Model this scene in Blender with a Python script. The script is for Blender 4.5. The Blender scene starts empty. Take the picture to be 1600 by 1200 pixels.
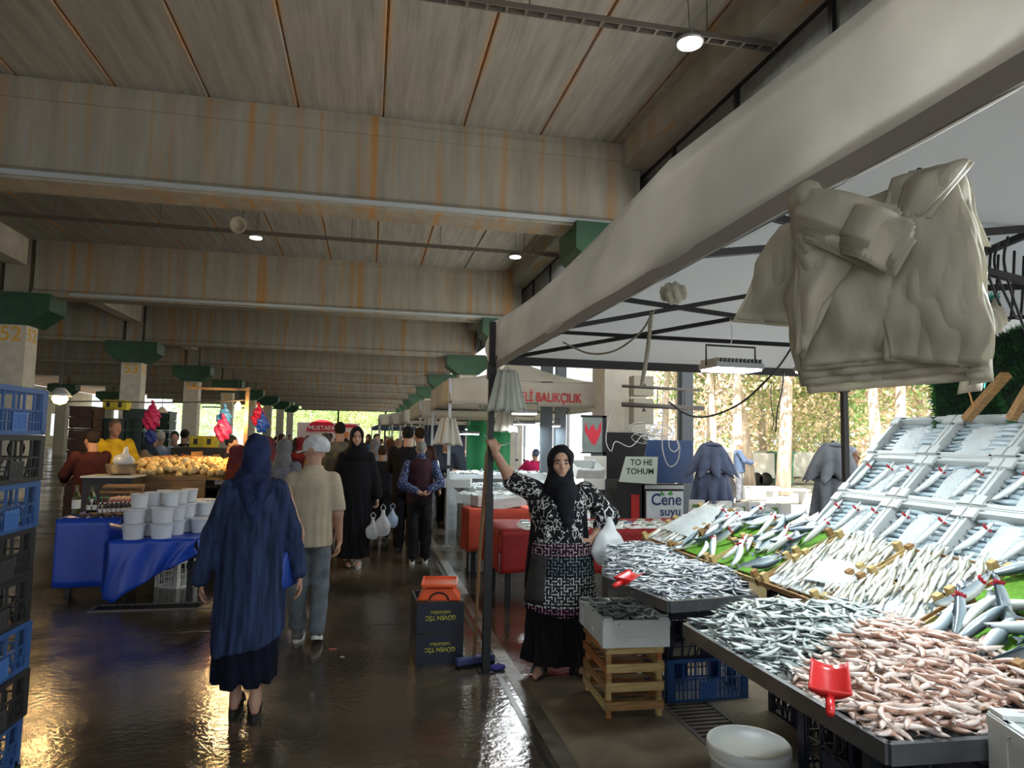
import bpy, math, random
import numpy as np
from mathutils import Vector, Matrix, Euler
R = math.radians; PI = math.pi
random.seed(7); rng = np.random.default_rng(11)
C = bpy.context.scene.collection
SC = bpy.context.scene

# ---------------------------------------------------------------- camera
CAMH = 1.64; FPX = 1060.0
YAW, PITCH, ROLL = R(11.86856), R(4.68745), R(1.0)
_f = np.array([math.sin(YAW)*math.cos(PITCH), math.cos(YAW)*math.cos(PITCH), math.sin(PITCH)])
_r = np.array([math.cos(YAW), -math.sin(YAW), 0.]); _u = np.cross(_r, _f)
CR = math.cos(ROLL)*_r + math.sin(ROLL)*_u
CU = -math.sin(ROLL)*_r + math.cos(ROLL)*_u
CF = _f
cam = bpy.data.cameras.new('camera'); camo = bpy.data.objects.new('camera', cam); C.objects.link(camo)
cam.sensor_width = 36; cam.lens = FPX*36/1600; cam.clip_end = 400; cam.clip_start = .05
camo.matrix_world = Matrix(((CR[0], CU[0], -CF[0], 0), (CR[1], CU[1], -CF[1], 0), (CR[2], CU[2], -CF[2], CAMH), (0, 0, 0, 1)))
SC.camera = camo

# ---------------------------------------------------------------- world, sun, exposure
SC.view_settings.view_transform = 'Standard'; SC.view_settings.look = 'None'
SC.view_settings.gamma = 1.0; SC.view_settings.use_curve_mapping = False
SC.view_settings.exposure = 0.0
W = bpy.data.worlds.new('world'); SC.world = W; W.use_nodes = True
nt = W.node_tree; nt.nodes.clear()
_o = nt.nodes.new('ShaderNodeOutputWorld'); _b = nt.nodes.new('ShaderNodeBackground')
_s = nt.nodes.new('ShaderNodeTexSky'); _s.sky_type = 'HOSEK_WILKIE'; _s.turbidity = 5.0; _s.ground_albedo = .4
SUN_DIR = Vector((-0.3, -0.5, 0.8)).normalized()
_s.sun_direction = SUN_DIR
_m = nt.nodes.new('ShaderNodeMixRGB'); _m.inputs[0].default_value = .7; _m.inputs[2].default_value = (.92, .97, 1, 1)
nt.links.new(_s.outputs[0], _m.inputs[1]); nt.links.new(_m.outputs[0], _b.inputs[0]); nt.links.new(_b.outputs[0], _o.inputs[0])
_b.inputs[1].default_value = 1.7
_sl = bpy.data.lights.new('sun', 'SUN'); _sl.energy = 26.0; _sl.angle = R(1.0); _sl.color = (1, .93, .82)
_so = bpy.data.objects.new('sun', _sl); C.objects.link(_so)
_so.rotation_euler = (-SUN_DIR).to_track_quat('-Z', 'Y').to_euler()

# ---------------------------------------------------------------- measuring rays: pixel -> a point on a real plane
def _ray(px, py): return CR*(px-800)/FPX - CU*(py-600)/FPX + CF
def gz(px, py, z=0.):
    d = _ray(px, py); t = (z-CAMH)/d[2]; return Vector((d[0]*t, d[1]*t, z))
def gy(px, py, Y):
    d = _ray(px, py); t = Y/d[1]; return Vector((d[0]*t, Y, CAMH+d[2]*t))

# ---------------------------------------------------------------- object helpers
def tag(o, label=None, cat=None, group=None, kind=None):
    if label: o['label'] = label
    if cat: o['category'] = cat
    if group: o['group'] = group
    if kind: o['kind'] = kind
    return o
def thing(name, label, cat, loc=(0, 0, 0), rz=0, group=None):
    o = bpy.data.objects.new(name, None); C.objects.link(o); o.location = loc
    o.rotation_euler = (0, 0, rz); o.empty_display_size = .1
    return tag(o, label, cat, group)
def linkobj(name, me, parent=None, loc=None, rot=None):
    o = bpy.data.objects.new(name, me); C.objects.link(o)
    if parent is not None: o.parent = parent
    if loc is not None: o.location = loc
    if rot is not None: o.rotation_euler = rot
    return o
def mkmesh(name, V, F, mats, smooth=False, mi=None, col=None):
    me = bpy.data.meshes.new(name)
    me.from_pydata([tuple(v) for v in V] if not isinstance(V, np.ndarray) else V.tolist(), [], F if isinstance(F, list) else F.tolist())
    for m in (mats if isinstance(mats, (list, tuple)) else [mats]): me.materials.append(m)
    if mi is not None: me.polygons.foreach_set('material_index', np.asarray(mi, dtype=np.int32))
    if smooth: me.polygons.foreach_set('use_smooth', np.ones(len(me.polygons), dtype=bool))
    if col is not None:
        a = me.color_attributes.new('col', 'FLOAT_COLOR', 'POINT')
        c = np.ones((len(V), 4), dtype=np.float32); c[:, :3] = col; a.data.foreach_set('color', c.ravel())
    me.update(); return me
def rotm(rot):
    return np.array(Euler(rot).to_matrix())
class MB:
    def __init__(s): s.V = []; s.F = []; s.M = []; s.n = 0
    def add(s, V, F, m=0):
        V = np.asarray(V, float); s.V.append(V); s.F += [tuple(int(i)+s.n for i in f) for f in F]; s.M += [m]*len(F); s.n += len(V); return s
    def box(s, c, d, rot=None, m=0, taper=None):
        x, y, z = d[0]/2, d[1]/2, d[2]/2
        V = np.array([(-x, -y, -z), (x, -y, -z), (x, y, -z), (-x, y, -z), (-x, -y, z), (x, -y, z), (x, y, z), (-x, y, z)])
        if taper: V[:4, 0] *= taper; V[:4, 1] *= taper
        if rot is not None: V = V @ rotm(rot).T
        return s.add(V+np.array(c), [(0, 3, 2, 1), (4, 5, 6, 7), (0, 1, 5, 4), (1, 2, 6, 5), (2, 3, 7, 6), (3, 0, 4, 7)], m)
    def bb(s, a, b, m=0):
        a = np.array(a, float); b = np.array(b, float); return s.box((a+b)/2, np.abs(b-a), m=m)
    def tube(s, P, r, n=8, m=0, caps=True):
        P = [np.array(p, float) for p in P]; k = len(P); rr = r if isinstance(r, (list, tuple)) else [r]*k
        V = []; up0 = None
        for i in range(k):
            t = P[min(i+1, k-1)]-P[max(i-1, 0)]; t /= (np.linalg.norm(t)+1e-9)
            if up0 is None: up0 = np.array((0, 0, 1.)) if abs(t[2]) < .9 else np.array((1., 0, 0))
            a = np.cross(t, up0); a /= (np.linalg.norm(a)+1e-9); b = np.cross(a, t); up0 = b
            for j in range(n):
                w = 2*PI*j/n+PI/n; V.append(P[i]+rr[i]*(math.cos(w)*a+math.sin(w)*b))
        F = [(i*n+j, i*n+(j+1) % n, (i+1)*n+(j+1) % n, (i+1)*n+j) for i in range(k-1) for j in range(n)]
        if caps: F += [tuple(range(n-1, -1, -1)), tuple((k-1)*n+j for j in range(n))]
        return s.add(V, F, m)
    def bar(s, a, b, w, h=None, m=0):
        return s.tube([a, b], w*.7071, 4, m)
    def lathe(s, prof, n=20, c=(0, 0, 0), m=0, caps=True):
        V = [(c[0]+r*math.cos(2*PI*j/n), c[1]+r*math.sin(2*PI*j/n), c[2]+z) for r, z in prof for j in range(n)]
        k = len(prof)
        F = [(i*n+j, i*n+(j+1) % n, (i+1)*n+(j+1) % n, (i+1)*n+j) for i in range(k-1) for j in range(n)]
        if caps: F += [tuple(range(n-1, -1, -1)), tuple((k-1)*n+j for j in range(n))]
        return s.add(V, F, m)
    def prism(s, poly, a, b, axis='y', m=0):
        # poly: list of 2D points; axis y -> (x,z); axis x -> (y,z); axis z -> (x,y)
        n = len(poly); V = []
        for q in (a, b):
            for (u, v) in poly:
                V.append((u, q, v) if axis == 'y' else ((q, u, v) if axis == 'x' else (u, v, q)))
        F = [tuple(range(n)), tuple(range(2*n-1, n-1, -1))]+[(i, i+n, (i+1) % n+n, (i+1) % n) for i in range(n)]
        return s.add(V, F, m)
    def grid(s, fn, nu, nv, m=0, thick=None):
        V = [fn(i/nu, j/nv) for i in range(nu+1) for j in range(nv+1)]
        F = [(i*(nv+1)+j, (i+1)*(nv+1)+j, (i+1)*(nv+1)+j+1, i*(nv+1)+j+1) for i in range(nu) for j in range(nv)]
        return s.add(V, F, m)
    def mesh(s, name, mats, smooth=False):
        V = np.concatenate(s.V) if s.V else np.zeros((0, 3))
        return mkmesh(name, V, s.F, mats, smooth, s.M)
    def build(s, name, mats, parent=None, smooth=False, loc=None, rot=None, bevel=0, solid=0):
        o = linkobj(name, s.mesh(name, mats, smooth), parent, loc, rot)
        if solid: q = o.modifiers.new('s', 'SOLIDIFY'); q.thickness = solid; q.offset = 0
        if bevel: q = o.modifiers.new('b', 'BEVEL'); q.width = bevel; q.segments = 2; q.limit_method = 'ANGLE'
        return o
def copy_tree(o, loc=None, rz=None, label=None, group=None):
    r = o.copy(); C.objects.link(r)
    for ch in o.children:
        c = ch.copy(); C.objects.link(c); c.parent = r
        for g in ch.children:
            d = g.copy(); C.objects.link(d); d.parent = c
    if loc is not None: r.location = loc
    if rz is not None: r.rotation_euler = (0, 0, rz)
    if label: r['label'] = label
    if group: r['group'] = group
    return r

# ---------------------------------------------------------------- materials
MATS = {}
def mat(name, col=(.5, .5, .5), rough=.6, metal=0., var=0., scale=8., bump=0., bscale=None, stretch=(1, 1, 1), col2=None,
        emit=0., trans=0., alpha=1., attr=False, coat=0., spec=.5, translucent=0., sss=0., thr=(.35, .65)):
    if name in MATS: return MATS[name]
    m = bpy.data.materials.new(name); m.use_nodes = True; t = m.node_tree; N = t.nodes; L = t.links
    p = N['Principled BSDF']; p.inputs['Base Color'].default_value = (*col, 1); p.inputs['Roughness'].default_value = rough
    p.inputs['Metallic'].default_value = metal; p.inputs['Specular IOR Level'].default_value = spec
    if coat: p.inputs['Coat Weight'].default_value = coat; p.inputs['Coat Roughness'].default_value = .12
    if trans: p.inputs['Transmission Weight'].default_value = trans
    if sss: p.inputs['Subsurface Weight'].default_value = sss; p.inputs['Subsurface Radius'].default_value = (.02, .008, .005)
    if emit: p.inputs['Emission Color'].default_value = (*col, 1); p.inputs['Emission Strength'].default_value = emit
    if alpha < 1: p.inputs['Alpha'].default_value = alpha
    tc = N.new('ShaderNodeTexCoord'); mp = N.new('ShaderNodeMapping'); mp.inputs['Scale'].default_value = stretch
    L.new(tc.outputs['Object'], mp.inputs[0])
    src = None
    if attr:
        a = N.new('ShaderNodeAttribute'); a.attribute_name = 'col'; L.new(a.outputs['Color'], p.inputs['Base Color']); src = a.outputs['Color']
    if var or col2:
        n = N.new('ShaderNodeTexNoise'); n.inputs['Scale'].default_value = scale; n.inputs['Detail'].default_value = 6; L.new(mp.outputs[0], n.inputs[0])
        r = N.new('ShaderNodeValToRGB'); c2 = col2 or tuple(max(0, c*(1-var)) for c in col)
        c1 = col if col2 else tuple(min(1, c*(1+var*.5)) for c in col)
        r.color_ramp.elements[0].position = thr[0]; r.color_ramp.elements[1].position = thr[1]
        r.color_ramp.elements[0].color = (*c2, 1); r.color_ramp.elements[1].color = (*c1, 1)
        L.new(n.outputs[0], r.inputs[0]); L.new(r.outputs[0], p.inputs['Base Color']); src = r.outputs[0]
    if bump:
        n2 = N.new('ShaderNodeTexNoise'); n2.inputs['Scale'].default_value = bscale or scale*3; n2.inputs['Detail'].default_value = 5; L.new(mp.outputs[0], n2.inputs[0])
        b = N.new('ShaderNodeBump'); b.inputs['Strength'].default_value = bump; b.inputs['Distance'].default_value = .02
        L.new(n2.outputs[0], b.inputs['Height']); L.new(b.outputs[0], p.inputs['Normal'])
    if translucent:
        tr = N.new('ShaderNodeBsdfTranslucent'); mx = N.new('ShaderNodeMixShader'); mx.inputs[0].default_value = translucent
        if src: L.new(src, tr.inputs[0])
        else: tr.inputs[0].default_value = (*col, 1)
        L.new(p.outputs[0], mx.inputs[1]); L.new(tr.outputs[0], mx.inputs[2]); L.new(mx.outputs[0], N['Material Output'].inputs[0])
    MATS[name] = m; return m
def nodes_of(m): return m.node_tree.nodes, m.node_tree.links, m.node_tree.nodes['Principled BSDF']
def text(name, body, size, mtl, parent, loc, rot=(PI/2, 0, 0), ext=.002, sx=1., align='CENTER'):
    cu = bpy.data.curves.new(name, 'FONT'); cu.body = body; cu.size = size; cu.extrude = ext; cu.align_x = align; cu.align_y = 'CENTER'; cu.offset = size*.012
    o = bpy.data.objects.new('tmp', cu); me = bpy.data.meshes.new_from_object(o); me.name = name
    me.materials.clear(); me.materials.append(mtl)
    bpy.data.objects.remove(o)
    q = linkobj(name, me, parent, loc, rot); q.scale = (sx, 1, 1); return q

# ---------------------------------------------------------------- implicit surfaces (surface nets) for bodies and cloth
def _bbox(p):
    if p[0] == 'c': a, b = np.array(p[1]), np.array(p[2]); r = max(p[3], p[4]); return np.minimum(a, b)-r, np.maximum(a, b)+r
    if p[0] == 'e': c = np.array(p[1]); r = max(p[2]) if len(p) > 3 and p[3] is not None else np.array(p[2]); return c-r, c+r
    if p[0] == 'l':
        q = np.array(p[1]); return np.array((min(q[:, 1]-q[:, 3]), min(q[:, 2]-q[:, 4]), q[:, 0].min())), np.array((max(q[:, 1]+q[:, 3]), max(q[:, 2]+q[:, 4]), q[:, 0].max()))
def _ev(p, X, Y, Z):
    if p[0] == 'c':
        a = np.array(p[1], np.float32); b = np.array(p[2], np.float32); ab = b-a; L = float(ab@ab)+1e-9
        t = np.clip(((X-a[0])*ab[0]+(Y-a[1])*ab[1]+(Z-a[2])*ab[2])/L, 0, 1)
        return np.sqrt((X-a[0]-t*ab[0])**2+(Y-a[1]-t*ab[1])**2+(Z-a[2]-t*ab[2])**2)-(p[3]+t*(p[4]-p[3]))
    if p[0] == 'e':
        c = p[1]; r = p[2]; x, y, z = X-c[0], Y-c[1], Z-c[2]
        if len(p) > 3 and p[3] is not None:
            M = rotm(p[3]).T; x, y, z = M[0, 0]*x+M[0, 1]*y+M[0, 2]*z, M[1, 0]*x+M[1, 1]*y+M[1, 2]*z, M[2, 0]*x+M[2, 1]*y+M[2, 2]*z
        k0 = np.sqrt((x/r[0])**2+(y/r[1])**2+(z/r[2])**2); k1 = np.sqrt((x/r[0]**2)**2+(y/r[1]**2)**2+(z/r[2]**2)**2)+1e-6
        return k0*(k0-1)/k1
    q = np.array(sorted(p[1])); z1 = Z[0, 0, :] if Z.ndim == 3 else Z
    f = [np.interp(z1, q[:, 0], q[:, i]).astype(np.float32) for i in (1, 2, 3, 4)]
    m = np.minimum(f[2], f[3])
    d = (np.sqrt(((X-f[0])/f[2])**2+((Y-f[1])/f[3])**2)-1)*m
    return np.maximum(d, np.maximum(q[0, 0]-Z, Z-q[-1, 0]))
def sdf(prims, vox, k=.02, post=None, cut=None, pad=.03):
    """prims: ('c',a,b,ra,rb) ('e',c,r,rot) ('l',[(z,cx,cy,rx,ry)..]); a leading '-' subtracts. -> V, F"""
    P = []
    for p in prims:
        sgn = 1
        if p[0] == '-': sgn = -1; p = p[1]
        P.append((sgn, p))
    bs = [_bbox(p) for s, p in P if s > 0]
    lo = np.min([b[0] for b in bs], 0)-pad; hi = np.max([b[1] for b in bs], 0)+pad
    ax = [np.arange(lo[i], hi[i]+vox, vox, dtype=np.float32) for i in range(3)]
    D = np.full([len(a) for a in ax], .3, np.float32)
    for s, p in P:
        b0, b1 = _bbox(p); mg = k*2+vox*3+.02
        sl = []
        for i in range(3):
            i0 = max(0, int((b0[i]-mg-lo[i])/vox)); i1 = min(len(ax[i]), int((b1[i]+mg-lo[i])/vox)+2); sl.append(slice(i0, max(i0+1, i1)))
        X = ax[0][sl[0]][:, None, None]; Y = ax[1][sl[1]][None, :, None]; Z = ax[2][sl[2]][None, None, :]
        d = _ev(p, X, Y, Z); o = D[tuple(sl)]
        if s > 0:
            h = np.clip(.5+.5*(o-d)/k, 0, 1); D[tuple(sl)] = o*(1-h)+d*h-k*h*(1-h)
        else:
            kk = min(k, .008); h = np.clip(.5-.5*(o+d)/kk, 0, 1); D[tuple(sl)] = o*(1-h)+(-d)*h+kk*h*(1-h)
    X = ax[0][:, None, None]; Y = ax[1][None, :, None]; Z = ax[2][None, None, :]
    if post is not None: D = (D+post(X, Y, Z)).astype(np.float32)
    if cut is not None: D = np.maximum(D, cut(X, Y, Z)).astype(np.float32)
    return nets(D, lo, vox)
def nets(D, lo, vox):
    ins = D < 0; n = D.shape
    cnt = np.zeros([n[0]-1, n[1]-1, n[2]-1], np.int8)
    sub = lambda A, dx, dy, dz: A[dx:n[0]-1+dx, dy:n[1]-1+dy, dz:n[2]-1+dz]
    for c in ((0,0,0),(1,0,0),(0,1,0),(1,1,0),(0,0,1),(1,0,1),(0,1,1),(1,1,1)): cnt += sub(ins, *c)
    I = np.argwhere((cnt > 0) & (cnt < 8)); idx = -np.ones(cnt.shape, np.int64); idx[tuple(I.T)] = np.arange(len(I))
    acc = np.zeros((len(I), 3)); w = np.zeros(len(I))
    cs = [(0,0,0),(1,0,0),(0,1,0),(1,1,0),(0,0,1),(1,0,1),(0,1,1),(1,1,1)]
    for a in range(8):
        for b in range(a+1, 8):
            if sum(abs(np.array(cs[a])-cs[b])) != 1: continue
            da = D[tuple((I+cs[a]).T)]; db = D[tuple((I+cs[b]).T)]; mk = (da < 0) != (db < 0)
            t = np.where(mk, da/(da-db+1e-12), 0)[:, None]
            acc += np.where(mk[:, None], np.array(cs[a])*(1-t)+np.array(cs[b])*t, 0); w += mk
    V = (I+acc/w[:, None])*vox+lo
    F = []
    for ax_ in range(3):
        s0 = [slice(None)]*3; s1 = [slice(None)]*3; s0[ax_] = slice(0, -1); s1[ax_] = slice(1, None)
        E = np.argwhere(ins[tuple(s0)] != ins[tuple(s1)]); u, v = (ax_+1) % 3, (ax_+2) % 3
        E = E[(E[:, u] > 0) & (E[:, v] > 0) & (E[:, u] < n[u]-1) & (E[:, v] < n[v]-1)]
        fl = ins[tuple(E.T)]
        eu = np.zeros(3, int); eu[u] = 1; ev = np.zeros(3, int); ev[v] = 1
        q = np.stack([idx[tuple((E-eu-ev).T)], idx[tuple((E-ev).T)], idx[tuple(E.T)], idx[tuple((E-eu).T)]], 1)
        q[~fl] = q[~fl][:, ::-1]; F.append(q)
    return V, np.concatenate(F)
def sdf_obj(name, prims, vox, mtl, parent=None, k=.02, post=None, cut=None, extra=None):
    V, F = sdf(prims, vox, k, post, cut)
    if extra:
        for (pp, vv, kk) in extra:
            V2, F2 = sdf(pp, vv, kk); F = np.concatenate([F, F2+len(V)]); V = np.concatenate([V, V2])
    return linkobj(name, mkmesh(name, V, F, mtl, True), parent)
# ================================================================ SETTING
M_floor = mat('wet_concrete', (.1, .085, .065), .35)
def _fl(m):
    N, L, p = nodes_of(m); tc = N.new('ShaderNodeTexCoord')
    n = N.new('ShaderNodeTexNoise'); n.inputs['Scale'].default_value = .55; n.inputs['Detail'].default_value = 9; n.inputs['Roughness'].default_value = .62
    n2 = N.new('ShaderNodeTexNoise'); n2.inputs['Scale'].default_value = 22; n2.inputs['Detail'].default_value = 8
    L.new(tc.outputs['Object'], n.inputs[0]); L.new(tc.outputs['Object'], n2.inputs[0])
    r = N.new('ShaderNodeValToRGB'); e = r.color_ramp.elements; e[0].position = .36; e[0].color = (.03, .024, .018, 1); e[1].position = .66; e[1].color = (.105, .084, .058, 1)
    L.new(n.outputs[0], r.inputs[0])
    mx = N.new('ShaderNodeMixRGB'); mx.blend_type = 'MULTIPLY'; mx.inputs[0].default_value = .6; L.new(r.outputs[0], mx.inputs[1])
    r3 = N.new('ShaderNodeValToRGB'); r3.color_ramp.elements[0].position = .3; r3.color_ramp.elements[0].color = (.55, .55, .55, 1); r3.color_ramp.elements[1].position = .65; L.new(n2.outputs[0], r3.inputs[0])
    L.new(r3.outputs[0], mx.inputs[2]); L.new(mx.outputs[0], p.inputs['Base Color'])
    r2 = N.new('ShaderNodeValToRGB'); e = r2.color_ramp.elements; e[0].position = .42; e[0].color = (.07, .07, .07, 1); e[1].position = .7; e[1].color = (.38, .38, .38, 1)
    L.new(n.outputs[0], r2.inputs[0]); L.new(r2.outputs[0], p.inputs['Roughness'])
    b = N.new('ShaderNodeBump'); b.inputs['Strength'].default_value = .22; b.inputs['Distance'].default_value = .012; L.new(n2.outputs[0], b.inputs['Height']); L.new(b.outputs[0], p.inputs['Normal'])
    p.inputs['Specular IOR Level'].default_value = .6
_fl(M_floor)
M_dry = mat('outdoor_paving', (.5, .49, .46), .8, var=.25, scale=3)
M_conc = mat('ceiling_concrete', (.26, .235, .2), .85)
def _pc(m, base, dark, rust, mode):
    N, L, p = nodes_of(m); tc = N.new('ShaderNodeTexCoord'); mp = N.new('ShaderNodeMapping')
    mp.inputs['Scale'].default_value = (5.5, .35, 1) if mode == 'panel' else (2.2, 1, .25)
    src = tc.outputs['Object']; L.new(src, mp.inputs[0])
    n = N.new('ShaderNodeTexNoise'); n.inputs['Scale'].default_value = 1.6; n.inputs['Detail'].default_value = 9; n.inputs['Roughness'].default_value = .65; L.new(mp.outputs[0], n.inputs[0])
    r = N.new('ShaderNodeValToRGB'); e = r.color_ramp.elements; e[0].position = .3; e[0].color = (*dark, 1); e[1].position = .68; e[1].color = (*base, 1); L.new(n.outputs[0], r.inputs[0])
    out = r.outputs[0]
    mp2 = N.new('ShaderNodeMapping'); mp2.inputs['Scale'].default_value = (6.5, 1, .12) if mode == 'beam' else (.5, .5, .5)
    oi = N.new('ShaderNodeObjectInfo'); va = N.new('ShaderNodeVectorMath'); va.operation = 'ADD'; L.new(src, va.inputs[0])
    L.new(oi.outputs['Location'], va.inputs[1]); L.new(va.outputs[0], mp2.inputs[0])
    n2 = N.new('ShaderNodeTexNoise'); n2.inputs['Scale'].default_value = 1.0 if mode == 'beam' else 1.2; n2.inputs['Detail'].default_value = 4; L.new(mp2.outputs[0], n2.inputs[0])
    r2 = N.new('ShaderNodeValToRGB'); e = r2.color_ramp.elements
    e[0].position = .53 if mode == 'beam' else .36; e[0].color = (0, 0, 0, 1); e[1].position = .7 if mode == 'beam' else .65; e[1].color = (1, 1, 1, 1); L.new(n2.outputs[0], r2.inputs[0])
    fac = r2.outputs[0]
    if mode == 'panel':   # rust only along the long edges of the panel
        sp = N.new('ShaderNodeSeparateXYZ'); L.new(src, sp.inputs[0]); ab = N.new('ShaderNodeMath'); ab.operation = 'ABSOLUTE'; L.new(sp.outputs[0], ab.inputs[0])
        mr = N.new('ShaderNodeMapRange'); mr.inputs[1].default_value = .53; mr.inputs[2].default_value = .6; L.new(ab.outputs[0], mr.inputs[0])
        ml = N.new('ShaderNodeMath'); ml.operation = 'MULTIPLY'; L.new(mr.outputs[0], ml.inputs[0]); L.new(fac, ml.inputs[1]); fac = ml.outputs[0]
    else:
        ml = N.new('ShaderNodeMath'); ml.operation = 'MULTIPLY'; ml.inputs[1].default_value = .9; L.new(fac, ml.inputs[0]); fac = ml.outputs[0]
    mx = N.new('ShaderNodeMixRGB'); L.new(fac, mx.inputs[0]); L.new(out, mx.inputs[1]); mx.inputs[2].default_value = (*rust, 1); L.new(mx.outputs[0], p.inputs['Base Color'])
    b = N.new('ShaderNodeBump'); b.inputs['Strength'].default_value = .25; b.inputs['Distance'].default_value = .02; L.new(n.outputs[0], b.inputs['Height']); L.new(b.outputs[0], p.inputs['Normal'])
_pc(M_conc, (.33, .325, .305), (.185, .18, .165), (.42, .2, .06), 'panel')
M_beam = mat('beam_concrete', (.3, .27, .22), .85); _pc(M_beam, (.315, .3, .262), (.2, .188, .16), (.34, .17, .04), 'beam')
M_col = mat('column_paint', (.62, .58, .5), .7, var=.12, scale=4)
M_green = mat('capital_green', (.008, .062, .026), .5, var=.25, scale=3)
M_dark = mat('dark_steel', (.006, .007, .009), .55)
M_galv = mat('galvanised', (.42, .44, .45), .45, metal=.5)
M_num = mat('number_yellow', (.72, .4, .05), .7)
M_rust = mat('joint_rust', (.36, .18, .06), .9, var=.5, scale=5)
M_whiteconc = mat('pale_concrete', (.5, .47, .41), .85, var=.2, scale=2)
M_facade = mat('clerestory_sheet', (.12, .13, .13), .6, var=.2)

def struct(o): o['kind'] = 'structure'; return o
# floor: indoor slab and outdoor paving
f = MB(); f.bb((-34, -14, -.2), (4.9, 95, 0)); struct(f.build('floor', M_floor))
f = MB(); f.bb((4.9, -14, -.22), (90, 95, -.02)); f.bb((-90, -14, -.22), (-34, 95, -.02)); f.bb((-90, 95, -.22), (90, 170, -.02)); struct(f.build('paving', M_dry))
# floor joints / shallow gutter line in the slab beside the stalls
M_gut = mat('gutter_concrete', (.12, .105, .08), .35, var=.4, scale=6, bump=.4)
g = MB(); g.bb((1.0, .2, -.05), (1.1, 14, .003)); struct(g.build('trim_1', M_gut))
M_semi = mat('drier_concrete', (.17, .135, .09), .6, var=.35, scale=4, bump=.3, bscale=60)
g = MB(); g.bb((1.1, .2, -.05), (3.4, 4.7, .004)); struct(g.build('trim_4', M_semi))
g = MB(); g.bb((.93, 1.2, -.05), (.965, 60, .0035)); struct(g.build('trim_2', mat('gutter_dark', (.02, .018, .015), .3)))
g = MB()
for y in (3.0, 6.2, 12.4, 16): g.bb((-8, y, -.05), (.93, y+.012, .003))
struct(g.build('trim_3', MATS['gutter_dark']))

BAY = 8.7; YB = [1.3+BAY*i for i in range(0, 11)]      # front faces of the cross beams
ZC = 6.42
# ceiling: one sheet above, hollow-core panels as pieces
cs = MB(); cs.bb((-34, -8, ZC+.03), (4.4, 94, ZC+.3)); ceil = struct(cs.build('ceiling', M_rust))
pm = MB(); pm.prism([(-.6, ZC+.04), (-.6, ZC+.02), (-.585, ZC), (.585, ZC), (.6, ZC+.02), (.6, ZC+.04)], 0, BAY-.02)
pmesh = pm.mesh('panel', M_conc)
xs = [-1.16+1.217*(k+.5) for k in range(-19, 4)]
for yi, y in enumerate([-7.4]+YB[:-1]):
    for x in xs:
        if yi > 4 and x < -12: continue
        linkobj('panel', pmesh, ceil, (x, y+.01, -.0), None)
# far part joined
fp = MB()
for y in YB[4:-1]:
    for x in [q for q in xs if q < -12]+[-24.4-1.217*k for k in range(8)]:
        fp.bb((x-.585, y+.01, ZC), (x+.585, y+BAY-.01, ZC+.035))
for y in [-7.4]+YB[:4]:
    for x in [-24.9-1.217*k for k in range(8)]: fp.bb((x-.585, y+.01, ZC), (x+.585, y+BAY-.01, ZC+.035))
fl_ = MB(); fl_.bb((-.085, 0, ZC+.001), (.085, BAY-.02, ZC+.04)); flm = fl_.mesh('filler_strip', M_beam)
for y in [-7.4]+YB[:-1]: linkobj('filler_strip', flm, ceil, (3.8, y+.01, 0))
o = fp.build('panel', M_conc, ceil); o['kind'] = 'stuff'
# cross beams
def beam(x0, x1, y):
    b = thing('cross_beam', None, None, ((x0+x1)/2, y, 0)); struct(b); del_ = (x1-x0)/2
    w = MB(); w.prism([(.0, ZC), (.0, 5.18), (-.07, 5.1), (-.07, 4.98), (.5, 4.98), (.5, 5.1), (.43, 5.18), (.43, ZC)], -del_, del_, 'x'); w.build('web', M_beam, b)
    w = MB(); w.bb((-del_, -.025, 6.12), (del_, .005, 6.3)); w.build('ledge', M_beam, b)
    return b
for i, y in enumerate(YB):
    beam(-8.25, 4.0, y)
    if i < 10: beam(-20.9, -9.05, y)
    if i in (1, 2, 3, 4): beam(-33.5, -21.7, y)
# conduit under first two beams
for y, x0 in ((10, -8.2), (18.7, -7.4)):
    g = MB(); g.box(((x0+3.9)/2, y-.1, 5.05), (3.9-x0, .06, .07)); g.box((-1.2, y-.135, 5.05), (5.2, .02, .05)); struct(g.build('conduit', mat('conduit_grey', (.33, .37, .39), .5)))
# longitudinal gutter beams on the column lines
for x in (-8.65, -21.3):
    for y in YB[:-1]:
        g = MB(); g.bb((x-.22, y+.5, 5.75), (x+.22, y+BAY, ZC)); struct(g.build('gutter_beam', M_whiteconc))
g = MB(); g.bb((3.86, -7, 6.02), (4.3, 94, ZC)); struct(g.build('edge_beam', M_beam))
# clerestory strip on the right side
cl = thing('clerestory', None, None, (4.28, 0, 0)); struct(cl)
g = MB(); g.bb((0, -6, 5.22), (.07, 92, 5.3)); g.bb((0, -6, 5.98), (.07, 92, 6.06)); g.build('rail', M_dark, cl)
pm_ = MB(); pm_.bb((-.02, 0, 5.3), (.06, .06, 6.0)); pmm = pm_.mesh('mullion', M_dark)
sm_ = MB(); sm_.bb((.03, .07, 5.3), (.045, 1.78, 6.0)); smm = sm_.mesh('sheet', M_facade)
for k in range(40): linkobj('mullion', pmm, cl, (0, -5+k*1.75, 0)); linkobj('sheet', smm, cl, (0, -5+k*1.75, 0))

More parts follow.
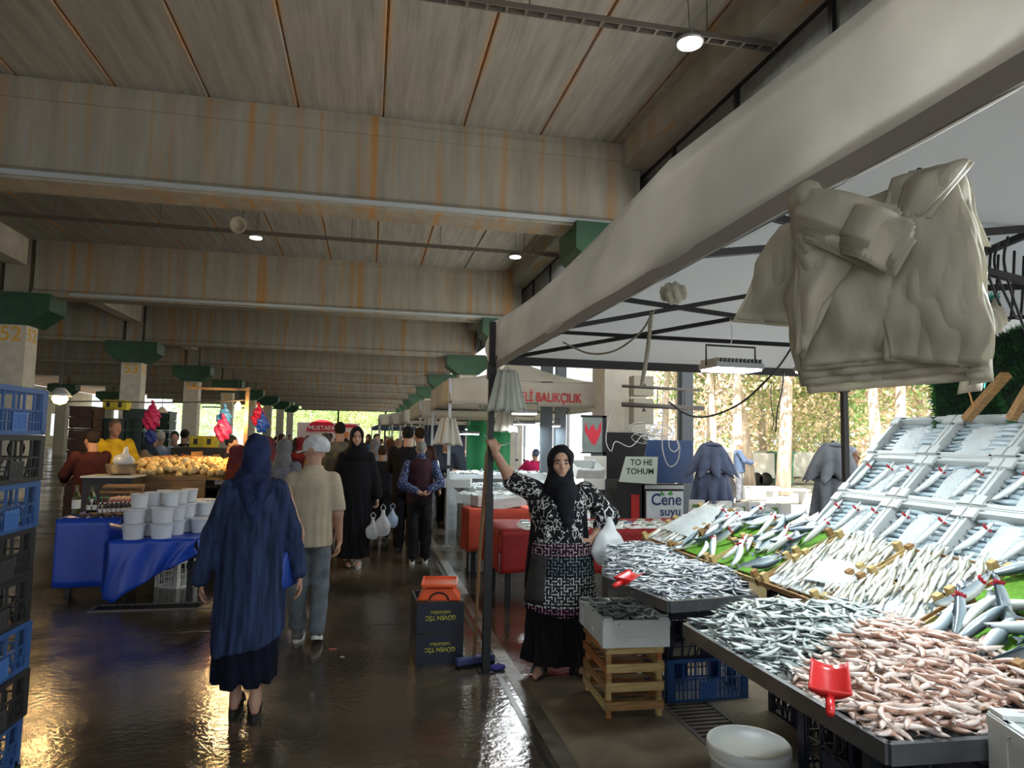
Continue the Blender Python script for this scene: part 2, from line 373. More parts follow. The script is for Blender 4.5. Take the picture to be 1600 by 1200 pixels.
# columns with green capitals
cap = MB(); cap.prism([(-.88, 5.02), (-.88, 4.6), (-.42, 4.24), (.42, 4.24), (.88, 4.6), (.88, 5.02)], -.48, .48); capm = cap.mesh('capital', M_green)
colm_ = MB(); colm_.box((0, 0, 2.13), (.68, .6, 4.26)); colm = colm_.mesh('shaft', M_col)
stub_ = MB(); stub_.box((0, .05, 5.7), (.55, .5, 1.42)); stub_.bb((-.75, -.16, 4.98), (.75, .4, 5.1)); stubm = stub_.mesh('column_head', M_beam)
M_black = mat('black_paint', (.006, .006, .008), .55)
NUMS = {2: '52', 3: '53', 4: '54', 5: '55', 6: '56', 7: '57'}
def column(x, i, side):
    y = YB[i]+.25
    c = thing('concrete_column', None, None, (x, y, 0)); struct(c)
    linkobj('shaft', colm, c); linkobj('capital', capm, c); linkobj('column_head', stubm, c)
    if side == 'l' and i in NUMS:
        text('number', NUMS[i], .5, M_num, c, (0, -.303, 4.0)); text('number', NUMS[i], .46, M_num, c, (.343, 0, 4.0), (PI/2, 0, PI/2))
    return c
for i in range(1, 10):
    column(-8.65, i, 'l')
    if i > 0: column(3.9, i, 'r')
for i in range(1, 8): column(-21.3, i, 'f')
# black wrap and electric boxes on the near right column
c1 = [o for o in C.objects if o.name.startswith('concrete_column') and abs(o.location.x-3.9) < .01 and abs(o.location.y-YB[1]-.25) < .01][0]
g = MB(); g.bb((-.36, -.33, 0), (.36, -.3, 1.78)); g.bb((-.36, -.33, 0), (-.34, .3, 1.78)); g.build('black_wrap', M_black, c1)

# cable trays and high-bay lamps
M_tray = mat('tray_steel', (.13, .12, .11), .5, metal=.3)
trm = MB()
trm.bb((-21, 0, 0), (4.2, .012, .06)); trm.bb((-21, .1, 0), (4.2, .112, .06))
for k in range(126): trm.bb((-21+k*.2, .012, .0), (-20.97+k*.2, .1, .01))
traym = trm.mesh('tray', M_tray)
rod_ = MB(); rod_.tube([(0, 0, 0), (0, 0, .5)], .008, 5); rodm = rod_.mesh('hanger_rod', M_tray)
for i in range(9):
    y = 6.3+BAY*i
    t = thing('cable_tray', None, None, (0, y, 5.93)); struct(t); linkobj('tray', traym, t)
    if i < 4:
        for k in range(8): linkobj('hanger_rod', rodm, t, (3.4-k*1.95, .06, 0))
M_lampw = mat('lamp_white', (1, 1, .97), .4, emit=14); M_lampy = mat('lamp_warm', (1, .9, .6), .4, emit=9)
M_alu = mat('cast_alu', (.3, .31, .32), .4, metal=.6)
def bay_lamp(x, y, m, r, label, w):
    t = thing('high_bay_lamp', label, 'lamp', (x, y, 5.9), group='high bay lamps under the roof')
    g = MB(); g.lathe([(.03, .12), (.06, .1), (.07, .03), (r+.02, .0), (r+.02, -.035), (r, -.035)], 20); g.build('housing', M_alu, t, True)
    g = MB(); g.lathe([(r-.005, -.03), (r-.005, -.05), (r*.7, -.06), (.01, -.062)], 20); g.build('diffuser', m, t, True)
    g = MB(); g.tube([(0, 0, .12), (0, .04, .5)], .006, 5); g.build('hanger', M_tray, t)
    l = bpy.data.lights.new('glow', 'AREA'); l.shape = 'DISK'; l.size = r*2; l.energy = w; l.color = (1, .97, .9) if m == M_lampw else (1, .85, .55)
    q = bpy.data.objects.new('glow', l); C.objects.link(q); q.parent = t; q.location = (0, 0, -.075)
rows = ['nearest', 'second', 'third', 'fourth', 'fifth', 'sixth', 'seventh']
for i in range(6):
    y = 6.36+8.75*i
    bay_lamp(3.2, y, M_lampw, .13, 'white round lamp on the %s cable tray along the stall side' % rows[i], 60)
    if i > 0: bay_lamp(-2.5, y, M_lampy if i == 1 else M_lampw, .13, 'round lamp over the middle of the hall on the %s cable tray' % rows[i], 60)
    if i > 1: bay_lamp(-8.85, y, M_lampy, .13, 'round lamp beside the numbered columns on the %s cable tray' % rows[i], 60)
# horn loudspeaker
t = thing('horn_speaker', 'round white horn loudspeaker hung from the cable tray', 'loudspeaker', (-2.72, 14.8, 6.0))
g = MB(); g.lathe([(.05, .0), (.06, .12), (.1, .2), (.17, .26), (.18, .27), (.15, .262), (.08, .2), (.03, .14)], 20); g.build('horn', mat('speaker_ivory', (.5, .5, .44), .5), t, True, rot=(R(100), 0, R(-10)))
g = MB(); g.tube([(0, 0, .0), (0, 0, .4)], .01, 5); g.build('hanger', M_tray, t)

# far end of hall: mullions
for x in (-9.5, -3.9, 2.0): 
    g = MB(); g.bb((x, 89, 0), (x+.22, 89.2, 6.4)); struct(g.build('trim_%d' % (10+int(x)+10), M_dark))
g = MB(); g.bb((-20, 89, 4.9), (4, 89.15, 5.05)); struct(g.build('trim_30', M_dark))
# steel posts on the open right side
for (x, y) in ((4.78, 9.7), (4.78, 18.0), (4.78, 26.5), (4.78, 35)):
    g = MB(); g.bb((x-.09, y-.09, 0), (x+.09, y+.09, 6.3)); g.bb((x-.11, y-.02, 0), (x-.09, y+.02, 6.3)); struct(g.build('steel_post', mat('post_grey', (.1, .12, .14), .5)))
# floor drains (slotted grates)
def grate(x0, y0, x1, y1, label, along='x', z=.006):
    t = thing('drain_grate', label, 'grate', ((x0+x1)/2, (y0+y1)/2, 0))
    w, h = x1-x0, y1-y0
    g = MB(); g.bb((-w/2, -h/2, -.02), (w/2, h/2, .001)); g.build('channel', mat('drain_black', (.006, .006, .006), .5), t)
    g = MB(); 
    for s in (-1, 1):
        g.bb((-w/2, s*h/2-.012, 0), (w/2, s*h/2+.012, z+.004)); g.bb((s*w/2-.012, -h/2, 0), (s*w/2+.012, h/2, z+.004))
    g.build('rim', MATS['tray_steel'], t)
    b = MB(); 
    if along == 'x': b.box((0, 0, z/2+.002), (.018, h-.02, z))
    else: b.box((0, 0, z/2+.002), (w-.02, .018, z))
    bm = b.mesh('grate_bar', mat('grate_iron', (.025, .023, .021), .45, metal=.3)); n = int((w if along == 'x' else h)/.05)
    for k in range(n):
        q = (-w/2+(k+.5)*w/n, 0, 0) if along == 'x' else (0, -h/2+(k+.5)*h/n, 0)
        linkobj('grate_bar', bm, t, q)
grate(-2.45, 7.02, -1.35, 7.24, 'slotted floor drain across the wet walkway beside the blue table')
grate(1.86, 2.4, 2.16, 4.2, 'ribbed black drain grate between the wooden crates and the fish table', 'y')
g = MB()
g.prism([(2.16, 4.0), (2.26, 4.0), (2.24, 4.2), (2.3, 4.35), (2.2, 4.4), (2.16, 4.15)], .0, .003, 'z'); tag(g.build('paint_mark', mat('floor_yellow', (.6, .45, .03), .7, var=.4)), 'worn yellow paint mark on the floor beside the black drain grate', 'paint mark')
# ================================================================ PEOPLE
M_skin = mat('skin', (.42, .235, .16), .55, var=.12, scale=12, sss=.05)
M_skin2 = mat('skin_tan', (.3, .155, .1), .55, var=.15, scale=12, sss=.05)
M_eyew = mat('eye_white', (.3, .27, .25), .3); M_eyed = mat('eye_dark', (.015, .008, .005), .2)
M_brow = mat('brow_dark', (.02, .013, .01), .8); M_lip = mat('lip', (.28, .12, .09), .5)
def cloth(name, col, **kw):
    kw.setdefault('rough', .9); kw.setdefault('var', .25); kw.setdefault('scale', 9); kw.setdefault('bump', .25); kw.setdefault('bscale', 60); kw.setdefault('spec', .2)
    return mat(name, col, **kw)
A3 = lambda *a: np.array(a, float)
def lerp(a, b, t): return A3(*a)*(1-t)+A3(*b)*t
# local frame: the figure faces -Y, its left hand on +X
def head_prims(hc, s=1.):
    c = lambda x, y, z: (hc[0]+x*s, hc[1]+y*s, hc[2]+z*s); e = lambda p, r: ('e', c(*p), tuple(q*s for q in r))
    return [e((0, .012, .03), (.074, .094, .092)), e((0, -.02, -.03), (.06, .068, .078)), e((0, -.055, -.088), (.03, .028, .024)),
            ('c', c(-.028, -.078, .022), c(.028, -.078, .022), .012*s, .012*s), ('c', c(0, -.085, .012), c(0, -.108, -.024), .008*s, .0135*s),
            e((-.038, -.062, -.022), (.022, .02, .02)), e((.038, -.062, -.022), (.022, .02, .02)),
            e((0, -.082, -.058), (.024, .014, .014)),
            ('-', e((-.031, -.094, .003), (.016, .012, .009))), ('-', e((.031, -.094, .003), (.016, .012, .009))),
            ('-', e((0, -.098, -.057), (.022, .004, .0015)))]
def ears(hc, s=1.):
    return [('e', (hc[0]+q*.076*s, hc[1]+.012*s, hc[2]-.01*s), (.009*s, .018*s, .03*s)) for q in (-1, 1)]
def hand_prims(w, d, n, side=1, curl=.5, s=1., spread=.18):
    """w wrist, d direction of the fingers, n palm normal (palm faces n), side: thumb side sign"""
    d = A3(*d); d /= np.linalg.norm(d); n = A3(*n); n -= d*(n@d); n /= np.linalg.norm(n); t = np.cross(d, n)*side; w = A3(*w)
    P = [('c', w-d*.03*s, w+d*.02*s, .024*s, .024*s)]
    for k, u in enumerate((-.026, -.009, .009, .026)):
        base = w+d*.085*s+t*u*s
        P.append(('c', w+d*.015*s+t*u*.6*s, base, .0135*s, .0115*s))
        L = (.066, .078, .072, .055)[3-k]*s; dd = d+t*spread*(u/.026)*.35; a1 = curl*.9; a2 = curl*1.9
        k1 = base+(dd*math.cos(a1)+n*math.sin(a1))*L*.5; k2 = k1+(dd*math.cos(a2)+n*math.sin(a2))*L*.5
        P += [('c', base, k1, .0098*s, .009*s), ('c', k1, k2, .009*s, .0072*s)]
    tb = w+d*.02*s+t*.024*s; t1 = tb+(d*.6+t*.62+n*.25)*.042*s; t2 = t1+(d*.85+t*.15+n*.4)*.034*s
    P += [('c', tb, t1, .0145*s, .011*s), ('c', t1, t2, .0105*s, .008*s)]
    return P
def foot_prims(a, yaw=0., s=1., toeup=0.):
    d = A3(math.sin(yaw), -math.cos(yaw), toeup); a = A3(*a)
    z0 = A3(0, 0, -a[2]+.03)
    heel = a+A3(0, 0, -.05)-d*.03; ball = a+d*.115*s+A3(0, 0, -.062); toe = a+d*.17*s+A3(0, 0, -.066)
    return [('c', a, heel, .038*s, .032*s), ('c', a+A3(0, 0, -.02), ball, .034*s, .028*s), ('c', ball, toe, .03*s, .022*s)]
def eyes(root, hc, s=1., look=0.):
    for q in (-1, 1):
        V, F = [], []
        g = MB(); g.lathe([(.0008, -.0115), (.006, -.0098), (.0112, -.004), (.0115, 0), (.0112, .004), (.008, .008)], 12)
        e = g.build('eye', [M_eyew], root, True, loc=(hc[0]+q*.031*s, hc[1]-.0775*s, hc[2]+.003*s), rot=(PI/2, 0, 0))
        g = MB(); g.lathe([(.0002, .0127), (.005, .0121), (.0072, .0102)], 12); g.build('iris', [M_eyed], e, True)
        g = MB(); g.tube([(hc[0]+q*a*s, hc[1]-b*s, hc[2]+z*s) for a, b, z in ((.012, .0905, .0215), (.024, .0915, .0255), (.038, .084, .026), (.05, .07, .02))], [.004*s, .0055*s, .005*s, .002*s], 6)
        g.build('eyebrow', M_brow, root, True)
    g = MB(); g.tube([(hc[0]+a*s, hc[1]-b*s, hc[2]-.052*s) for a, b in ((-.022, .082), (-.01, .0955), (0, .0965), (.01, .0955), (.022, .082))], [.001*s, .003*s, .0035*s, .003*s, .001*s], 6)
    g.tube([(hc[0]+a*s, hc[1]-b*s, hc[2]-.062*s) for a, b in ((-.02, .08), (-.008, .0945), (.008, .0945), (.02, .08))], [.001*s, .0035*s, .0035*s, .001*s], 6)
    g.build('lips', M_lip, root, True)
def folds(amp, fx=38., seed=0, z0=0., z1=1.4, down=True):
    ph = [(seed*1.7+i*2.1) for i in range(4)]
    def f(X, Y, Z):
        th = np.arctan2(Y, X); w = np.clip((z1-Z)/(z1-z0), 0, 1) if down else 1.
        q = np.sin(th*9+ph[0]+2.2*np.sin(Z*3+ph[1]))+.7*np.sin(th*17+ph[2]+3*np.sin(Z*4.5+ph[3]))+.4*np.sin(X*fx+Z*6)
        return (amp*q*w).astype(np.float32)
    return f
def crease(amp, seed=0):
    def f(X, Y, Z):
        q = np.sin(X*21+Z*17+seed)*np.sin(Z*31-Y*19+seed*2)+.6*np.sin((X+Y)*43+Z*11+seed)
        return (amp*q).astype(np.float32)
    return f
def addp(*fs):
    return lambda X, Y, Z: sum(f(X, Y, Z) for f in fs)
def cutz(lo=None, hi=None):
    def f(X, Y, Z):
        d = -9.
        if lo is not None: d = np.maximum(d, lo-Z)
        if hi is not None: d = np.maximum(d, Z-hi)
        return d+0*X+0*Y
    return f
def limb(P, rs): return [('c', P[i], P[i+1], rs[i], rs[i+1]) for i in range(len(P)-1)]

def person_root(label, loc, rz): return thing('person', label, 'person', loc, rz)

# ---- 1. woman in the blue coat, walking away
r = person_root('woman walking away in a long dark blue coat and blue headscarf', (-.66, 4.42, 0), PI+R(4)); r.scale = (.83, .95, 1)
hc = (0, .0, 1.505)
body = head_prims(hc)+[('c', (0, .01, 1.44), (0, .03, 1.34), .055, .06), ('l', [(.78, 0, .02, .2, .14), (1.0, 0, .02, .18, .13), (1.3, 0, .03, .18, .1)]),
    ('c', (-.09, 0, .8), (-.075, .03, .42), .085, .055), ('c', (-.075, .03, .42), (-.07, .1, .1), .055, .036), ('c', (.09, 0, .8), (.08, -.02, .45), .085, .055), ('c', (.08, -.02, .45), (.07, -.0, .1), .052, .034)]
ra = [(-.19, .03, 1.3), (-.31, .05, 1.04), (-.335, .0, .8)]; la = [(.19, .03, 1.3), (.3, .06, 1.03), (.33, .03, .8)]
body += limb(ra, [.055, .045, .03])+limb(la, [.055, .045, .03])
body += foot_prims((-.07, .1, .1), .1)+foot_prims((.07, .0, .1), -.1)
sdf_obj('body', body, .012, M_skin, r, .025, extra=[(hand_prims((-.335, .0, .79), (-.12, -.1, -1), (1, 0, 0), -1, .5), .005, .006), (hand_prims((.33, .03, .79), (0, -.1, -1), (-1, 0, 0), 1, .5), .005, .006)])
M_coat = cloth('blue_coat_linen', (.026, .042, .105), var=.6, scale=5, stretch=(5, 5, .7))
coat = [('l', [(.3, -.01, .03, .255, .21), (.5, 0, .03, .25, .2), (.75, 0, .035, .24, .19), (.95, 0, .04, .23, .18), (1.1, 0, .05, .22, .165), (1.24, 0, .05, .2, .14), (1.33, 0, .045, .15, .11), (1.4, 0, .04, .07, .08)])]
coat += [('c', (-.16, .045, 1.3), (-.265, .06, 1.05), .08, .072), ('c', (-.265, .06, 1.05), (-.325, .0, .82), .072, .06), ('c', (.16, .045, 1.3), (.265, .07, 1.04), .08, .072), ('c', (.265, .07, 1.04), (.335, .05, .8), .072, .06)]
def coatcut(X, Y, Z):   # slanted hem, low on the left, raised and split at the right
    return (.4+.1*np.clip(-X/.3, -1, 1)+.02*np.sin(X*11)) - Z + 0*Y
sdf_obj('coat', coat, .011, M_coat, r, .035, addp(folds(.0075, 30, 1, .3, 1.25), crease(.002, 2)), coatcut)
M_navy = cloth('navy_skirt', (.004, .006, .016))
sdf_obj('skirt', [('l', [(.2, .02, .04, .22, .19), (.5, 0, .03, .22, .18), (.9, 0, .03, .2, .15)])], .013, M_navy, r, .03, folds(.012, 30, 3, .1, .9), lambda X, Y, Z: (.2+.1*np.clip((-Y-.0)/.2, -1, 1)+.06*X/.2)-Z)
M_scarf = cloth('blue_scarf', (.018, .028, .085), var=.5, scale=14)
sc_ = [('e', (0, .015, 1.535), (.1, .118, .118)), ('c', (0, .03, 1.47), (0, .05, 1.35), .095, .115), ('e', (0, .1, 1.3), (.15, .06, .1)), ('c', (-.06, .14, 1.33), (-.02, .2, 1.12), .05, .02), ('c', (.09, .05, 1.36), (-.02, -.1, 1.22), .07, .06), ('c', (.06, .14, 1.36), (.015, .205, 1.18), .05, .018),
       ('-', ('e', (0, -.12, 1.5), (.06, .07, .085)))]
sdf_obj('headscarf', sc_, .008, M_scarf, r, .03, addp(crease(.003, 1), lambda X, Y, Z: (.004*np.sin(X*60+Z*25)+.003*np.sin(Z*70+X*30)).astype(np.float32)))
M_sandal = mat('sandal_black', (.015, .013, .013), .5)
def sandal(root, a, yaw, L=.25, m=None, hi=.03, name='sandal'):
    g = MB(); pts = []
    for i in range(14):
        w = 2*PI*i/14; pts.append((.046*math.cos(w)*(1-.12*math.sin(w)), -L/2*math.sin(w)))
    g.prism(pts, 0, hi, 'z')
    g.tube([(-.045, -.05, hi), (-.03, -.05, hi+.045), (0, -.05, hi+.06), (.03, -.05, hi+.045), (.045, -.05, hi)], .013, 6)
    g.tube([(-.042, .02, hi), (-.035, .05, hi+.06), (0, .085, hi+.07), (.035, .05, hi+.06), (.042, .02, hi)], .009, 6)
    return g.build(name, m or M_sandal, root, loc=(a[0]+.05*math.sin(yaw), a[1]-.05*math.cos(yaw), 0), rot=(0, 0, yaw))
sandal(r, (-.07, .1), .1, name='sandal'); sandal(r, (.07, .0), -.1)
# shoulder bag strap (part of bag) and the bag itself: carried thing
b = thing('handbag', 'bright blue handbag hanging behind the blue-coated woman\'s arm', 'bag', (-.47, 4.44, .72))
g = MB(); g.prism([(-.11, 0), (.11, 0), (.125, .05), (.1, .2), (.05, .25), (-.05, .25), (-.1, .2), (-.125, .05)], -.05, .05, 'y')
g.build('pouch', mat('bag_blue', (.01, .05, .3), .45, bump=.3), b, True, bevel=.015, rot=(0, 0, R(70)))
g = MB(); g.tube([(-.02, .0, .24), (-.04, -.04, .45), (-.06, -.09, .62), (-.1, -.08, .66)], .011, 6); g.tube([(.02, .06, .24), (-.0, .05, .45), (-.05, .02, .62), (-.1, .0, .66)], .008, 6); g.build('strap', mat('strap_navy', (.01, .015, .05), .6), b, True)
g = MB(); g.bb((.045, -.02, .16), (.056, .02, .2)); g.build('buckle', M_galv, b)

# ---- 2. man in cap and beige polo shirt, walking away
def polo_man():
    r = person_root('man walking away in a white cap, beige polo shirt and grey jeans', (-.42, 5.8, 0), PI-R(3))
    hc = (0, 0, 1.51)
    body = [('e', (0, .012, 1.54), (.074, .094, .092)), ('e', (0, -.02, 1.48), (.062, .07, .08)), ('c', (0, .03, 1.46), (0, .04, 1.33), .056, .062)]+ears(hc)
    body = [p if i < 0 else p for i, p in enumerate(head_prims(hc))]+[body[2]]+ears(hc)
    body += [('l', [(.8, 0, 0, .17, .12), (1.0, 0, 0, .17, .12), (1.3, 0, .02, .19, .1)]), ('c', (-.085, 0, .82), (-.08, .0, .45), .08, .055), ('c', (.085, 0, .82), (.085, .04, .45), .08, .055), ('c', (-.08, 0, .45), (-.08, .1, .1), .05, .038), ('c', (.085, .04, .45), (.08, -.02, .1), .05, .038)]
    ra = [(-.17, .02, 1.3), (-.21, .03, 1.02), (-.225, -.03, .8)]; la = [(.17, .02, 1.3), (.21, -.03, 1.03), (.2, -.2, .9)]
    body += limb(ra, [.05, .043, .026])+limb(la, [.05, .043, .026])
    sdf_obj('body', body, .011, M_skin, r, .022, extra=[(hand_prims((-.225, -.035, .79), (.05, -.1, -1), (1, 0, 0), -1, .6), .005, .006), (hand_prims((.215, -.21, .895), (-.1, -1, -.3), (-1, 0, 0), 1, .6), .005, .006)])
    M_polo = cloth('beige_polo', (.44, .38, .28), var=.1, scale=7)
    sh = [('l', [(.72, 0, .01, .178, .15), (.9, 0, .01, .18, .155), (1.1, 0, .015, .178, .15), (1.25, 0, .03, .18, .13), (1.34, 0, .035, .13, .1), (1.385, 0, .035, .072, .078)]),
          ('c', (-.155, .025, 1.285), (-.205, .03, 1.06), .07, .068), ('c', (.155, .025, 1.285), (.205, .0, 1.07), .07, .068)]
    sdf_obj('polo_shirt', sh, .01, M_polo, r, .03, addp(folds(.0055, 26, 2, .7, 1.3), crease(.0015, 1)), lambda X, Y, Z: np.maximum(np.where(np.abs(X) < .17, .76, 1.04)-Z, -9)+0*Y)
    g = MB(); g.lathe([(.08, 0), (.088, .02), (.075, .055), (.066, .055), (.062, .01)], 18, caps=False); g.build('collar', M_polo, r, True, loc=(0, .03, 1.345), rot=(R(10), 0, 0))
    M_jean = cloth('grey_jeans', (.13, .15, .17), var=.35, scale=7)
    j = [('e', (0, .02, .82), (.15, .125, .12)), ('c', (-.075, .015, .8), (-.085, .005, .45), .085, .075), ('c', (-.085, .005, .45), (-.085, .1, .12), .075, .068), ('c', (.075, .015, .8), (.09, .03, .45), .085, .075), ('c', (.09, .03, .45), (.085, -.02, .12), .075, .068)]
    sdf_obj('jeans', j, .01, M_jean, r, .025, addp(crease(.005, 3)), cutz(.09))
    capm_ = mat('cap_white', (.6, .62, .64), .8, var=.3, scale=16, col2=(.36, .4, .46))
    c = sdf_obj('cap', [('e', (0, .012, 1.555), (.1, .12, .1))], .008, capm_, r, .02, None, cutz(1.512))
    g = MB(); g.grid(lambda u, v: (-(.07-.14*u), -.07-.115*v*(1-(2*u-1)**2*.55), 1.53-.012*(2*u-1)**2-.02*v), 8, 5); g.build('cap_brim', capm_, r, True, solid=.006)
    M_hair = mat('hair_grey', (.2, .19, .18), .9, var=.4, scale=60)
    for q, (x, y, toe) in enumerate(((-.08, .1, .3), (.08, -.02, 0))):
        s = thing('x', None, None); bpy.data.objects.remove(s)
        sh = sdf_obj('shoe', foot_prims((0, 0, .11), 0)+[('c', (0, .03, .05), (0, -.15, .04), .045, .035)], .009, mat('shoe_grey', (.1, .1, .1), .6), r, .015, None, cutz(.025))
        sh.location = (x, y, .0 if not toe else .04); sh.rotation_euler = (toe, 0, 0)
        g = MB(); g.prism([(.046*math.cos(2*PI*i/12), -.06-.135*math.sin(2*PI*i/12)) for i in range(12)], 0, .032, 'z'); g.build('shoe_sole', mat('sole_white', (.6, .6, .58), .6), sh)
    # head turned to the left: rotate the cap
    for ch in r.children:
        if ch.name.startswith('cap'): ch.rotation_euler = (0, 0, R(62)); 
    return r
pm_r = polo_man(); pm_r.scale = (.97, 1, 1)

# ---- 3. woman in the black abaya facing the camera
def abaya():
    r = person_root('woman in a long black robe and hijab carrying clear plastic bags', (-.14, 9.0, 0), R(4)); r.scale = (.88, .95, 1)
    s = 1.06; hc = (0, -.01, 1.63)
    body = head_prims(hc, 1.05)+[('c', (0, .02, 1.56), (0, .03, 1.45), .055, .06), ('l', [(.8, 0, 0, .19, .13), (1.3, 0, .02, .19, .12), (1.42, 0, .02, .16, .1)]),
        ('c', (-.09, 0, .85), (-.08, 0, .1), .08, .04), ('c', (.09, 0, .85), (.08, -.02, .1), .08, .04)]
    la = [(.2, .02, 1.38), (.27, .04, 1.1), (.31, -.07, .86)]; ra = [(-.2, .02, 1.38), (-.26, .05, 1.1), (-.2, -.1, .92)]
    body += limb(la, [.05, .045, .028])+limb(ra, [.05, .045, .028])+foot_prims((-.08, 0, .1), .15)+foot_prims((.08, -.02, .1), -.15)
    sdf_obj('body', body, .011, M_skin, r, .022, extra=[(head_prims(hc, 1.05), .006, .012), (hand_prims((.315, -.085, .85), (.1, -.2, -1), (-1, 0, 0), 1, 1.1), .005, .006)])
    eyes(r, hc, 1.05)
    M_ab = cloth('black_robe', (.006, .006, .008), var=.2)
    ab = [('l', [(.1, 0, .02, .24, .2), (.5, 0, .01, .25, .19), (.85, 0, .01, .26, .18), (1.1, 0, .01, .25, .17), (1.3, 0, .015, .235, .15), (1.42, 0, .02, .17, .11), (1.5, 0, .02, .08, .08)])]
    ab += limb([(.19, .02, 1.37), (.28, .04, 1.1), (.32, -.06, .9)], [.085, .085, .075])+limb([(-.19, .02, 1.37), (-.28, .05, 1.1), (-.22, -.08, .95)], [.085, .085, .07])
    sdf_obj('robe', ab, .012, M_ab, r, .035, folds(.012, 28, 5, .1, 1.2), cutz(.12))
    hj = [('e', (0, .01, 1.66), (.104, .12, .12)), ('c', (0, .02, 1.58), (0, .02, 1.46), .1, .13), ('e', (0, 0, 1.4), (.2, .14, .13)), ('-', ('e', (0, -.12, 1.635), (.072, .085, .096)))]
    sdf_obj('hijab', hj, .008, M_ab, r, .025, crease(.002, 4))
    sandal(r, (-.08, -.0), .15); sandal(r, (.08, -.02), -.15, m=mat('sandal_white', (.5, .5, .48), .5))
abaya()
M_plast = mat('clear_film', (.75, .78, .8), .25, alpha=.45, spec=.7); M_plast2 = mat('blue_film', (.4, .5, .65), .3, alpha=.6)
def carrier(x, y, z, s, m, label, seed=0, name='plastic_bag'):
    b = thing(name, label, 'bag', (x, y, z))
    V, F = sdf([('e', (0, 0, .12*s), (.11*s, .07*s, .13*s)), ('c', (0, 0, .2*s), (0, 0, .33*s), .06*s, .018*s)], .01, .03, lambda X, Y, Z: (.004*np.sin(X*60+Z*14+seed)+.002*np.sin(Z*60-X*40)).astype(np.float32))
    linkobj('pouch', mkmesh('pouch', V, F, m, True), b)
    g = MB(); g.tube([(-.02, 0, .32*s), (-.03, 0, .38*s), (0, 0, .42*s), (.03, 0, .38*s), (.02, 0, .32*s)], .006, 6); g.build('handle', m, b, True)
    return b
p = gy(600, 835, 8.85); carrier(p.x-.02, 8.85, p.z-.02, .95, M_plast, 'clear bag of walnuts hanging from the black-robed woman\'s hand')
veg = cloth('walnut', (.3, .2, .1))
g = MB()
for k in range(26):
    a = rng.normal(size=3)*.035; g.lathe([(.004, -.018), (.016, -.01), (.018, .004), (.01, .016), (.003, .019)], 7, (p.x-.02+a[0], 8.85+a[1]*.6, p.z+.07+abs(a[2])))
tag(g.build('walnuts', veg, smooth=True), 'heap of walnuts inside the clear hanging bag', 'food', kind='stuff')
carrier(p.x-.14, 8.85, p.z-.06, .8, M_plast, 'smaller clear bag in front of the black robe, left of the walnut bag', 2)
carrier(p.x+.1, 8.9, p.z+.08, .72, M_plast2, 'bluish bag on the right of the walnut bag', 3)

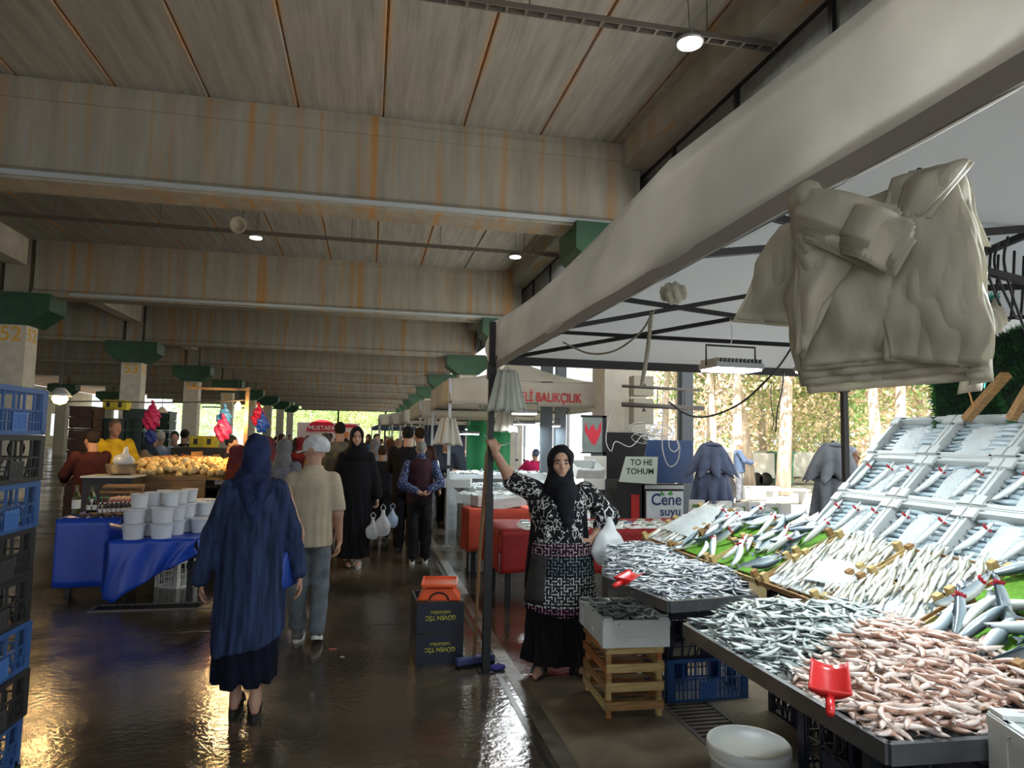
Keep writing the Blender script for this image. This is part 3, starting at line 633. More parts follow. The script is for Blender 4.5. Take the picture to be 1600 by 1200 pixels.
# ---- 4. seller leaning on the tent post
def seller():
    r = person_root('woman stallholder in black headscarf and patterned blouse leaning on post', (1.375, 4.78, 0), R(-13))
    r.rotation_euler = (0, 0, R(-9))
    hc = (-.0, -.01, 1.475); s = .98
    W_ = A3(-.475, -.06, 1.55)     # raised wrist near the post
    sh = A3(-.185, .02, 1.27); el = A3(-.37, -.0, 1.37)
    body = head_prims(hc, s)+[('c', (0, .02, 1.42), (0, .03, 1.3), .052, .058), ('l', [(.75, 0, 0, .2, .15), (.95, 0, 0, .17, .13), (1.15, 0, .0, .17, .12), (1.3, 0, .02, .15, .09)]),
        ('c', (-.1, 0, .78), (-.09, .0, .1), .09, .042), ('c', (.1, 0, .78), (.13, .02, .1), .09, .042)]
    lsh, lel, lwr = (.185, .02, 1.27), (.375, .1, 1.085), (.235, -.05, .95)
    body += [('c', sh, el, .058, .047), ('c', el, W_-A3(0, 0, .01), .047, .029), ('c', lsh, lel, .058, .046), ('c', lel, lwr, .045, .028)]
    body += foot_prims((-.12, -.02, .1), -.35)+foot_prims((.13, .02, .1), .3)
    sdf_obj('body', body, .01, M_skin, r, .02, extra=[(head_prims(hc, s), .005, .011), (hand_prims(W_, (-.3, .35, .85), (-.3, .9, -.3), -1, .8), .0045, .006), (hand_prims(lwr, (-.75, -.55, -.35), (-.2, .9, -.1), 1, .35), .0045, .006)])
    eyes(r, hc, s)
    M_bl = cloth('swirl_blouse', (.01, .01, .012))
    N, L, p = nodes_of(M_bl); tc = N.new('ShaderNodeTexCoord'); nz = N.new('ShaderNodeTexNoise'); nz.inputs['Scale'].default_value = 14
    mx = N.new('ShaderNodeMixRGB'); mx.blend_type = 'ADD'; mx.inputs[0].default_value = .12; L.new(tc.outputs['Object'], nz.inputs[0]); L.new(tc.outputs['Object'], mx.inputs[1]); L.new(nz.outputs['Color'], mx.inputs[2])
    v = N.new('ShaderNodeTexVoronoi'); v.feature = 'DISTANCE_TO_EDGE'; v.inputs['Scale'].default_value = 23; L.new(mx.outputs[0], v.inputs[0])
    rp = N.new('ShaderNodeValToRGB'); e = rp.color_ramp.elements; e[0].position = .045; e[0].color = (.62, .62, .6, 1); e[1].position = .075; e[1].color = (.008, .008, .01, 1); L.new(v.outputs[0], rp.inputs[0])
    n3 = N.new('ShaderNodeTexNoise'); n3.inputs['Scale'].default_value = 22; L.new(tc.outputs['Object'], n3.inputs[0]); r3 = N.new('ShaderNodeValToRGB'); r3.color_ramp.elements[0].position = .45; r3.color_ramp.elements[1].position = .5; L.new(n3.outputs[0], r3.inputs[0])
    m2 = N.new('ShaderNodeMixRGB'); L.new(r3.outputs[0], m2.inputs[0]); m2.inputs[1].default_value = (.008, .008, .01, 1); L.new(rp.outputs[0], m2.inputs[2]); L.new(m2.outputs[0], p.inputs['Base Color'])
    bl = [('l', [(.84, 0, 0, .2, .165), (1.0, 0, -.005, .195, .165), (1.12, 0, -.02, .195, .17), (1.24, 0, .0, .19, .13), (1.31, 0, .02, .12, .09), (1.36, 0, .02, .07, .07)])]
    bl += [('c', sh, (-.35, .01, 1.345), .08, .072), ('c', sh, (-.15, 0, 1.1), .07, .07), ('c', lsh, lel, .078, .074), ('c', lel, lerp(lel, lwr, .45), .074, .066)]
    dcut = A3(-.7, .3, .75)
    sdf_obj('blouse', bl, .009, M_bl, r, .03, addp(folds(.004, 25, 2, .8, 1.3), crease(.002, 5)))
    M_bk = cloth('black_dress', (.006, .006, .008))
    ves = [('l', [(.42, .02, .05, .26, .14), (.8, 0, .05, .225, .15), (1.1, 0, .05, .2, .14), (1.3, 0, .04, .13, .09)]), ('c', (-.14, .0, 1.28), (-.19, -.02, .6), .05, .06), ('c', (.13, -.01, 1.3), (.14, -.1, 1.1), .03, .035), ('c', (.14, -.1, 1.1), (.17, -.04, .9), .035, .045)]
    sdf_obj('vest', ves, .011, M_bk, r, .025, folds(.006, 25, 1, .4, 1.2))
    sk = [('l', [(.06, 0, .01, .25, .2), (.4, 0, .01, .23, .18), (.75, 0, .0, .21, .165), (.95, 0, 0, .18, .14)])]
    sdf_obj('skirt', sk, .011, M_bk, r, .03, folds(.013, 30, 7, .05, .9), cutz(.09))
    # apron
    M_ap = cloth('maze_apron', (.3, .32, .31))
    N, L, p = nodes_of(M_ap); tc = N.new('ShaderNodeTexCoord'); mp = N.new('ShaderNodeMapping'); mp.inputs['Rotation'].default_value = (PI/2, 0, 0); L.new(tc.outputs['Object'], mp.inputs[0])
    def brick(rot, w):
        mq = N.new('ShaderNodeMapping'); mq.inputs['Rotation'].default_value = (0, 0, rot); L.new(mp.outputs[0], mq.inputs[0])
        b = N.new('ShaderNodeTexBrick'); b.inputs['Scale'].default_value = 14; b.inputs['Mortar Size'].default_value = .1; b.inputs['Brick Width'].default_value = w; b.inputs['Row Height'].default_value = .3; b.inputs['Color1'].default_value = (.42, .45, .44, 1); b.inputs['Color2'].default_value = (.42, .45, .44, 1); b.inputs['Mortar'].default_value = (.01, .01, .012, 1); L.new(mq.outputs[0], b.inputs[0]); return b
    b1 = brick(0, .75); b2 = brick(PI/2, .9); ck = N.new('ShaderNodeTexChecker'); ck.inputs['Scale'].default_value = 26; L.new(mp.outputs[0], ck.inputs[0])
    m1 = N.new('ShaderNodeMixRGB'); L.new(ck.outputs['Fac'], m1.inputs[0]); L.new(b1.outputs[0], m1.inputs[1]); L.new(b2.outputs[0], m1.inputs[2])
    sp = N.new('ShaderNodeSeparateXYZ'); L.new(tc.outputs['Object'], sp.inputs[0])
    band = N.new('ShaderNodeValToRGB'); band.color_ramp.interpolation = 'CONSTANT'; e = band.color_ramp.elements
    e[0].position = 0; e[0].color = (.75, .3, .55, 1); e[1].position = .14; e[1].color = (1, 1, 1, 1)
    for pos, cc in ((.52, (.28, .36, .42, 1)), (.78, (.8, .5, .6, 1)), (.95, (1, 1, 1, 1))): q = e.new(pos); q.color = cc
    mr = N.new('ShaderNodeMapRange'); mr.inputs[1].default_value = .42; mr.inputs[2].default_value = .95; L.new(sp.outputs[2], mr.inputs[0]); L.new(mr.outputs[0], band.inputs[0])
    m2 = N.new('ShaderNodeMixRGB'); m2.blend_type = 'MULTIPLY'; m2.inputs[0].default_value = 1; L.new(m1.outputs[0], m2.inputs[1]); L.new(band.outputs[0], m2.inputs[2]); L.new(m2.outputs[0], p.inputs['Base Color'])
    def apn(u, v):
        th = (-.5+u)*2.45; z = .43+.5*v+.05*abs(math.sin(th))*(1-v); rx = .275-.055*v; ry = .235-.055*v
        return (rx*math.sin(th)*1.0+.01, -ry*math.cos(th)-.004+.006*math.sin(u*40+v*3)*(1-v), z)
    g = MB(); g.grid(apn, 40, 20); g.build('apron', M_ap, r, True, solid=.004)
    g = MB()
    g.grid(lambda u, v: ((.28-.06*v)*math.sin((-.5+u)*.7-.85), -(.245-.06*v)*math.cos((-.5+u)*.7-.85)-.008, .52+.32*v), 16, 8); 
    g.build('apron_pocket', mat('pocket_cloth', (.02, .02, .02), .75, var=.6, scale=12), r, True, solid=.003)  # dark matte pocket fabric with mottled tone
    hj = [('e', (0, .01, 1.5), (.098, .114, .112)), ('c', (0, .01, 1.43), (0, .0, 1.33), .09, .11), ('e', (0, -.03, 1.27), (.13, .12, .12)), ('c', (0, -.11, 1.28), (.03, -.165, 1.08), .075, .045), ('c', (.05, -.1, 1.3), (.05, -.17, 1.14), .05, .03),
          ('-', ('e', (0, -.115, 1.475), (.068, .085, .093)))]
    sdf_obj('headscarf', hj, .007, cloth('black_scarf', (.008, .009, .013), var=.3), r, .025, addp(crease(.003, 8), lambda X, Y, Z: (.003*np.sin(X*50-Z*45)).astype(np.float32)))
    sandal(r, (-.12, -.02), -.35); sandal(r, (.13, .02), .3)
seller()
p = gy(948, 872, 4.6)
b = carrier(1.69, 4.62, .76, 1.05, mat('white_film', (.8, .82, .84), .4, translucent=.3), 'white plastic bag on the stallholder\'s hip side, above the fish tray', 5)
b.scale = (1.1, 1, .95)

# ---- 5. man in the maroon waistcoat, hands behind his back
def vestman():
    r = person_root('man from behind in a maroon waistcoat with hands clasped behind', (.7, 9.15, 0), PI-R(2)); r.scale = (.86, .95, 1)
    hc = (0, -.03, 1.5)
    body = head_prims(hc)+ears(hc)+[('c', (0, .0, 1.45), (0, .03, 1.33), .056, .06), ('l', [(.8, 0, 0, .18, .13), (1.3, 0, .02, .19, .11)]), ('c', (-.09, 0, .82), (-.09, .0, .1), .08, .04), ('c', (.09, 0, .82), (.09, .0, .1), .08, .04)]
    ra = [(-.2, .03, 1.28), (-.3, .14, 1.05), (-.06, .22, .93)]; la = [(.2, .03, 1.28), (.29, .14, 1.03), (.0, .25, .93)]
    body += limb(ra, [.05, .043, .028])+limb(la, [.05, .043, .028])
    sdf_obj('body', body, .011, M_skin, r, .022, extra=[(hand_prims((.0, .25, .925), (-1, .1, -.25), (0, -.2, 1), 1, .6), .005, .006)])
    M_mar = cloth('maroon_waistcoat', (.035, .014, .02)); M_pat = cloth('navy_print_shirt', (.02, .03, .08), col2=(.25, .28, .4), scale=60, thr=(.4, .45))
    sdf_obj('shirt', limb(ra[:2]+[lerp(ra[1], ra[2], .75)], [.07, .068, .052])+limb(la[:2]+[lerp(la[1], la[2], .75)], [.07, .068, .052])+[('c', (0, .03, 1.33), (0, .03, 1.38), .1, .075)], .011, M_pat, r, .02, crease(.003, 2))
    sdf_obj('waistcoat', [('l', [(.72, 0, .0, .2, .15), (.95, 0, .01, .2, .155), (1.15, 0, .02, .2, .15), (1.28, 0, .03, .2, .13), (1.37, 0, .03, .1, .09)])], .011, M_mar, r, .03, folds(.006, 25, 4, .7, 1.3), cutz(.78))
    M_tr = cloth('black_trousers', (.01, .01, .012))
    sdf_obj('trousers', [('e', (0, .02, .82), (.18, .15, .12)), ('c', (-.09, .01, .8), (-.11, .0, .1), .105, .08), ('c', (.09, .01, .8), (.09, .05, .1), .105, .08)], .011, M_tr, r, .02, crease(.006, 1), cutz(.07))
    for x, y in ((-.11, 0), (.09, .05)):
        s = sdf_obj('shoe', foot_prims((0, 0, .11), 0), .01, M_black, r, .015, None, cutz(.02)); s.location = (x, y, 0)
        g = MB(); g.prism([(.044*math.cos(2*PI*i/12), -.06-.135*math.sin(2*PI*i/12)) for i in range(12)], 0, .03, 'z'); g.build('shoe_sole', MATS['sole_white'], s)
    sdf_obj('hair', [('e', (0, -.0, 1.525), (.08, .098, .09)), ('-', ('e', (0, -.1, 1.5), (.09, .11, .2))), ('-', ('e', (0, -.01, 1.63), (.06, .08, .05)))], .008, mat('hair_grey', (.2, .19, .18), .9), r, .015)
vestman()

# ---- crowd: a few figures shared as meshes, coloured one by one
def proto(kind):
    """returns list of (part, mesh, default key)"""
    hc = (0, -.01, 1.5); out = []
    def mk(nm, prims, vox, k, post=None, cut=None):
        V, F = sdf(prims, vox, k, post, cut); me = mkmesh(nm, V, F, M_skin, True); return me
    legs = [('c', (-.09, 0, .82), (-.09, .03, .1), .085, .04), ('c', (.09, 0, .82), (.09, -.03, .1), .085, .04)]
    bend = kind == 'reach'
    if bend: la = [(.2, .0, 1.3), (.24, -.15, 1.08), (.12, -.36, 1.0)]; ra = [(-.2, .0, 1.3), (-.24, -.14, 1.08), (-.1, -.36, 1.05)]
    else: la = [(.2, .02, 1.3), (.26, .04, 1.04), (.27, -.06, .8)]; ra = [(-.2, .02, 1.3), (-.26, .04, 1.04), (-.27, -.06, .8)]
    body = head_prims(hc)+ears(hc)+[('c', (0, .02, 1.45), (0, .03, 1.33), .056, .06), ('l', [(.8, 0, 0, .18, .12), (1.3, 0, .02, .18, .1)])]+legs+limb(la, [.05, .043, .028])+limb(ra, [.05, .043, .028])
    body += foot_prims((-.09, .03, .1))+foot_prims((.09, -.03, .1))
    for w, q, sd in ((la, 1, 1), (ra, -1, -1)):
        dd = A3(*w[2])-A3(*w[1]); body += hand_prims(w[2], dd, (-q, 0, 0) if not bend else (0, 0, -1), sd, .5)
    out.append(('body', mk('body', body, .0125, .014), 'skin'))
    wd = 1.1 if kind == 'robe' else 1.
    top = [('l', [(.76, 0, 0, .2, .15), (.95, 0, 0, .195, .15), (1.15, 0, .01, .2, .145), (1.28, 0, .025, .2, .12), (1.36, 0, .03, .09, .085)])]
    sl = 1. if kind in ('robe', 'reach', 'coat') else .4
    for w in (la, ra):
        top += limb([w[0], w[1]], [.072, .07]) if sl == 1. else limb([w[0], lerp(w[0], w[1], .75)], [.072, .07])
        if sl == 1.: top += limb([w[1], lerp(w[1], w[2], .85)], [.07, .055])
    if kind in ('robe', 'coat'):
        zb = .1 if kind == 'robe' else .45
        top.append(('l', [(zb, 0, .01, .25, .2), (.5 if kind == 'robe' else .6, 0, .01, .24, .19), (.9, 0, .01, .215, .165), (1.2, 0, .01, .19, .14)]))
        out.append(('robe' if kind == 'robe' else 'coat', mk('robe', top, .0135, .03, folds(.009, 28, 3, .1, 1.2), cutz(zb+.02)), 'top'))
    else:
        out.append(('shirt', mk('shirt', top, .0135, .025, folds(.005, 28, 2, .7, 1.3), cutz(.78)), 'top'))
    if kind != 'robe':
        out.append(('trousers' if kind != 'coat' else 'skirt', mk('trousers', [('e', (0, .02, .82), (.175, .14, .12)), ('c', (-.09, .01, .8), (-.095, .03, .1), .1, .075), ('c', (.09, .01, .8), (.095, -.02, .1), .1, .075)], .0135, .02 if kind != 'coat' else .1, crease(.005, 1), cutz(.06)), 'bottom'))
    if kind in ('robe', 'coat'):
        out.append(('headscarf', mk('headscarf', [('e', (0, .01, 1.53), (.1, .116, .114)), ('c', (0, .02, 1.46), (0, .03, 1.34), .095, .12), ('e', (0, .02, 1.3), (.17, .13, .1)), ('-', ('e', (0, -.125, 1.5), (.06, .075, .086)))], .01, .02, crease(.003, 3)), 'hair'))
    else:
        out.append(('hair', mk('hair', [('e', (0, .014, 1.54), (.082, .1, .093)), ('-', ('e', (0, -.12, 1.47), (.1, .1, .105)))], .009, .012, lambda X, Y, Z: (.002*np.sin(X*90)*np.sin(Z*80+Y*60)).astype(np.float32)), 'hair'))
    shoe = MB()
    for x, y in ((-.09, .03), (.09, -.03)): shoe.prism([(x+.05*math.cos(2*PI*i/12), y-.06-.14*math.sin(2*PI*i/12)) for i in range(12)], 0, .05, 'z')
    out.append(('shoes', shoe.mesh('shoes', M_black), 'shoe'))
    return out
PROTO = {k: proto(k) for k in ('man', 'reach', 'robe', 'coat')}
CL = {}
def cm(c):
    k = 'cloth_%02d_%02d_%02d' % tuple(int(q*99) for q in c)
    return cloth(k, c)
def walker(kind, px, Y, rz, h, top, bottom=(.02, .02, .025), hair=(.015, .012, .01), label='', x=None, z=0, lean=0, shoe=None):
    X = gy(px, 700, Y).x if x is None else x
    r = thing('person', label, 'person', (X, Y, z), R(rz)); s = h/1.62; r.scale = (s*.92, s*.95, s)
    if lean: r.rotation_euler = (R(lean), 0, R(rz))
    col = {'skin': M_skin if rng.random() < .6 else M_skin2, 'top': cm(top), 'bottom': cm(bottom), 'hair': cm(hair), 'shoe': M_black}
    for nm, me, key in PROTO[kind]:
        o = linkobj(nm, me, r); o.material_slots[0].link = 'OBJECT'; o.material_slots[0].material = col[key]
    return r
blk = (.008, .008, .01)
# right-hand group by the stalls
walker('reach', 637, 10.0, 172, 1.80, blk, blk, label='black-haired man in black clothes left of the maroon waistcoat')
walker('man', 655, 11.2, 200, 1.80, (.05, .02, .018), (.03, .03, .04), (.035, .02, .012), 'short-haired man in dark patterned shirt behind the maroon waistcoat')
walker('man', 668, 12.2, 150, 1.5, (.5, .48, .45), (.1, .1, .12), (.04, .02, .015), 'woman with brown hair in a white top near the white tent leg')
walker('reach', 697, 13.0, 30, 1.62, (.012, .014, .02), blk, label='vendor in a black T-shirt standing beneath hanging bags behind the white tent leg')
walker('reach', 722, 15.5, 50, 1.45, (.02, .022, .03), blk, label='vendor in dark clothes seated low behind the far fish counter lamp')
walker('reach', 598, 11.2, 170, 1.5, (.012, .011, .012), blk, (.05, .03, .02), label='figure in a long black coat in front of the checked headscarf woman')
# behind the abaya woman and the polo man
walker('man', 530, 11.0, 186, 1.86, (.13, .12, .09), (.05, .05, .05), (.02, .015, .01), 'tall dark-haired man in a khaki shirt behind the black-robed woman')
walker('man', 508, 10.2, 170, 1.68, (.06, .05, .03), blk, (.06, .05, .04), 'man in an olive brown jacket walking right of the white cap')
walker('coat', 445, 8.6, 150, 1.58, (.13, .14, .17), (.1, .1, .1), (.13, .13, .14), 'woman in a grey headscarf between the blue coat and the cap')
walker('robe', 585, 13.4, 175, 1.6, (.25, .25, .27), blk, (.2, .19, .2), 'woman in a grey patterned headscarf right of the black robe')
walker('man', 588, 17.5, 10, 1.72, (.02, .07, .16), (.03, .04, .06), (.03, .02, .015), 'man in a blue T-shirt facing the camera under the dark canopy')
walker('man', 604, 19.5, 0, 1.66, (.12, .2, .3), (.05, .05, .06), (.2, .15, .1), 'fair-haired person in light blue among the far crowd')
walker('robe', 610, 15.2, 185, 1.6, (.07, .03, .025), blk, (.12, .05, .03), 'woman in a brown printed headscarf ahead of the blue T-shirt man')
walker('coat', 622, 16.5, 160, 1.6, (.2, .12, .08), blk, (.3, .2, .14), 'woman in a tan headscarf in the crowd beside the white tents')
walker('robe', 497, 14.0, 180, 1.62, (.03, .03, .04), blk, (.2, .03, .03), 'figure with a dark red headscarf left of the khaki shirt man')
walker('robe', 470, 12.6, 175, 1.6, (.08, .015, .02), blk, (.22, .025, .03), 'woman in a dark red headscarf seen above the white cap')
walker('coat', 420, 12.0, 195, 1.6, (.1, .03, .04), blk, (.12, .03, .05), 'woman in a plum headscarf left of the grey headscarf')
FC = [(515, 22, (.12, .12, .14)), (480, 25, (.1, .04, .03)), (462, 28, (.04, .04, .05)), (540, 27, (.3, .28, .25)), (575, 24, (.2, .1, .1)), (596, 30, (.35, .33, .3)), (632, 26, (.1, .05, .05)), (440, 20, (.03, .03, .05)), (402, 17, (.04, .03, .03)),
      (490, 33, (.25, .05, .05)), (525, 36, (.05, .08, .12)), (560, 40, (.3, .3, .32)), (612, 38, (.1, .1, .15)), (430, 30, (.05, .03, .03)), (390, 24, (.03, .03, .03)), (452, 38, (.15, .1, .08)), (506, 45, (.4, .1, .1)), (548, 48, (.1, .1, .1)), (585, 50, (.3, .25, .2)), (625, 45, (.05, .1, .15))]
ORD = ['first', 'second', 'third', 'fourth', 'fifth', 'sixth', 'seventh', 'eighth', 'ninth', 'tenth', 'eleventh', 'twelfth', 'thirteenth', 'fourteenth', 'fifteenth', 'sixteenth', 'seventeenth', 'eighteenth', 'nineteenth', 'twentieth']
def cname(c):
    r_, g_, b_ = c; m = max(c)
    if m-min(c) < .045: return 'pale' if m > .2 else ('grey' if m > .07 else 'black')
    if r_ == m: return 'red' if r_ > 2.5*g_ and r_ > .15 else 'brown'
    return 'blue'
NM = {(.12, .12, .14): 'slate', (.1, .04, .03): 'rust brown', (.04, .04, .05): 'charcoal', (.3, .28, .25): 'cream', (.2, .1, .1): 'dusty red'}
for i, (px, Y, c) in enumerate(FC):
    walker(['man', 'robe', 'coat', 'man', 'robe'][i % 5], px, Y, rng.uniform(-40, 220), rng.uniform(1.55, 1.75), c, (.03, .03, .04), tuple(np.array((.03, .02, .015))*rng.uniform(.5, 3)),
           'distant shopper in a %s %s, %s from the left in the far crowd' % (cname(c), ['shirt', 'long robe', 'coat', 'shirt', 'long robe'][i % 5], ORD[sorted(q[0] for q in FC).index(px)]))['group'] = 'distant shoppers in the hall'
# left side
walker('reach', 178, 11.6, 38, 1.84, (.62, .4, .02), (.05, .04, .03), (.12, .09, .07), 'grey-haired man in a yellow polo shirt behind the onion stall')
walker('reach', 143, 9.6, 230, 1.66, (.035, .008, .01), blk, (.02, .014, .01), 'dark-haired man in a maroon T-shirt facing the yellow polo man')
walker('coat', 236, 12.6, 80, 1.62, (.3, .22, .13), (.05, .05, .05), (.035, .05, .08), 'woman in profile with slate blue headscarf and beige coat at the onions')
walker('man', 250, 13.6, 175, 1.68, (.3, .38, .5), (.05, .05, .06), (.4, .38, .36), 'white-haired man in a light blue shirt behind the beige-coated woman')
walker('man', 272, 14.2, 10, 1.68, (.12, .1, .1), blk, (.02, .015, .012), 'dark-haired man in shade beside the column with number 54')
walker('man', 288, 15.0, 160, 1.72, blk, blk, (.012, .01, .01), 'figure all in black in front of the column with number 54')
walker('reach', 362, 11.0, 70, 1.62, (.012, .012, .014), blk, (.02, .015, .012), 'black-clad vendor reaching under the blue and pink hanging bags')
walker('coat', 372, 9.6, 110, 1.5, (.1, .02, .015), blk, (.08, .02, .02), 'shopper in dark red clothes bending at the end of the onion heap')
# outside right
walker('reach', 1155, 17.3, 60, 1.74, (.05, .075, .13), (.1, .11, .13), (.5, .5, .5), 'white-haired old man in a blue-grey shirt standing in the sunny yard')
w_ = walker('reach', 1222, 5.5, 90, 1.62, (.012, .013, .018), blk, (.02, .02, .02), 'person in black bending behind the fish display', lean=33)
walker('reach', 1330, 7.6, 20, 1.62, (.05, .03, .04), blk, (.4, .45, .6), 'person in a pale blue cap behind the tent corner post')
walker('reach', 822, 14.2, 200, 1.5, (.5, .02, .1), (.05, .05, .06), (.1, .12, .18), 'vendor in a magenta jacket bending over the far fish counter', lean=-15)
# ================================================================ NEAR TENT
M_tent = mat('tent_cloth', (.78, .76, .72), .85, var=.22, scale=1.3, translucent=.45, bump=.1, bscale=300)
M_tentin = mat('tent_roof', (.66, .7, .74), .8, translucent=.35)
TX0, TX1, TZ = .92, 3.95, 2.2
t = thing('market_tent', 'large white canopy over the fish stall with black folding frame', 'tent', (TX0, 5.0, 0))
def T(x, y, z): return (x-TX0, y-5.0, z)
# valance on the aisle side: sagging cloth from the hem up over the edge
def val(u, v):
    y = 5.2-6.4*u; sag = .07*math.sin(PI*min(1, max(0, (u*6.4) % 3.2/3.2)))
    z0 = 2.165+.01*math.sin(y*5); z1 = 2.56-sag
    z = z0+(z1-z0)*v; x = .905-.025*math.sin(v*PI)*(.6+.4*math.sin(y*4.1))+.012*math.sin(y*9+v*4)*math.sin(v*PI)+v*.03+.014*math.sin((y*2.2+v*3.1)*2.3)*math.sin(v*PI)
    return T(x, y, z)
g = MB(); g.grid(val, 90, 14); g.build('valance', M_tent, t, True, solid=.003)
g = MB(); g.grid(lambda u, v: T(.90+.003*math.sin(u*60), 5.2-6.4*u, 2.16+.045*v), 60, 1); g.build('hem', mat('tent_hem', (.26, .24, .22), .9), t, solid=.008)
# roof: two hipped bays
def roof(y0, y1, nm='roof'):
    cx, cy = (TX0+TX1)/2, (y0+y1)/2; g = MB()
    def f(side):
        def q(u, v):
            c = [(TX0+.03, y0), (TX1, y0), (TX1, y1), (TX0+.03, y1)]; a, b = c[side], c[(side+1) % 4]
            x = a[0]*(1-u)+b[0]*u; y = a[1]*(1-u)+b[1]*u; z = 2.5-.05*math.sin(PI*u)*(1-v)
            return T(x*(1-v)+cx*v, y*(1-v)+cy*v, z+(3.0-2.5)*v-.08*math.sin(PI*v)*math.sin(PI*u))
        return q
    for s in range(4): g.grid(f(s), 10, 8)
    g.build(nm, M_tentin, t, True)
roof(2.0, 5.02); roof(-1.2, 2.0)
g = MB(); g.grid(lambda u, v: T(TX0+3.03*u, 5.03+.01*math.sin(u*22), 2.24+.27*v), 30, 3); g.grid(lambda u, v: T(TX1+.01*math.sin(u*40), 5.02-6.2*u, 2.24+.27*v), 40, 3); g.build('side_valance', M_tentin, t, True)
def post(x, y, z1=2.5, z0=0):
    g = MB(); g.bb(T(x-.022, y-.022, z0), T(x+.022, y+.022, z1)); g.bb(T(x-.027, y-.027, z0), T(x+.027, y+.027, 1.25)); g.bb(T(x-.05, y-.05, 0), T(x+.05, y+.05, .012)); g.bb(T(x-.032, y-.032, 2.08), T(x+.032, y+.032, 2.2))
    return g.build('leg', M_dark, t)
post(.87, 4.87); post(3.87, 4.95); post(3.92, 2.0); post(3.92, -1.1); post(.95, -1.1)
g = MB(); g.bb(T(.9, 4.86, 2.19), T(3.92, 4.9, 2.25)); g.build('frame_bar', M_dark, t)
def truss(a, b, n=2):
    a, b = A3(*a), A3(*b); g = MB()
    for k in range(n):
        p, q = a+(b-a)*k/n, a+(b-a)*(k+1)/n; z0, z1 = A3(0, 0, 2.24), A3(0, 0, 2.46)
        off = A3(0, .015, 0)
        g.bar(T(*(p+z0)), T(*(q+z1)), .024); g.bar(T(*(p+z1+off)), T(*(q+z0+off)), .024)
    return g.build('scissor_truss', M_dark, t)
for y in (2.0, -1.15): truss((TX0+.03, y, 0), (TX1-.03, y, 0))
truss((TX1-.04, 4.95, 0), (TX1-.04, 2.0, 0)); truss((TX1-.04, 2.0, 0), (TX1-.04, -1.1, 0)); 
truss((TX0+.06, 4.9, 0), (2.43, 3.5, -.02), 1); truss((TX1-.05, 4.9, 0), (2.43, 3.5, -.02), 1); truss((TX0+.06, 3.5, 0), (2.43, 3.5, .1), 1); truss((2.43, 3.5, .1), (TX1-.05, 3.5, 0), 1); truss((2.43, 2.0, 0), (2.43, 3.5, .05), 1)
g = MB()
g.bar(T(2.43, 3.5, 2.3), T(2.43, 3.5, 2.98), .03); g.bar(T(2.43, .4, 2.3), T(2.43, .4, 2.98), .03); g.build('peak_pole', M_dark, t)
g = MB()
g.bar(T(.95, 4.8, 2.2), T(.95, -1.1, 2.2), .022); g.build('eave_rail', M_dark, t)

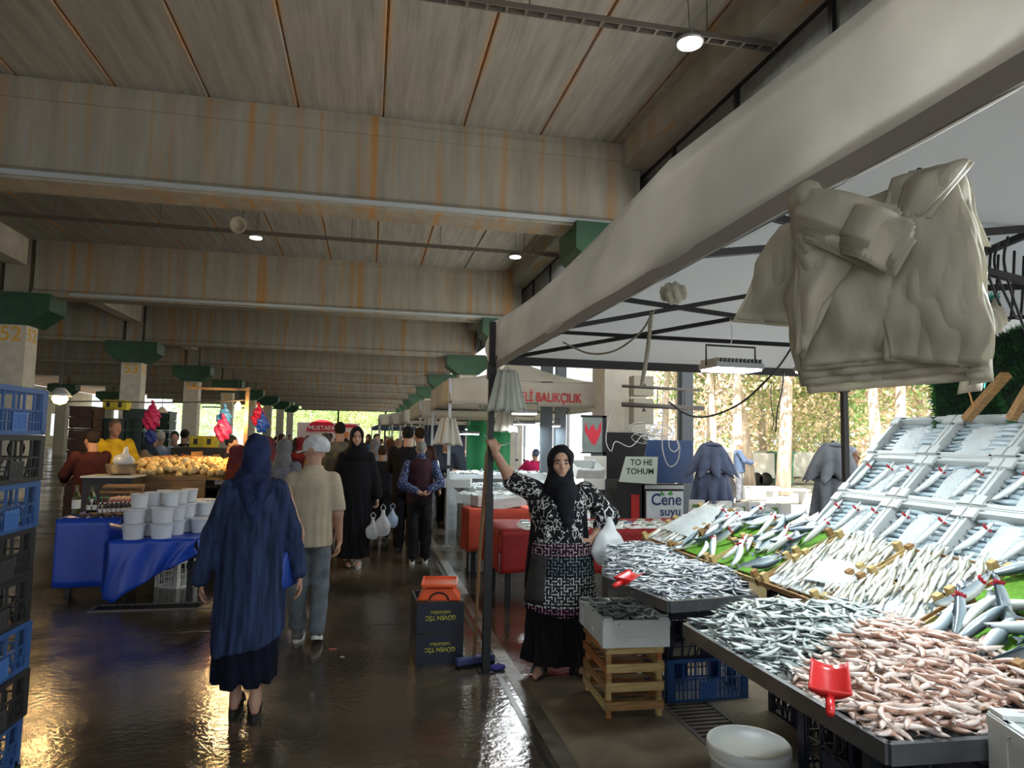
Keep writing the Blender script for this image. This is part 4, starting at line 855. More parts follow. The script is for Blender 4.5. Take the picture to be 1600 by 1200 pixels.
# ---- bundle of pale carrier bags hanging from the tent edge
M_bag = mat('bag_film', (.56, .53, .44), .42, var=.12, scale=5, translucent=.42, spec=.5, bump=.15, bscale=10, stretch=(4, 4, 1))
def bagbundle():
    c = Vector((.885, .955, 0)); yaw = -math.atan2(c.x, c.y)
    t = thing('bag_bundle', 'big bundle of white carrier bags hanging from the tent edge near the camera', 'bags', (c.x, c.y, 2.055), yaw)
    # local x right, y away, z up. scale: 1 px ~ 0.00127 m at this distance
    def pt(px, py, d=0.): return ((px-1428)*.00106, d*.83, (300-py)*.00106+.0)
    def sheet(cols, nm, nlay=1, gap=.004, solid=.0012, amp=.004, seed=0, nu=30, nv=26, bulge=.02, m=M_bag):
        # cols: list of (left px,py),(right px,py) rows top to bottom; z offset
        g = MB()
        L_ = np.array([q[0] for q in cols], float); R_ = np.array([q[1] for q in cols], float); D_ = np.array([q[2] for q in cols], float)
        tt = np.linspace(0, 1, len(cols))
        for l in range(nlay):
            def f(u, v):
                lx = np.interp(v, tt, L_[:, 0]); ly = np.interp(v, tt, L_[:, 1]); rx = np.interp(v, tt, R_[:, 0]); ry = np.interp(v, tt, R_[:, 1])
                px = lx+(rx-lx)*u; py = ly+(ry-ly)*u
                s1 = l*1.3+seed
                d = np.interp(v, tt, D_)+l*gap-amp*.8*abs(math.sin(px*.021-py*.009+s1*3))-bulge*math.sin(PI*u)*math.sin(PI*min(1, v*1.1))+amp*(math.sin(px*.045+s1+v*3)+.8*math.sin(px*.09-py*.03+s1*2)+.5*math.sin(px*.16+py*.05+s1))
                px2 = px+6*math.sin(l*2.1+seed)*v+3*math.sin(py*.05+l); py2 = py+l*(6 if nlay > 4 else 3)*v*(1 if l % 2 else .6)
                return pt(px2, py2, d)
            g.grid(f, nu, nv)
        return g.build(nm, m, t, True, solid=solid)
    # main body: many sheets
    sheet([((1290, 300), (1480, 262), .0), ((1262, 360), (1500, 330), -.01), ((1240, 440), (1508, 420), -.02), ((1250, 520), (1520, 500), -.02), ((1262, 562), (1520, 545), -.015)], 'bag_stack', 9, .008, amp=.005, bulge=.05)
    sheet([((1400, 268), (1475, 258), -.03), ((1390, 330), (1500, 330), -.035), ((1380, 420), (1512, 430), -.045), ((1385, 500), (1524, 520), -.04), ((1390, 555), (1518, 570), -.03)], 'bag_front', 3, .004, seed=3, bulge=.03, nu=40)
    # vertical pleats at the right side
    sheet([((1455, 262), (1500, 270), .01), ((1478, 340), (1512, 350), .0), ((1490, 430), (1520, 430), .0), ((1495, 500), (1526, 500), .0), ((1490, 565), (1522, 560), .0)], 'bag_edge', 8, .012, amp=.009, seed=9, nu=12, bulge=.01)
    # far-left single bag behind
    sheet([((1220, 300), (1310, 262), .06), ((1180, 360), (1290, 330), .06), ((1160, 430), (1265, 400), .06), ((1142, 463), (1240, 480), .06)], 'loose_bag', 2, .006, seed=2, amp=.003, bulge=.03)
    # top loop
    sheet([((1425, 256), (1500, 250), -.01), ((1418, 290), (1505, 268), -.06), ((1412, 345), (1450, 345), -.065)], 'bag_handle', 2, .006, seed=5, bulge=.02, nv=14)
    sheet([((1480, 256), (1503, 268), .03), ((1500, 330), (1518, 330), .04), ((1500, 370), (1524, 378), .04)], 'bag_handle', 2, .006, seed=6, bulge=.0, nv=14)
    # folded wads of handles: stacked layers, folded over
    def wad(x0, y0, x1, y1, w0, w1, nl, d, nm='folded_handles'):
        g = MB(); dx, dy = x1-x0, y1-y0; L = math.hypot(dx, dy); nx, ny = -dy/L, dx/L
        for l in range(nl):
            def f(u, v):
                w = w0+(w1-w0)*u; s = (v-.5)*w; ext = 1+.012*((l*7) % 5)
                px = x0+dx*u*ext+nx*s; py = y0+dy*u*ext+ny*s+l*4.0
                return pt(px, py, d+.002*math.sin(u*9+l)+.0012*l-.03*math.sin(PI*min(1, u*1.2)))
            g.grid(f, 12, 6)
        return g.build(nm, M_bag, t, True, solid=.0014)
    wad(1268, 300, 1395, 362, 46, 72, 10, -.10); wad(1275, 310, 1330, 412, 40, 78, 9, -.075); wad(1340, 345, 1415, 385, 50, 60, 8, -.12)
    g = MB(); g.tube([pt(1268, 300, -.03), pt(1275, 288, -.07), pt(1290, 292, -.11)], .022, 10); g.build('fold', M_bag, t, True)
    # central diagonal pleat
    sheet([((1262, 320), (1300, 320), -.06), ((1262, 400), (1350, 400), -.075), ((1264, 450), (1300, 470), -.08), ((1262, 540), (1268, 540), -.07)], 'pleat', 4, .006, seed=8, amp=.004, bulge=.02)
    g = MB(); g.tube([pt(1440, 268, -.0), pt(1440, 250, .0)], .004, 6); g.build('hook', M_dark, t)
    return t
bagbundle()
# small bundle on the tent post
def smallbundle(x, y, z, yaw, s, label, n=9, m=None):
    t = thing('bag_bundle', label, 'bags', (x, y, z), yaw)
    mm = m or mat('bag_grey', (.4, .42, .36), .6, var=.15, translucent=.1)
    for k in range(n):
        g = MB(); a = -.5+k/(n-1)
        def f(u, v):
            w = (.02+.03*v)*s; return ((a*.17*(.55+.45*v)+(u-.5)*w*2.0)*s*1.5, (.03*math.sin(k*2.3)+.012*math.sin(u*8+k))*s-.02*s, -v*.36*s*(1+.04*math.sin(k*3))+.02*math.sin(PI*u)*s)
        g.grid(f, 6, 10); g.build('bag', mm, t, True, solid=.006)
    g = MB(); g.tube([(-.03, 0, -.02), (0, 0, .07), (.03, 0, -.02)], .008, 6); g.build('loop', mm, t)
    return t
smallbundle(.955, 4.74, 2.12, R(8), .8, 'grey-green bundle of carrier bags hanging at the top of the black tent post')
# rope and cable bits under the tent
def cable(pts, r, m, label, name='cable', cat='cable', n=6, sub=6):
    P = []; pts = [A3(*p) for p in pts]
    for i in range(len(pts)-1):
        p0, p1, p2, p3 = pts[max(i-1, 0)], pts[i], pts[i+1], pts[min(i+2, len(pts)-1)]
        for k in range(sub):
            u = k/sub; P.append(.5*((2*p1)+(-p0+p2)*u+(2*p0-5*p1+4*p2-p3)*u*u+(-p0+3*p1-3*p2+p3)*u**3))
    P.append(pts[-1]); g = MB(); g.tube(P, r, n); o = g.build(name, m, None, True); return tag(o, label, cat)
M_rope = mat('rope', (.3, .27, .2), .9, var=.3, scale=80); M_wire = mat('wire_white', (.6, .6, .58), .5); M_wireb = mat('wire_black', (.012, .012, .014), .5); M_teal = mat('string_teal', (.05, .45, .38), .6)
G = lambda px, py, Y: tuple(gy(px, py, Y))
cable([G(1018, 488, 3.4), G(1015, 520, 3.4), G(1010, 560, 3.4), G(1003, 602, 3.4)], .012, M_rope, 'thick frayed rope hanging from the tent frame above the packets', 'rope', 'rope')
cable([G(1022, 485, 3.3), G(1000, 520, 3.5), G(960, 548, 3.8), G(920, 552, 4.1), G(880, 535, 4.4)], .006, M_rope, 'thin sagging cord between the tent frame bars', 'cord', 'cord')
cable([G(1045, 628, 4.6), G(1075, 648, 4.6), G(1110, 650, 4.6), G(1160, 628, 4.4), G(1215, 575, 4.2), G(1250, 520, 4.0)], .007, M_wireb, 'black cable sagging across the view of the trees')
cable([G(1225, 580, 4.3), G(1222, 610, 4.3), G(1215, 640, 4.3), G(1212, 675, 4.3)], .006, M_wireb, 'black cable hanging straight down in front of the trees')
cable([G(1205, 595, 4.5), G(1205, 630, 4.5), G(1209, 660, 4.5), G(1205, 672, 4.5)], .004, M_wireb, 'thin black wire hanging beside the thicker black cable')
cable([G(1540, 500, 2.2), G(1545, 540, 2.2), G(1542, 580, 2.2), G(1538, 607, 2.2)], .003, M_teal, 'teal string hanging from the tent frame before the green mats', 'string', 'string')
cable([G(1500, 560, 2.3), G(1522, 640, 2.4)], .003, mat('string_orange', (.5, .2, .06), .7), 'thin orange string across the green mats', 'string', 'string')
for k, (a, b, c) in enumerate(((1508, 375, 30), (1520, 378, 45), (1545, 372, 60), (1560, 380, 55), (1575, 370, 70))):
    cable([G(a, b, 2.0), G(a-6, b+c*.6, 2.0), G(a+14, b+c*1.6, 2.05), G(a+34, b+c*2.1, 2.1), G(a+40, b+20, 2.1)], .005, M_wireb, 'loop of black cable hung on the tent frame right of the big bag bundle')['group'] = 'black cable loops'
g = MB()
for k in range(14):
    a = rng.uniform(0, 2*PI); P = [A3(0, 0, 0)+A3(math.cos(a+i)*.03, math.sin(a*2+i)*.02, math.sin(a+i*1.7)*.03) for i in range(5)]; g.tube(P, .002, 4)
tag(g.build('string_knot', M_teal, loc=G(1545, 470, 2.1)), 'tangle of teal string tied to the tent frame', 'string')
V, F = sdf([('e', (0, 0, 0), (.045, .03, .05)), ('c', (0, 0, .04), (.02, 0, .09), .02, .008)], .009, .02, lambda X, Y, Z: (.006*np.sin(X*120+Z*60)).astype(np.float32))
tag(linkobj('plastic_bag', mkmesh('plastic_bag', V, F, M_bag, True), None, G(1553, 500, 2.08)), 'crumpled little white bag tied beneath the teal string', 'bag')
V, F = sdf([('e', (0, 0, 0), (.06, .05, .05))], .01, .02, lambda X, Y, Z: (.012*np.sin(X*140+Z*90)*np.sin(Y*110+Z*70)).astype(np.float32))
tag(linkobj('crumpled_bag', mkmesh('crumpled_bag', V, F, M_bag, True), None, G(1052, 458, 2.9)), 'crumpled ball of pale plastic tucked under the tent edge', 'bag')

# ---- flood lamps over the stall
M_led = mat('led_panel', (.93, .98, 1), .4, emit=30)
def flood(x, y, z, label, e, yaw=0, aim=(0, 0, 0), sz=.3):
    t = thing('flood_lamp', label, 'lamp', (x, y, z), yaw)
    g = MB(); g.box((0, 0, .02), (sz, .2, .03)); 
    for k in range(12): g.box((-sz/2+(k+.5)*sz/12, 0, .045), (.006, .19, .03))
    g.build('heat_sink', M_alu, t)
    g = MB(); g.box((0, 0, .0), (sz-.02, .18, .012)); g.build('led_panel', M_led, t)
    g = MB(); g.tube([(-sz/2-.01, 0, .02), (-sz/2-.01, 0, .14), (sz/2+.01, 0, .14), (sz/2+.01, 0, .02)], .006, 6); g.build('bracket', M_dark, t)
    g = MB(); g.tube([(0, 0, .14), (.01, 0, .2), (0, 0, .3)], .003, 5); g.build('wire', M_wire, t)
    l = bpy.data.lights.new('flood', 'AREA'); l.shape = 'RECTANGLE'; l.size = sz-.02; l.size_y = .18; l.energy = e; l.color = (.84, .96, 1)
    q = bpy.data.objects.new('flood', l); C.objects.link(q); q.parent = t; q.location = (0, 0, -.012)
    return t
    return t
p = G(1142, 562, 3.55)
FLOOD = 13
flood(p[0], 3.55, 2.06, 'lit white flood lamp with ribbed heat sink hanging over the far fish tray', FLOOD, .05)
flood(1.95, 2.2, 2.14, 'flood lamp hidden behind the big bag bundle over the near fish table', FLOOD*1.25, .3)
flood(1.5, .8, 1.96, 'added flood lamp outside the view, aimed at the big bag bundle', FLOOD*.9, .9).rotation_euler = (0, R(48), R(-15))  # extra lamp added out of frame to brighten the right side of the bags
flood(3.1, 4.2, 2.15, 'flood lamp hanging near the tent corner over the upper fish boxes', FLOOD*.4, .2)

# ================================================================ FISH
M_fish = mat('fish_skin', (.6, .6, .6), .28, attr=True, spec=.7, coat=.15)
M_fishm = mat('fish_skin_matte', (.6, .6, .6), .38, attr=True, spec=.6)
def fish_geo(L, hgt, wid, bend=0., back=(.06, .09, .1), side=(.5, .56, .58), belly=(.85, .87, .86), n=9, seg=8, twist=0., spots=0., flop=0.):
    """lies on its side: x length, y back(+)/belly(-), z thickness; centre at 0"""
    V, F, K = [], [], []
    ts = np.linspace(0, 1, n)
    for i, t in enumerate(ts):
        h = hgt*.5*(math.sin(PI*min(1, t*.93+.05))**.62 if t > .0 else .12)*(1-.22*(t-.4)**2); h = max(h, .13*hgt*.5)
        if t == 0: h = hgt*.09
        if t == 1: h = hgt*.1
        w = h*wid/hgt
        x = (t-.5)*L; yb = bend*L*((t-.5)**2*4-.5); zb = flop*L*((t-.5)**2*4-.4)
        for j in range(seg):
            a = 2*PI*j/seg+PI/seg; y, z = math.cos(a)*h, math.sin(a)*w
            V.append((x, y+yb, z+zb)); q = math.cos(a)
            c = np.array(side)
            if q > .3: c = c*(1-min(1, (q-.3)*2.2))+np.array(back)*min(1, (q-.3)*2.2)
            if q < -.2: c = c*(1-min(1, (-q-.2)*2))+np.array(belly)*min(1, (-q-.2)*2)
            if spots and (i % 2) and q > .2: c = c*.4
            if t > .93: c = c*.6+np.array((.3, .18, .14))*.2
            if t < .04: c = np.array(side)*.6
            K.append(c)
    for i in range(n-1):
        for j in range(seg): F.append((i*seg+j, i*seg+(j+1) % seg, (i+1)*seg+(j+1) % seg, (i+1)*seg+j))
    F += [tuple(range(seg-1, -1, -1)), tuple((n-1)*seg+j for j in range(seg))]
    b = len(V); x0 = -.5*L; yb = bend*L*.5; zb = flop*L*.6
    V += [(x0+.02*L, yb, zb), (x0-.13*L, yb+hgt*.55, zb), (x0-.07*L, yb, zb), (x0-.13*L, yb-hgt*.55, zb)]; K += [np.array(side)*.5]*4; F += [(b, b+1, b+2), (b, b+2, b+3)]
    b = len(V); y1 = bend*L*(-.5)+hgt*.45; V += [(.1*L, y1, 0), (-.05*L, y1+hgt*.22, 0), (-.12*L, y1, 0)]; K += [np.array(back)*1.2]*3; F.append((b, b+1, b+2))
    # eyes, both sides
    te = .44*L; ye = bend*L*(.44**2*4-.5)+hgt*.06; ze = flop*L*(.44**2*4-.4)
    for s in (-1, 1):
        b = len(V); w = wid*.32; r = hgt*.085
        for j in range(6): a = 2*PI*j/6*s; V.append((te+r*math.cos(a), ye+r*math.sin(a), ze+s*w)); K.append(np.array((.01, .01, .012)))
        F.append(tuple(range(b, b+6)))
    return np.array(V), F, np.array(K)
def fish_mesh(nm, *a, m=None, **k):
    V, F, K = fish_geo(*a, **k); me = mkmesh(nm, V, F, m or M_fish, True, None, K); return me
def heap_stuff(name, geos, places, label, group, m=None, parent=None):
    V, F, K, n = [], [], [], 0
    for (g, loc, rot) in places:
        v, f, k = geos[g]; q = v @ rotm(rot).T+np.array(loc); V.append(q); K.append(k); F += [tuple(i+n for i in t_) for t_ in f]; n += len(v)
    o = linkobj(name, mkmesh(name, np.concatenate(V), F, m or M_fish, True, None, np.concatenate(K)), parent)
    return tag(o, label, 'fish', None, 'stuff')
def scatter(n, poly, zf, lift, tilt=.25, yawf=None, layer=.0, seed=0):
    rg = np.random.default_rng(seed); P = []; xs_ = [p[0] for p in poly]; ys_ = [p[1] for p in poly]
    def inside(x, y):
        c = False; k = len(poly)
        for i in range(k):
            x1, y1 = poly[i]; x2, y2 = poly[(i+1) % k]
            if (y1 > y) != (y2 > y) and x < (x2-x1)*(y-y1)/(y2-y1)+x1: c = not c
        return c
    while len(P) < n:
        x, y = rg.uniform(min(xs_), max(xs_)), rg.uniform(min(ys_), max(ys_))
        if not inside(x, y): continue
        yaw = yawf(x, y, rg) if yawf else rg.uniform(0, 2*PI)
        P.append(((x, y, zf(x, y)+lift+rg.uniform(-layer, layer)), (rg.normal()*tilt, rg.normal()*tilt*.5, yaw)))
    return P
# ---- trays on crates
M_tray2 = mat('steel_tray', (.13, .14, .15), .35, metal=.6, var=.2)
def tray(poly, z, label, cat='tray'):
    cx = sum(p[0] for p in poly)/len(poly); cy = sum(p[1] for p in poly)/len(poly)
    t = thing('fish_tray', label, cat, (cx, cy, z-.03)); pl = [(x-cx, y-cy) for x, y in poly]
    g = MB(); g.prism(pl, 0, .012, 'z'); g.build('base', M_tray2, t)
    for i in range(len(pl)):
        a, b = A3(*pl[i], .018), A3(*pl[(i+1) % len(pl)], .018); d = (b-a)/np.linalg.norm(b-a); nn = np.array((d[1], -d[0], 0))
        g = MB(); L = np.linalg.norm(b-a); g.box((a+b)/2-nn*0, (L, .022, .055), (0, 0, math.atan2(d[1], d[0]))); g.build('rim', M_tray2, t)
    return t
polyB = [(1.36, 2.77), (1.36, 1.6), (1.82, 1.58), (1.99, 1.58), (1.99, 2.95)]
polyA = [(1.36, 3.8), (1.46, 3.16), (2.2, 3.24), (2.02, 3.6), (2.7, 4.86), (1.45, 4.86)]
polyA = [(1.74, 4.86), (1.36, 3.8), (1.47, 3.16), (1.99, 3.24), (1.99, 4.86)]
tray(polyA, .85, 'dark steel tray heaped with tiny silver fish beside the stallholder', 'tray'); tray(polyB, .85, 'dark steel tray in front holding sardines and pink mullet', 'tray')
# silver small fish: far tray
gA = [fish_geo(.105, .017, .010, b, side=(.62, .66, .7), back=(.05, .07, .1), belly=(.9, .92, .92), n=6, seg=6, flop=f) for b, f in ((0, 0), (.08, .03), (-.09, -.02), (.14, .05), (-.05, .06))]
mA = [mkmesh('silver_fish', g_[0], g_[1], M_fish, True, None, g_[2]) for g_ in gA]
inA = [(1.76, 4.82), (1.39, 3.8), (1.49, 3.2), (1.97, 3.27), (1.97, 4.82)]
zA = lambda x, y: .845+.075*min(1, max(0, min((x-1.36)/.3, (y-3.2)/.3, (4.9-y)/.3)))+.02*math.sin(x*7)*math.sin(y*6)
def put(meshes, P, name, label, group, cat='fish', parent_kids=None):
    for i, (loc, rot) in enumerate(P):
        o = linkobj(name, meshes[i % len(meshes)], None, loc, rot); tag(o, label, cat, group)
PA = scatter(900, inA, zA, .0, .16, layer=.012, seed=1)
heap_stuff('silver_fish_heap', gA, [(i % 5, l, r) for i, (l, r) in enumerate(PA)], 'dense heap of tiny silver fish filling the far steel tray', None)
frontA = [(1.56, 4.25), (1.39, 3.8), (1.49, 3.2), (1.97, 3.27), (1.97, 4.25)]
put(mA, scatter(300, frontA, zA, .02, .2, layer=.006, seed=2), 'silver_fish', 'tiny silver fish lying on top of the heap in the far tray', 'tiny silver fish on the far tray')
# sardines: near tray, back half
gB = [fish_geo(.105, .021, .015, b, side=(.44, .5, .5), back=(.02, .045, .035), belly=(.86, .9, .88), n=8, seg=8, flop=f) for b, f in ((0, .02), (.08, .03), (-.09, -.02), (.12, .05), (-.04, .07))]
mB = [mkmesh('sardine', g_[0], g_[1], M_fish, True, None, g_[2]) for g_ in gB]
inB = [(1.4, 2.74), (1.4, 2.1), (1.75, 2.16), (2.05, 2.36), (2.1, 2.9)]
zB = lambda x, y: .845+.11*min(1, max(0, min((x-1.37)/.3, (2.9-y)/.25)))+.015*math.sin(x*9)*math.sin(y*8)
PB = scatter(620, inB, zB, -.004, .2, layer=.012, seed=3)
heap_stuff('sardine_heap', gB, [(i % 5, l, r) for i, (l, r) in enumerate(PB)], 'lower layers of the dark-backed sardine heap on the near tray', None)
put(mB, scatter(300, inB, zB, .022, .3, layer=.008, seed=4), 'sardine', 'dark-backed sardine on the heap at the back of the near tray', 'sardines on the near tray')
# pink mullet
gP = [fish_geo(.09, .019, .016, b, side=(.7, .52, .44), back=(.5, .28, .2), belly=(.86, .76, .7), n=8, seg=8, flop=f) for b, f in ((0, .02), (.1, .03), (-.1, -.02), (.14, .05), (-.05, .07), (.05, -.04))]
for g_ in gP: g_[2][:] = g_[2]*np.array((1, 1, 1))
mP = [mkmesh('pink_mullet', g_[0], g_[1], M_fish, True, None, g_[2]) for g_ in gP]
inP = [(1.4, 2.1), (1.39, 1.63), (1.8, 1.61), (2.08, 1.61), (2.08, 2.38), (1.75, 2.2)]
zP = lambda x, y: .85+.11*min(1, max(0, min((x-1.37)/.35, (y-1.55)/.35)))+.015*math.sin(x*9+1)*math.sin(y*8)
PP = scatter(700, inP, zP, -.004, .2, layer=.012, seed=5)
heap_stuff('pink_mullet_heap', gP, [(i % 6, l, r) for i, (l, r) in enumerate(PP)], 'lower layers of the pink mullet heap at the front of the near tray', None)
put(mP, scatter(300, inP, zP, .024, .3, layer=.008, seed=6), 'pink_mullet', 'small pink mullet on the heap at the front of the near tray', 'pink mullet on the near tray')
# scoops
def scoop(loc, rz, label, tilt=.2):
    t = thing('scoop', label, 'scoop', loc, rz); t.rotation_euler = (tilt, 0, rz)
    m = mat('scoop_red', (.62, .02, .02), .3, coat=.3)
    g = MB(); g.grid(lambda u, v: ((u-.5)*.11*(1-.1*v), v*.12-.06, .025*(2*u-1)**2*(1.2-.3*v)+.0), 10, 6); 
    g.grid(lambda u, v: ((u-.5)*.11, -.06, .005+(.028*(2*u-1)**2+.0)*(1-v)+.03*v), 10, 2); g.build('blade', m, t, True, solid=.003)
    g = MB(); g.tube([(0, -.055, .012), (0, -.1, .02), (0, -.13, .025)], [.012, .013, .011], 10); g.build('handle', m, t, True); return t
p = gz(1297, 1085, .93); scoop((p.x, p.y, .965), R(-37), 'red plastic scoop lying on the pink mullet heap', .55)
p = gz(985, 912, .93); scoop((p.x, p.y, .95), R(-60), 'red plastic scoop at the corner of the tiny silver fish heap', .3)
# ================================================================ CRATES
M_pblue = mat('crate_blue', (.025, .085, .25), .45, var=.15, scale=5); M_pblack = mat('crate_black', (.018, .018, .019), .5, var=.2, scale=6); M_pnavy = mat('crate_navy', (.005, .008, .022), .5, var=.2)
M_pgreen = mat('crate_green', (.008, .03, .02), .5)
def lattice(L, H, pat, th=.01):
    """one side panel in the xz plane, centred, bottom at 0"""
    g = MB(); g.box((0, 0, H-.011), (L, th*1.8, .022)); g.box((0, 0, .01), (L, th*1.6, .02)); g.box((0, 0, H*.52), (L, th, .008))
    n = int(L/.028)
    for k in range(n+1):
        x = -L/2+k*L/n
        if pat == 0: g.box((x, 0, H*.27), (.005, th*.8, H*.5)); 
        if k % 3 == 0: g.box((x, 0, H/2), (.009, th, H-.02))
        elif pat == 1 and k % 2: g.box((x, 0, H*.27), (.005, th*.8, H*.55), (0, .35, 0))
        elif pat == 2: g.box((x, 0, H*.27), (.005, th*.8, H*.55), (0, -.4 if k % 2 else .4, 0))
    g.box((0, 0, H*.28), (L, th*.7, .006))
    if pat == 1:
        for s in (-1, 1): g.tube([(L*.16*math.cos(a), 0, H*.72+s*0+H*.18*math.sin(a)) for a in np.linspace(0, 2*PI, 13)], .004, 4, caps=False)
    return g
def plastic_crate(L, Wd, H, m, pat, label, loc, rz=0, plate=True, group=None, text_=None):
    key = (L, Wd, H, m.name, pat); t = thing('plastic_crate', label, 'crate', loc, rz, group)
    if key not in PC:
        a = lattice(L-.05, H, pat).mesh('side_panel', m); b = lattice(Wd-.05, H, pat).mesh('side_panel', m)
        g = MB(); g.prism([(0, 0), (.045, 0), (.045, .012), (.012, .012), (.012, .045), (0, .045)], 0, H-.002, 'z'); c = g.mesh('corner_post', m)
        g = MB(); g.box((0, 0, .008), (L-.02, Wd-.02, .008)); d = g.mesh('base', m)
        g = MB(); g.box((0, 0, 0), (.115, .004, H*.4))
        for k in range(-2, 3): g.box((k*.02, -.002, 0), (.003, .004, H*.3))
        e = g.mesh('name_plate', mat(m.name+'_light', tuple(min(1, q*1.5+.01) for q in nodes_of(m)[2].inputs['Base Color'].default_value[:3]), .5))
        PC[key] = (a, b, c, d, e)
    a, b, c, d, e = PC[key]
    for s in (-1, 1):
        linkobj('side_panel', a, t, (0, s*(Wd/2-.008), 0)); linkobj('side_panel', b, t, (s*(L/2-.008), 0, 0), (0, 0, PI/2))
        if plate: linkobj('name_plate', e, t, (0, s*(Wd/2), H*.27)); linkobj('name_plate', e, t, (s*(L/2), 0, H*.27), (0, 0, PI/2))
    linkobj('base', d, t)
    for q, (sx, sy) in enumerate(((-1, -1), (1, -1), (1, 1), (-1, 1))): linkobj('corner_post', c, t, (sx*L/2, sy*Wd/2, 0), (0, 0, q*PI/2))
    return t
PC = {}
# tower of crates at the left edge
seq = ['blue', 'black', 'blue', 'black', 'black', 'blue', 'black', 'blue', 'black']
lab = ['topmost blue plastic crate of the tower at the left edge', 'black crate directly under the topmost blue crate', 'second blue crate down the tower at the left edge', 'black crate under the second blue crate, with grey plate',
       'lower black crate resting on the third blue crate', 'third blue crate down the tower, half way to the floor', 'black crate between the two lowest blue crates', 'lowest blue crate of the tower at the left edge', 'bottom black crate of the tower standing on the wet floor']
Hc = .203
for i, (c, l) in enumerate(zip(seq, lab)):
    m = M_pblue if c == 'blue' else M_pblack
    plastic_crate(.58, .48, Hc-.001, m, (0, 1, 2, 0, 2, 2, 0, 1, 2)[i], l, (-1.72+rng.uniform(-.008, .008), 3.21+rng.uniform(-.008, .008), (8-i)*Hc), R(rng.uniform(-1.2, 1.2)))
# navy crates with an orange scale
M_ylet = mat('letter_yellow', (.45, .4, .05), .7); M_ora = mat('scale_orange', (.75, .09, .015), .35, var=.1)
for k, z in enumerate((0, .225)):
    t = plastic_crate(.345, .42, .223, M_pblack, 0, ('lower' if k == 0 else 'upper')+' black crate with yellow lettering under the orange scale', (.555, 5.27, z), R(2), plate=False)
    g = MB(); g.bb((-.165, -.214, .01), (.165, -.208, .215)); g.bb((-.176, -.2, .01), (-.17, .2, .215)); g.build('solid_panel', M_pnavy, t)
    text('lettering', 'GÜVEN TİC', .042, M_ylet, t, (0, -.2165, .115), (PI/2, PI, 0), .0008, 1.0)
    text('lettering', 'YAĞCIOĞLU', .026, M_ylet, t, (0, -.2165, .155), (PI/2, PI, 0), .0008, 1.)
t = thing('kitchen_scale', 'orange plastic weighing scale with tray on the black crates', 'scale', (.565, 5.2, .449), R(-8))
g = MB(); g.prism([(-.16, 0), (.16, 0), (.14, .04), (.1, .09), (-.1, .09), (-.14, .04)], -.11, .11, 'y'); g.build('body', M_ora, t, bevel=.01)
g = MB(); g.box((0, 0, .11), (.25, .3, .012)); 
for s in (-1, 1): g.box((s*.125, 0, .122), (.012, .3, .02), (0, s*.4, 0)); g.box((0, s*.15, .12), (.25, .012, .018))
g.build('pan', M_ora, t, bevel=.004)
g = MB(); g.tube([(.07*math.cos(a), -.112, .005+.055*math.sin(a)) for a in np.linspace(0, PI, 10)], .007, 6); g.build('dial_rim', M_black, t)
# broom beside the post
t = thing('broom', 'floor squeegee with wooden handle leaning on the black tent post', 'broom', (.83, 5.0, 0))
g = MB(); g.tube([(-.02, .02, .05), (.0, .0, .8), (.025, -.09, 1.55)], .013, 8); g.build('handle', mat('handle_wood', (.3, .17, .08), .6, var=.2), t, True)
g = MB(); g.box((-.02, .0, .05), (.3, .06, .05), (0, 0, .3)); g.build('head', mat('brush_blue', (.03, .035, .12), .6), t, bevel=.01)
g = MB()
for k in range(30): g.box((-.15+k*.0095, -.04+k*.003, .015), (.005, .05, .035), (rng.uniform(-.2, .2), 0, .3))
o = g.build('bristles', M_black, t); o['kind'] = 'stuff'
V, F = sdf([('e', (0, 0, .02), (.06, .035, .022))], .008, .01, crease(.003, 2)); tag(linkobj('cloth', mkmesh('cloth', V, F, mat('cloth_violet', (.04, .03, .18), .9), True), None, (.96, 4.9, 0)), 'crumpled violet cloth on the floor at the foot of the tent post', 'cloth')

# ---- wooden crates stack with white foam box
M_wood = mat('crate_wood', (.38, .21, .08), .75, var=.35, scale=7, stretch=(1, 12, 12)); M_woodo = mat('crate_wood_orange', (.42, .16, .045), .75, var=.4, scale=6, stretch=(1, 9, 9)); M_woodl = mat('crate_wood_pale', (.55, .4, .17), .75, var=.25, scale=7, stretch=(1, 10, 10))
def wood_crate(L, Wd, H, label, loc, rz=0, ms=None, posth=None, slat=.045, z0=.045, posts=True, rot=None, group=None, two=False):
    ms = ms or [M_wood, M_woodo, M_woodl]; t = thing('wooden_crate', label, 'crate', loc, rz, group)
    if rot: t.rotation_euler = rot
    key = ('w', L, Wd, H, slat, z0)
    if key not in PC:
        a = MB(); a.box((0, 0, 0), (L, .008, slat)); b = MB(); b.box((0, 0, 0), (Wd, .008, slat)); c = MB(); c.prism([(-.015, -.015), (.015, -.015), (.015, .015), (-.015, .015)], 0, posth or H, 'z'); d = MB(); d.box((0, 0, 0), (L-.02, .05, .006))
        PC[key] = [q.mesh('slat', M_wood) for q in (a, b)]+[c.mesh('corner_post', M_wood), d.mesh('slat', M_wood)]
    A, B, Cc, D = PC[key]
    def put_(nm, me, l, r=None):
        o = linkobj(nm, me, t, l, r); o.material_slots[0].link = 'OBJECT'; o.material_slots[0].material = ms[int(rng.integers(len(ms)))]; return o
    zz = [z0+slat/2]+([z0+slat*1.9] if two else [])
    for s in (-1, 1):
        for z in zz: put_('slat', A, (0, s*(Wd/2-.004), z)); put_('slat', B, (s*(L/2-.004), 0, z), (0, 0, PI/2))
        for q in (-1, 1): put_('corner_post', Cc, (s*(L/2-.027), q*(Wd/2-.027), 0))
    for k in range(5): put_('slat', D, (0, -Wd/2+.05+k*(Wd-.1)/4, z0+.003))
    return t
names = ['bottom', 'second', 'third', 'top']
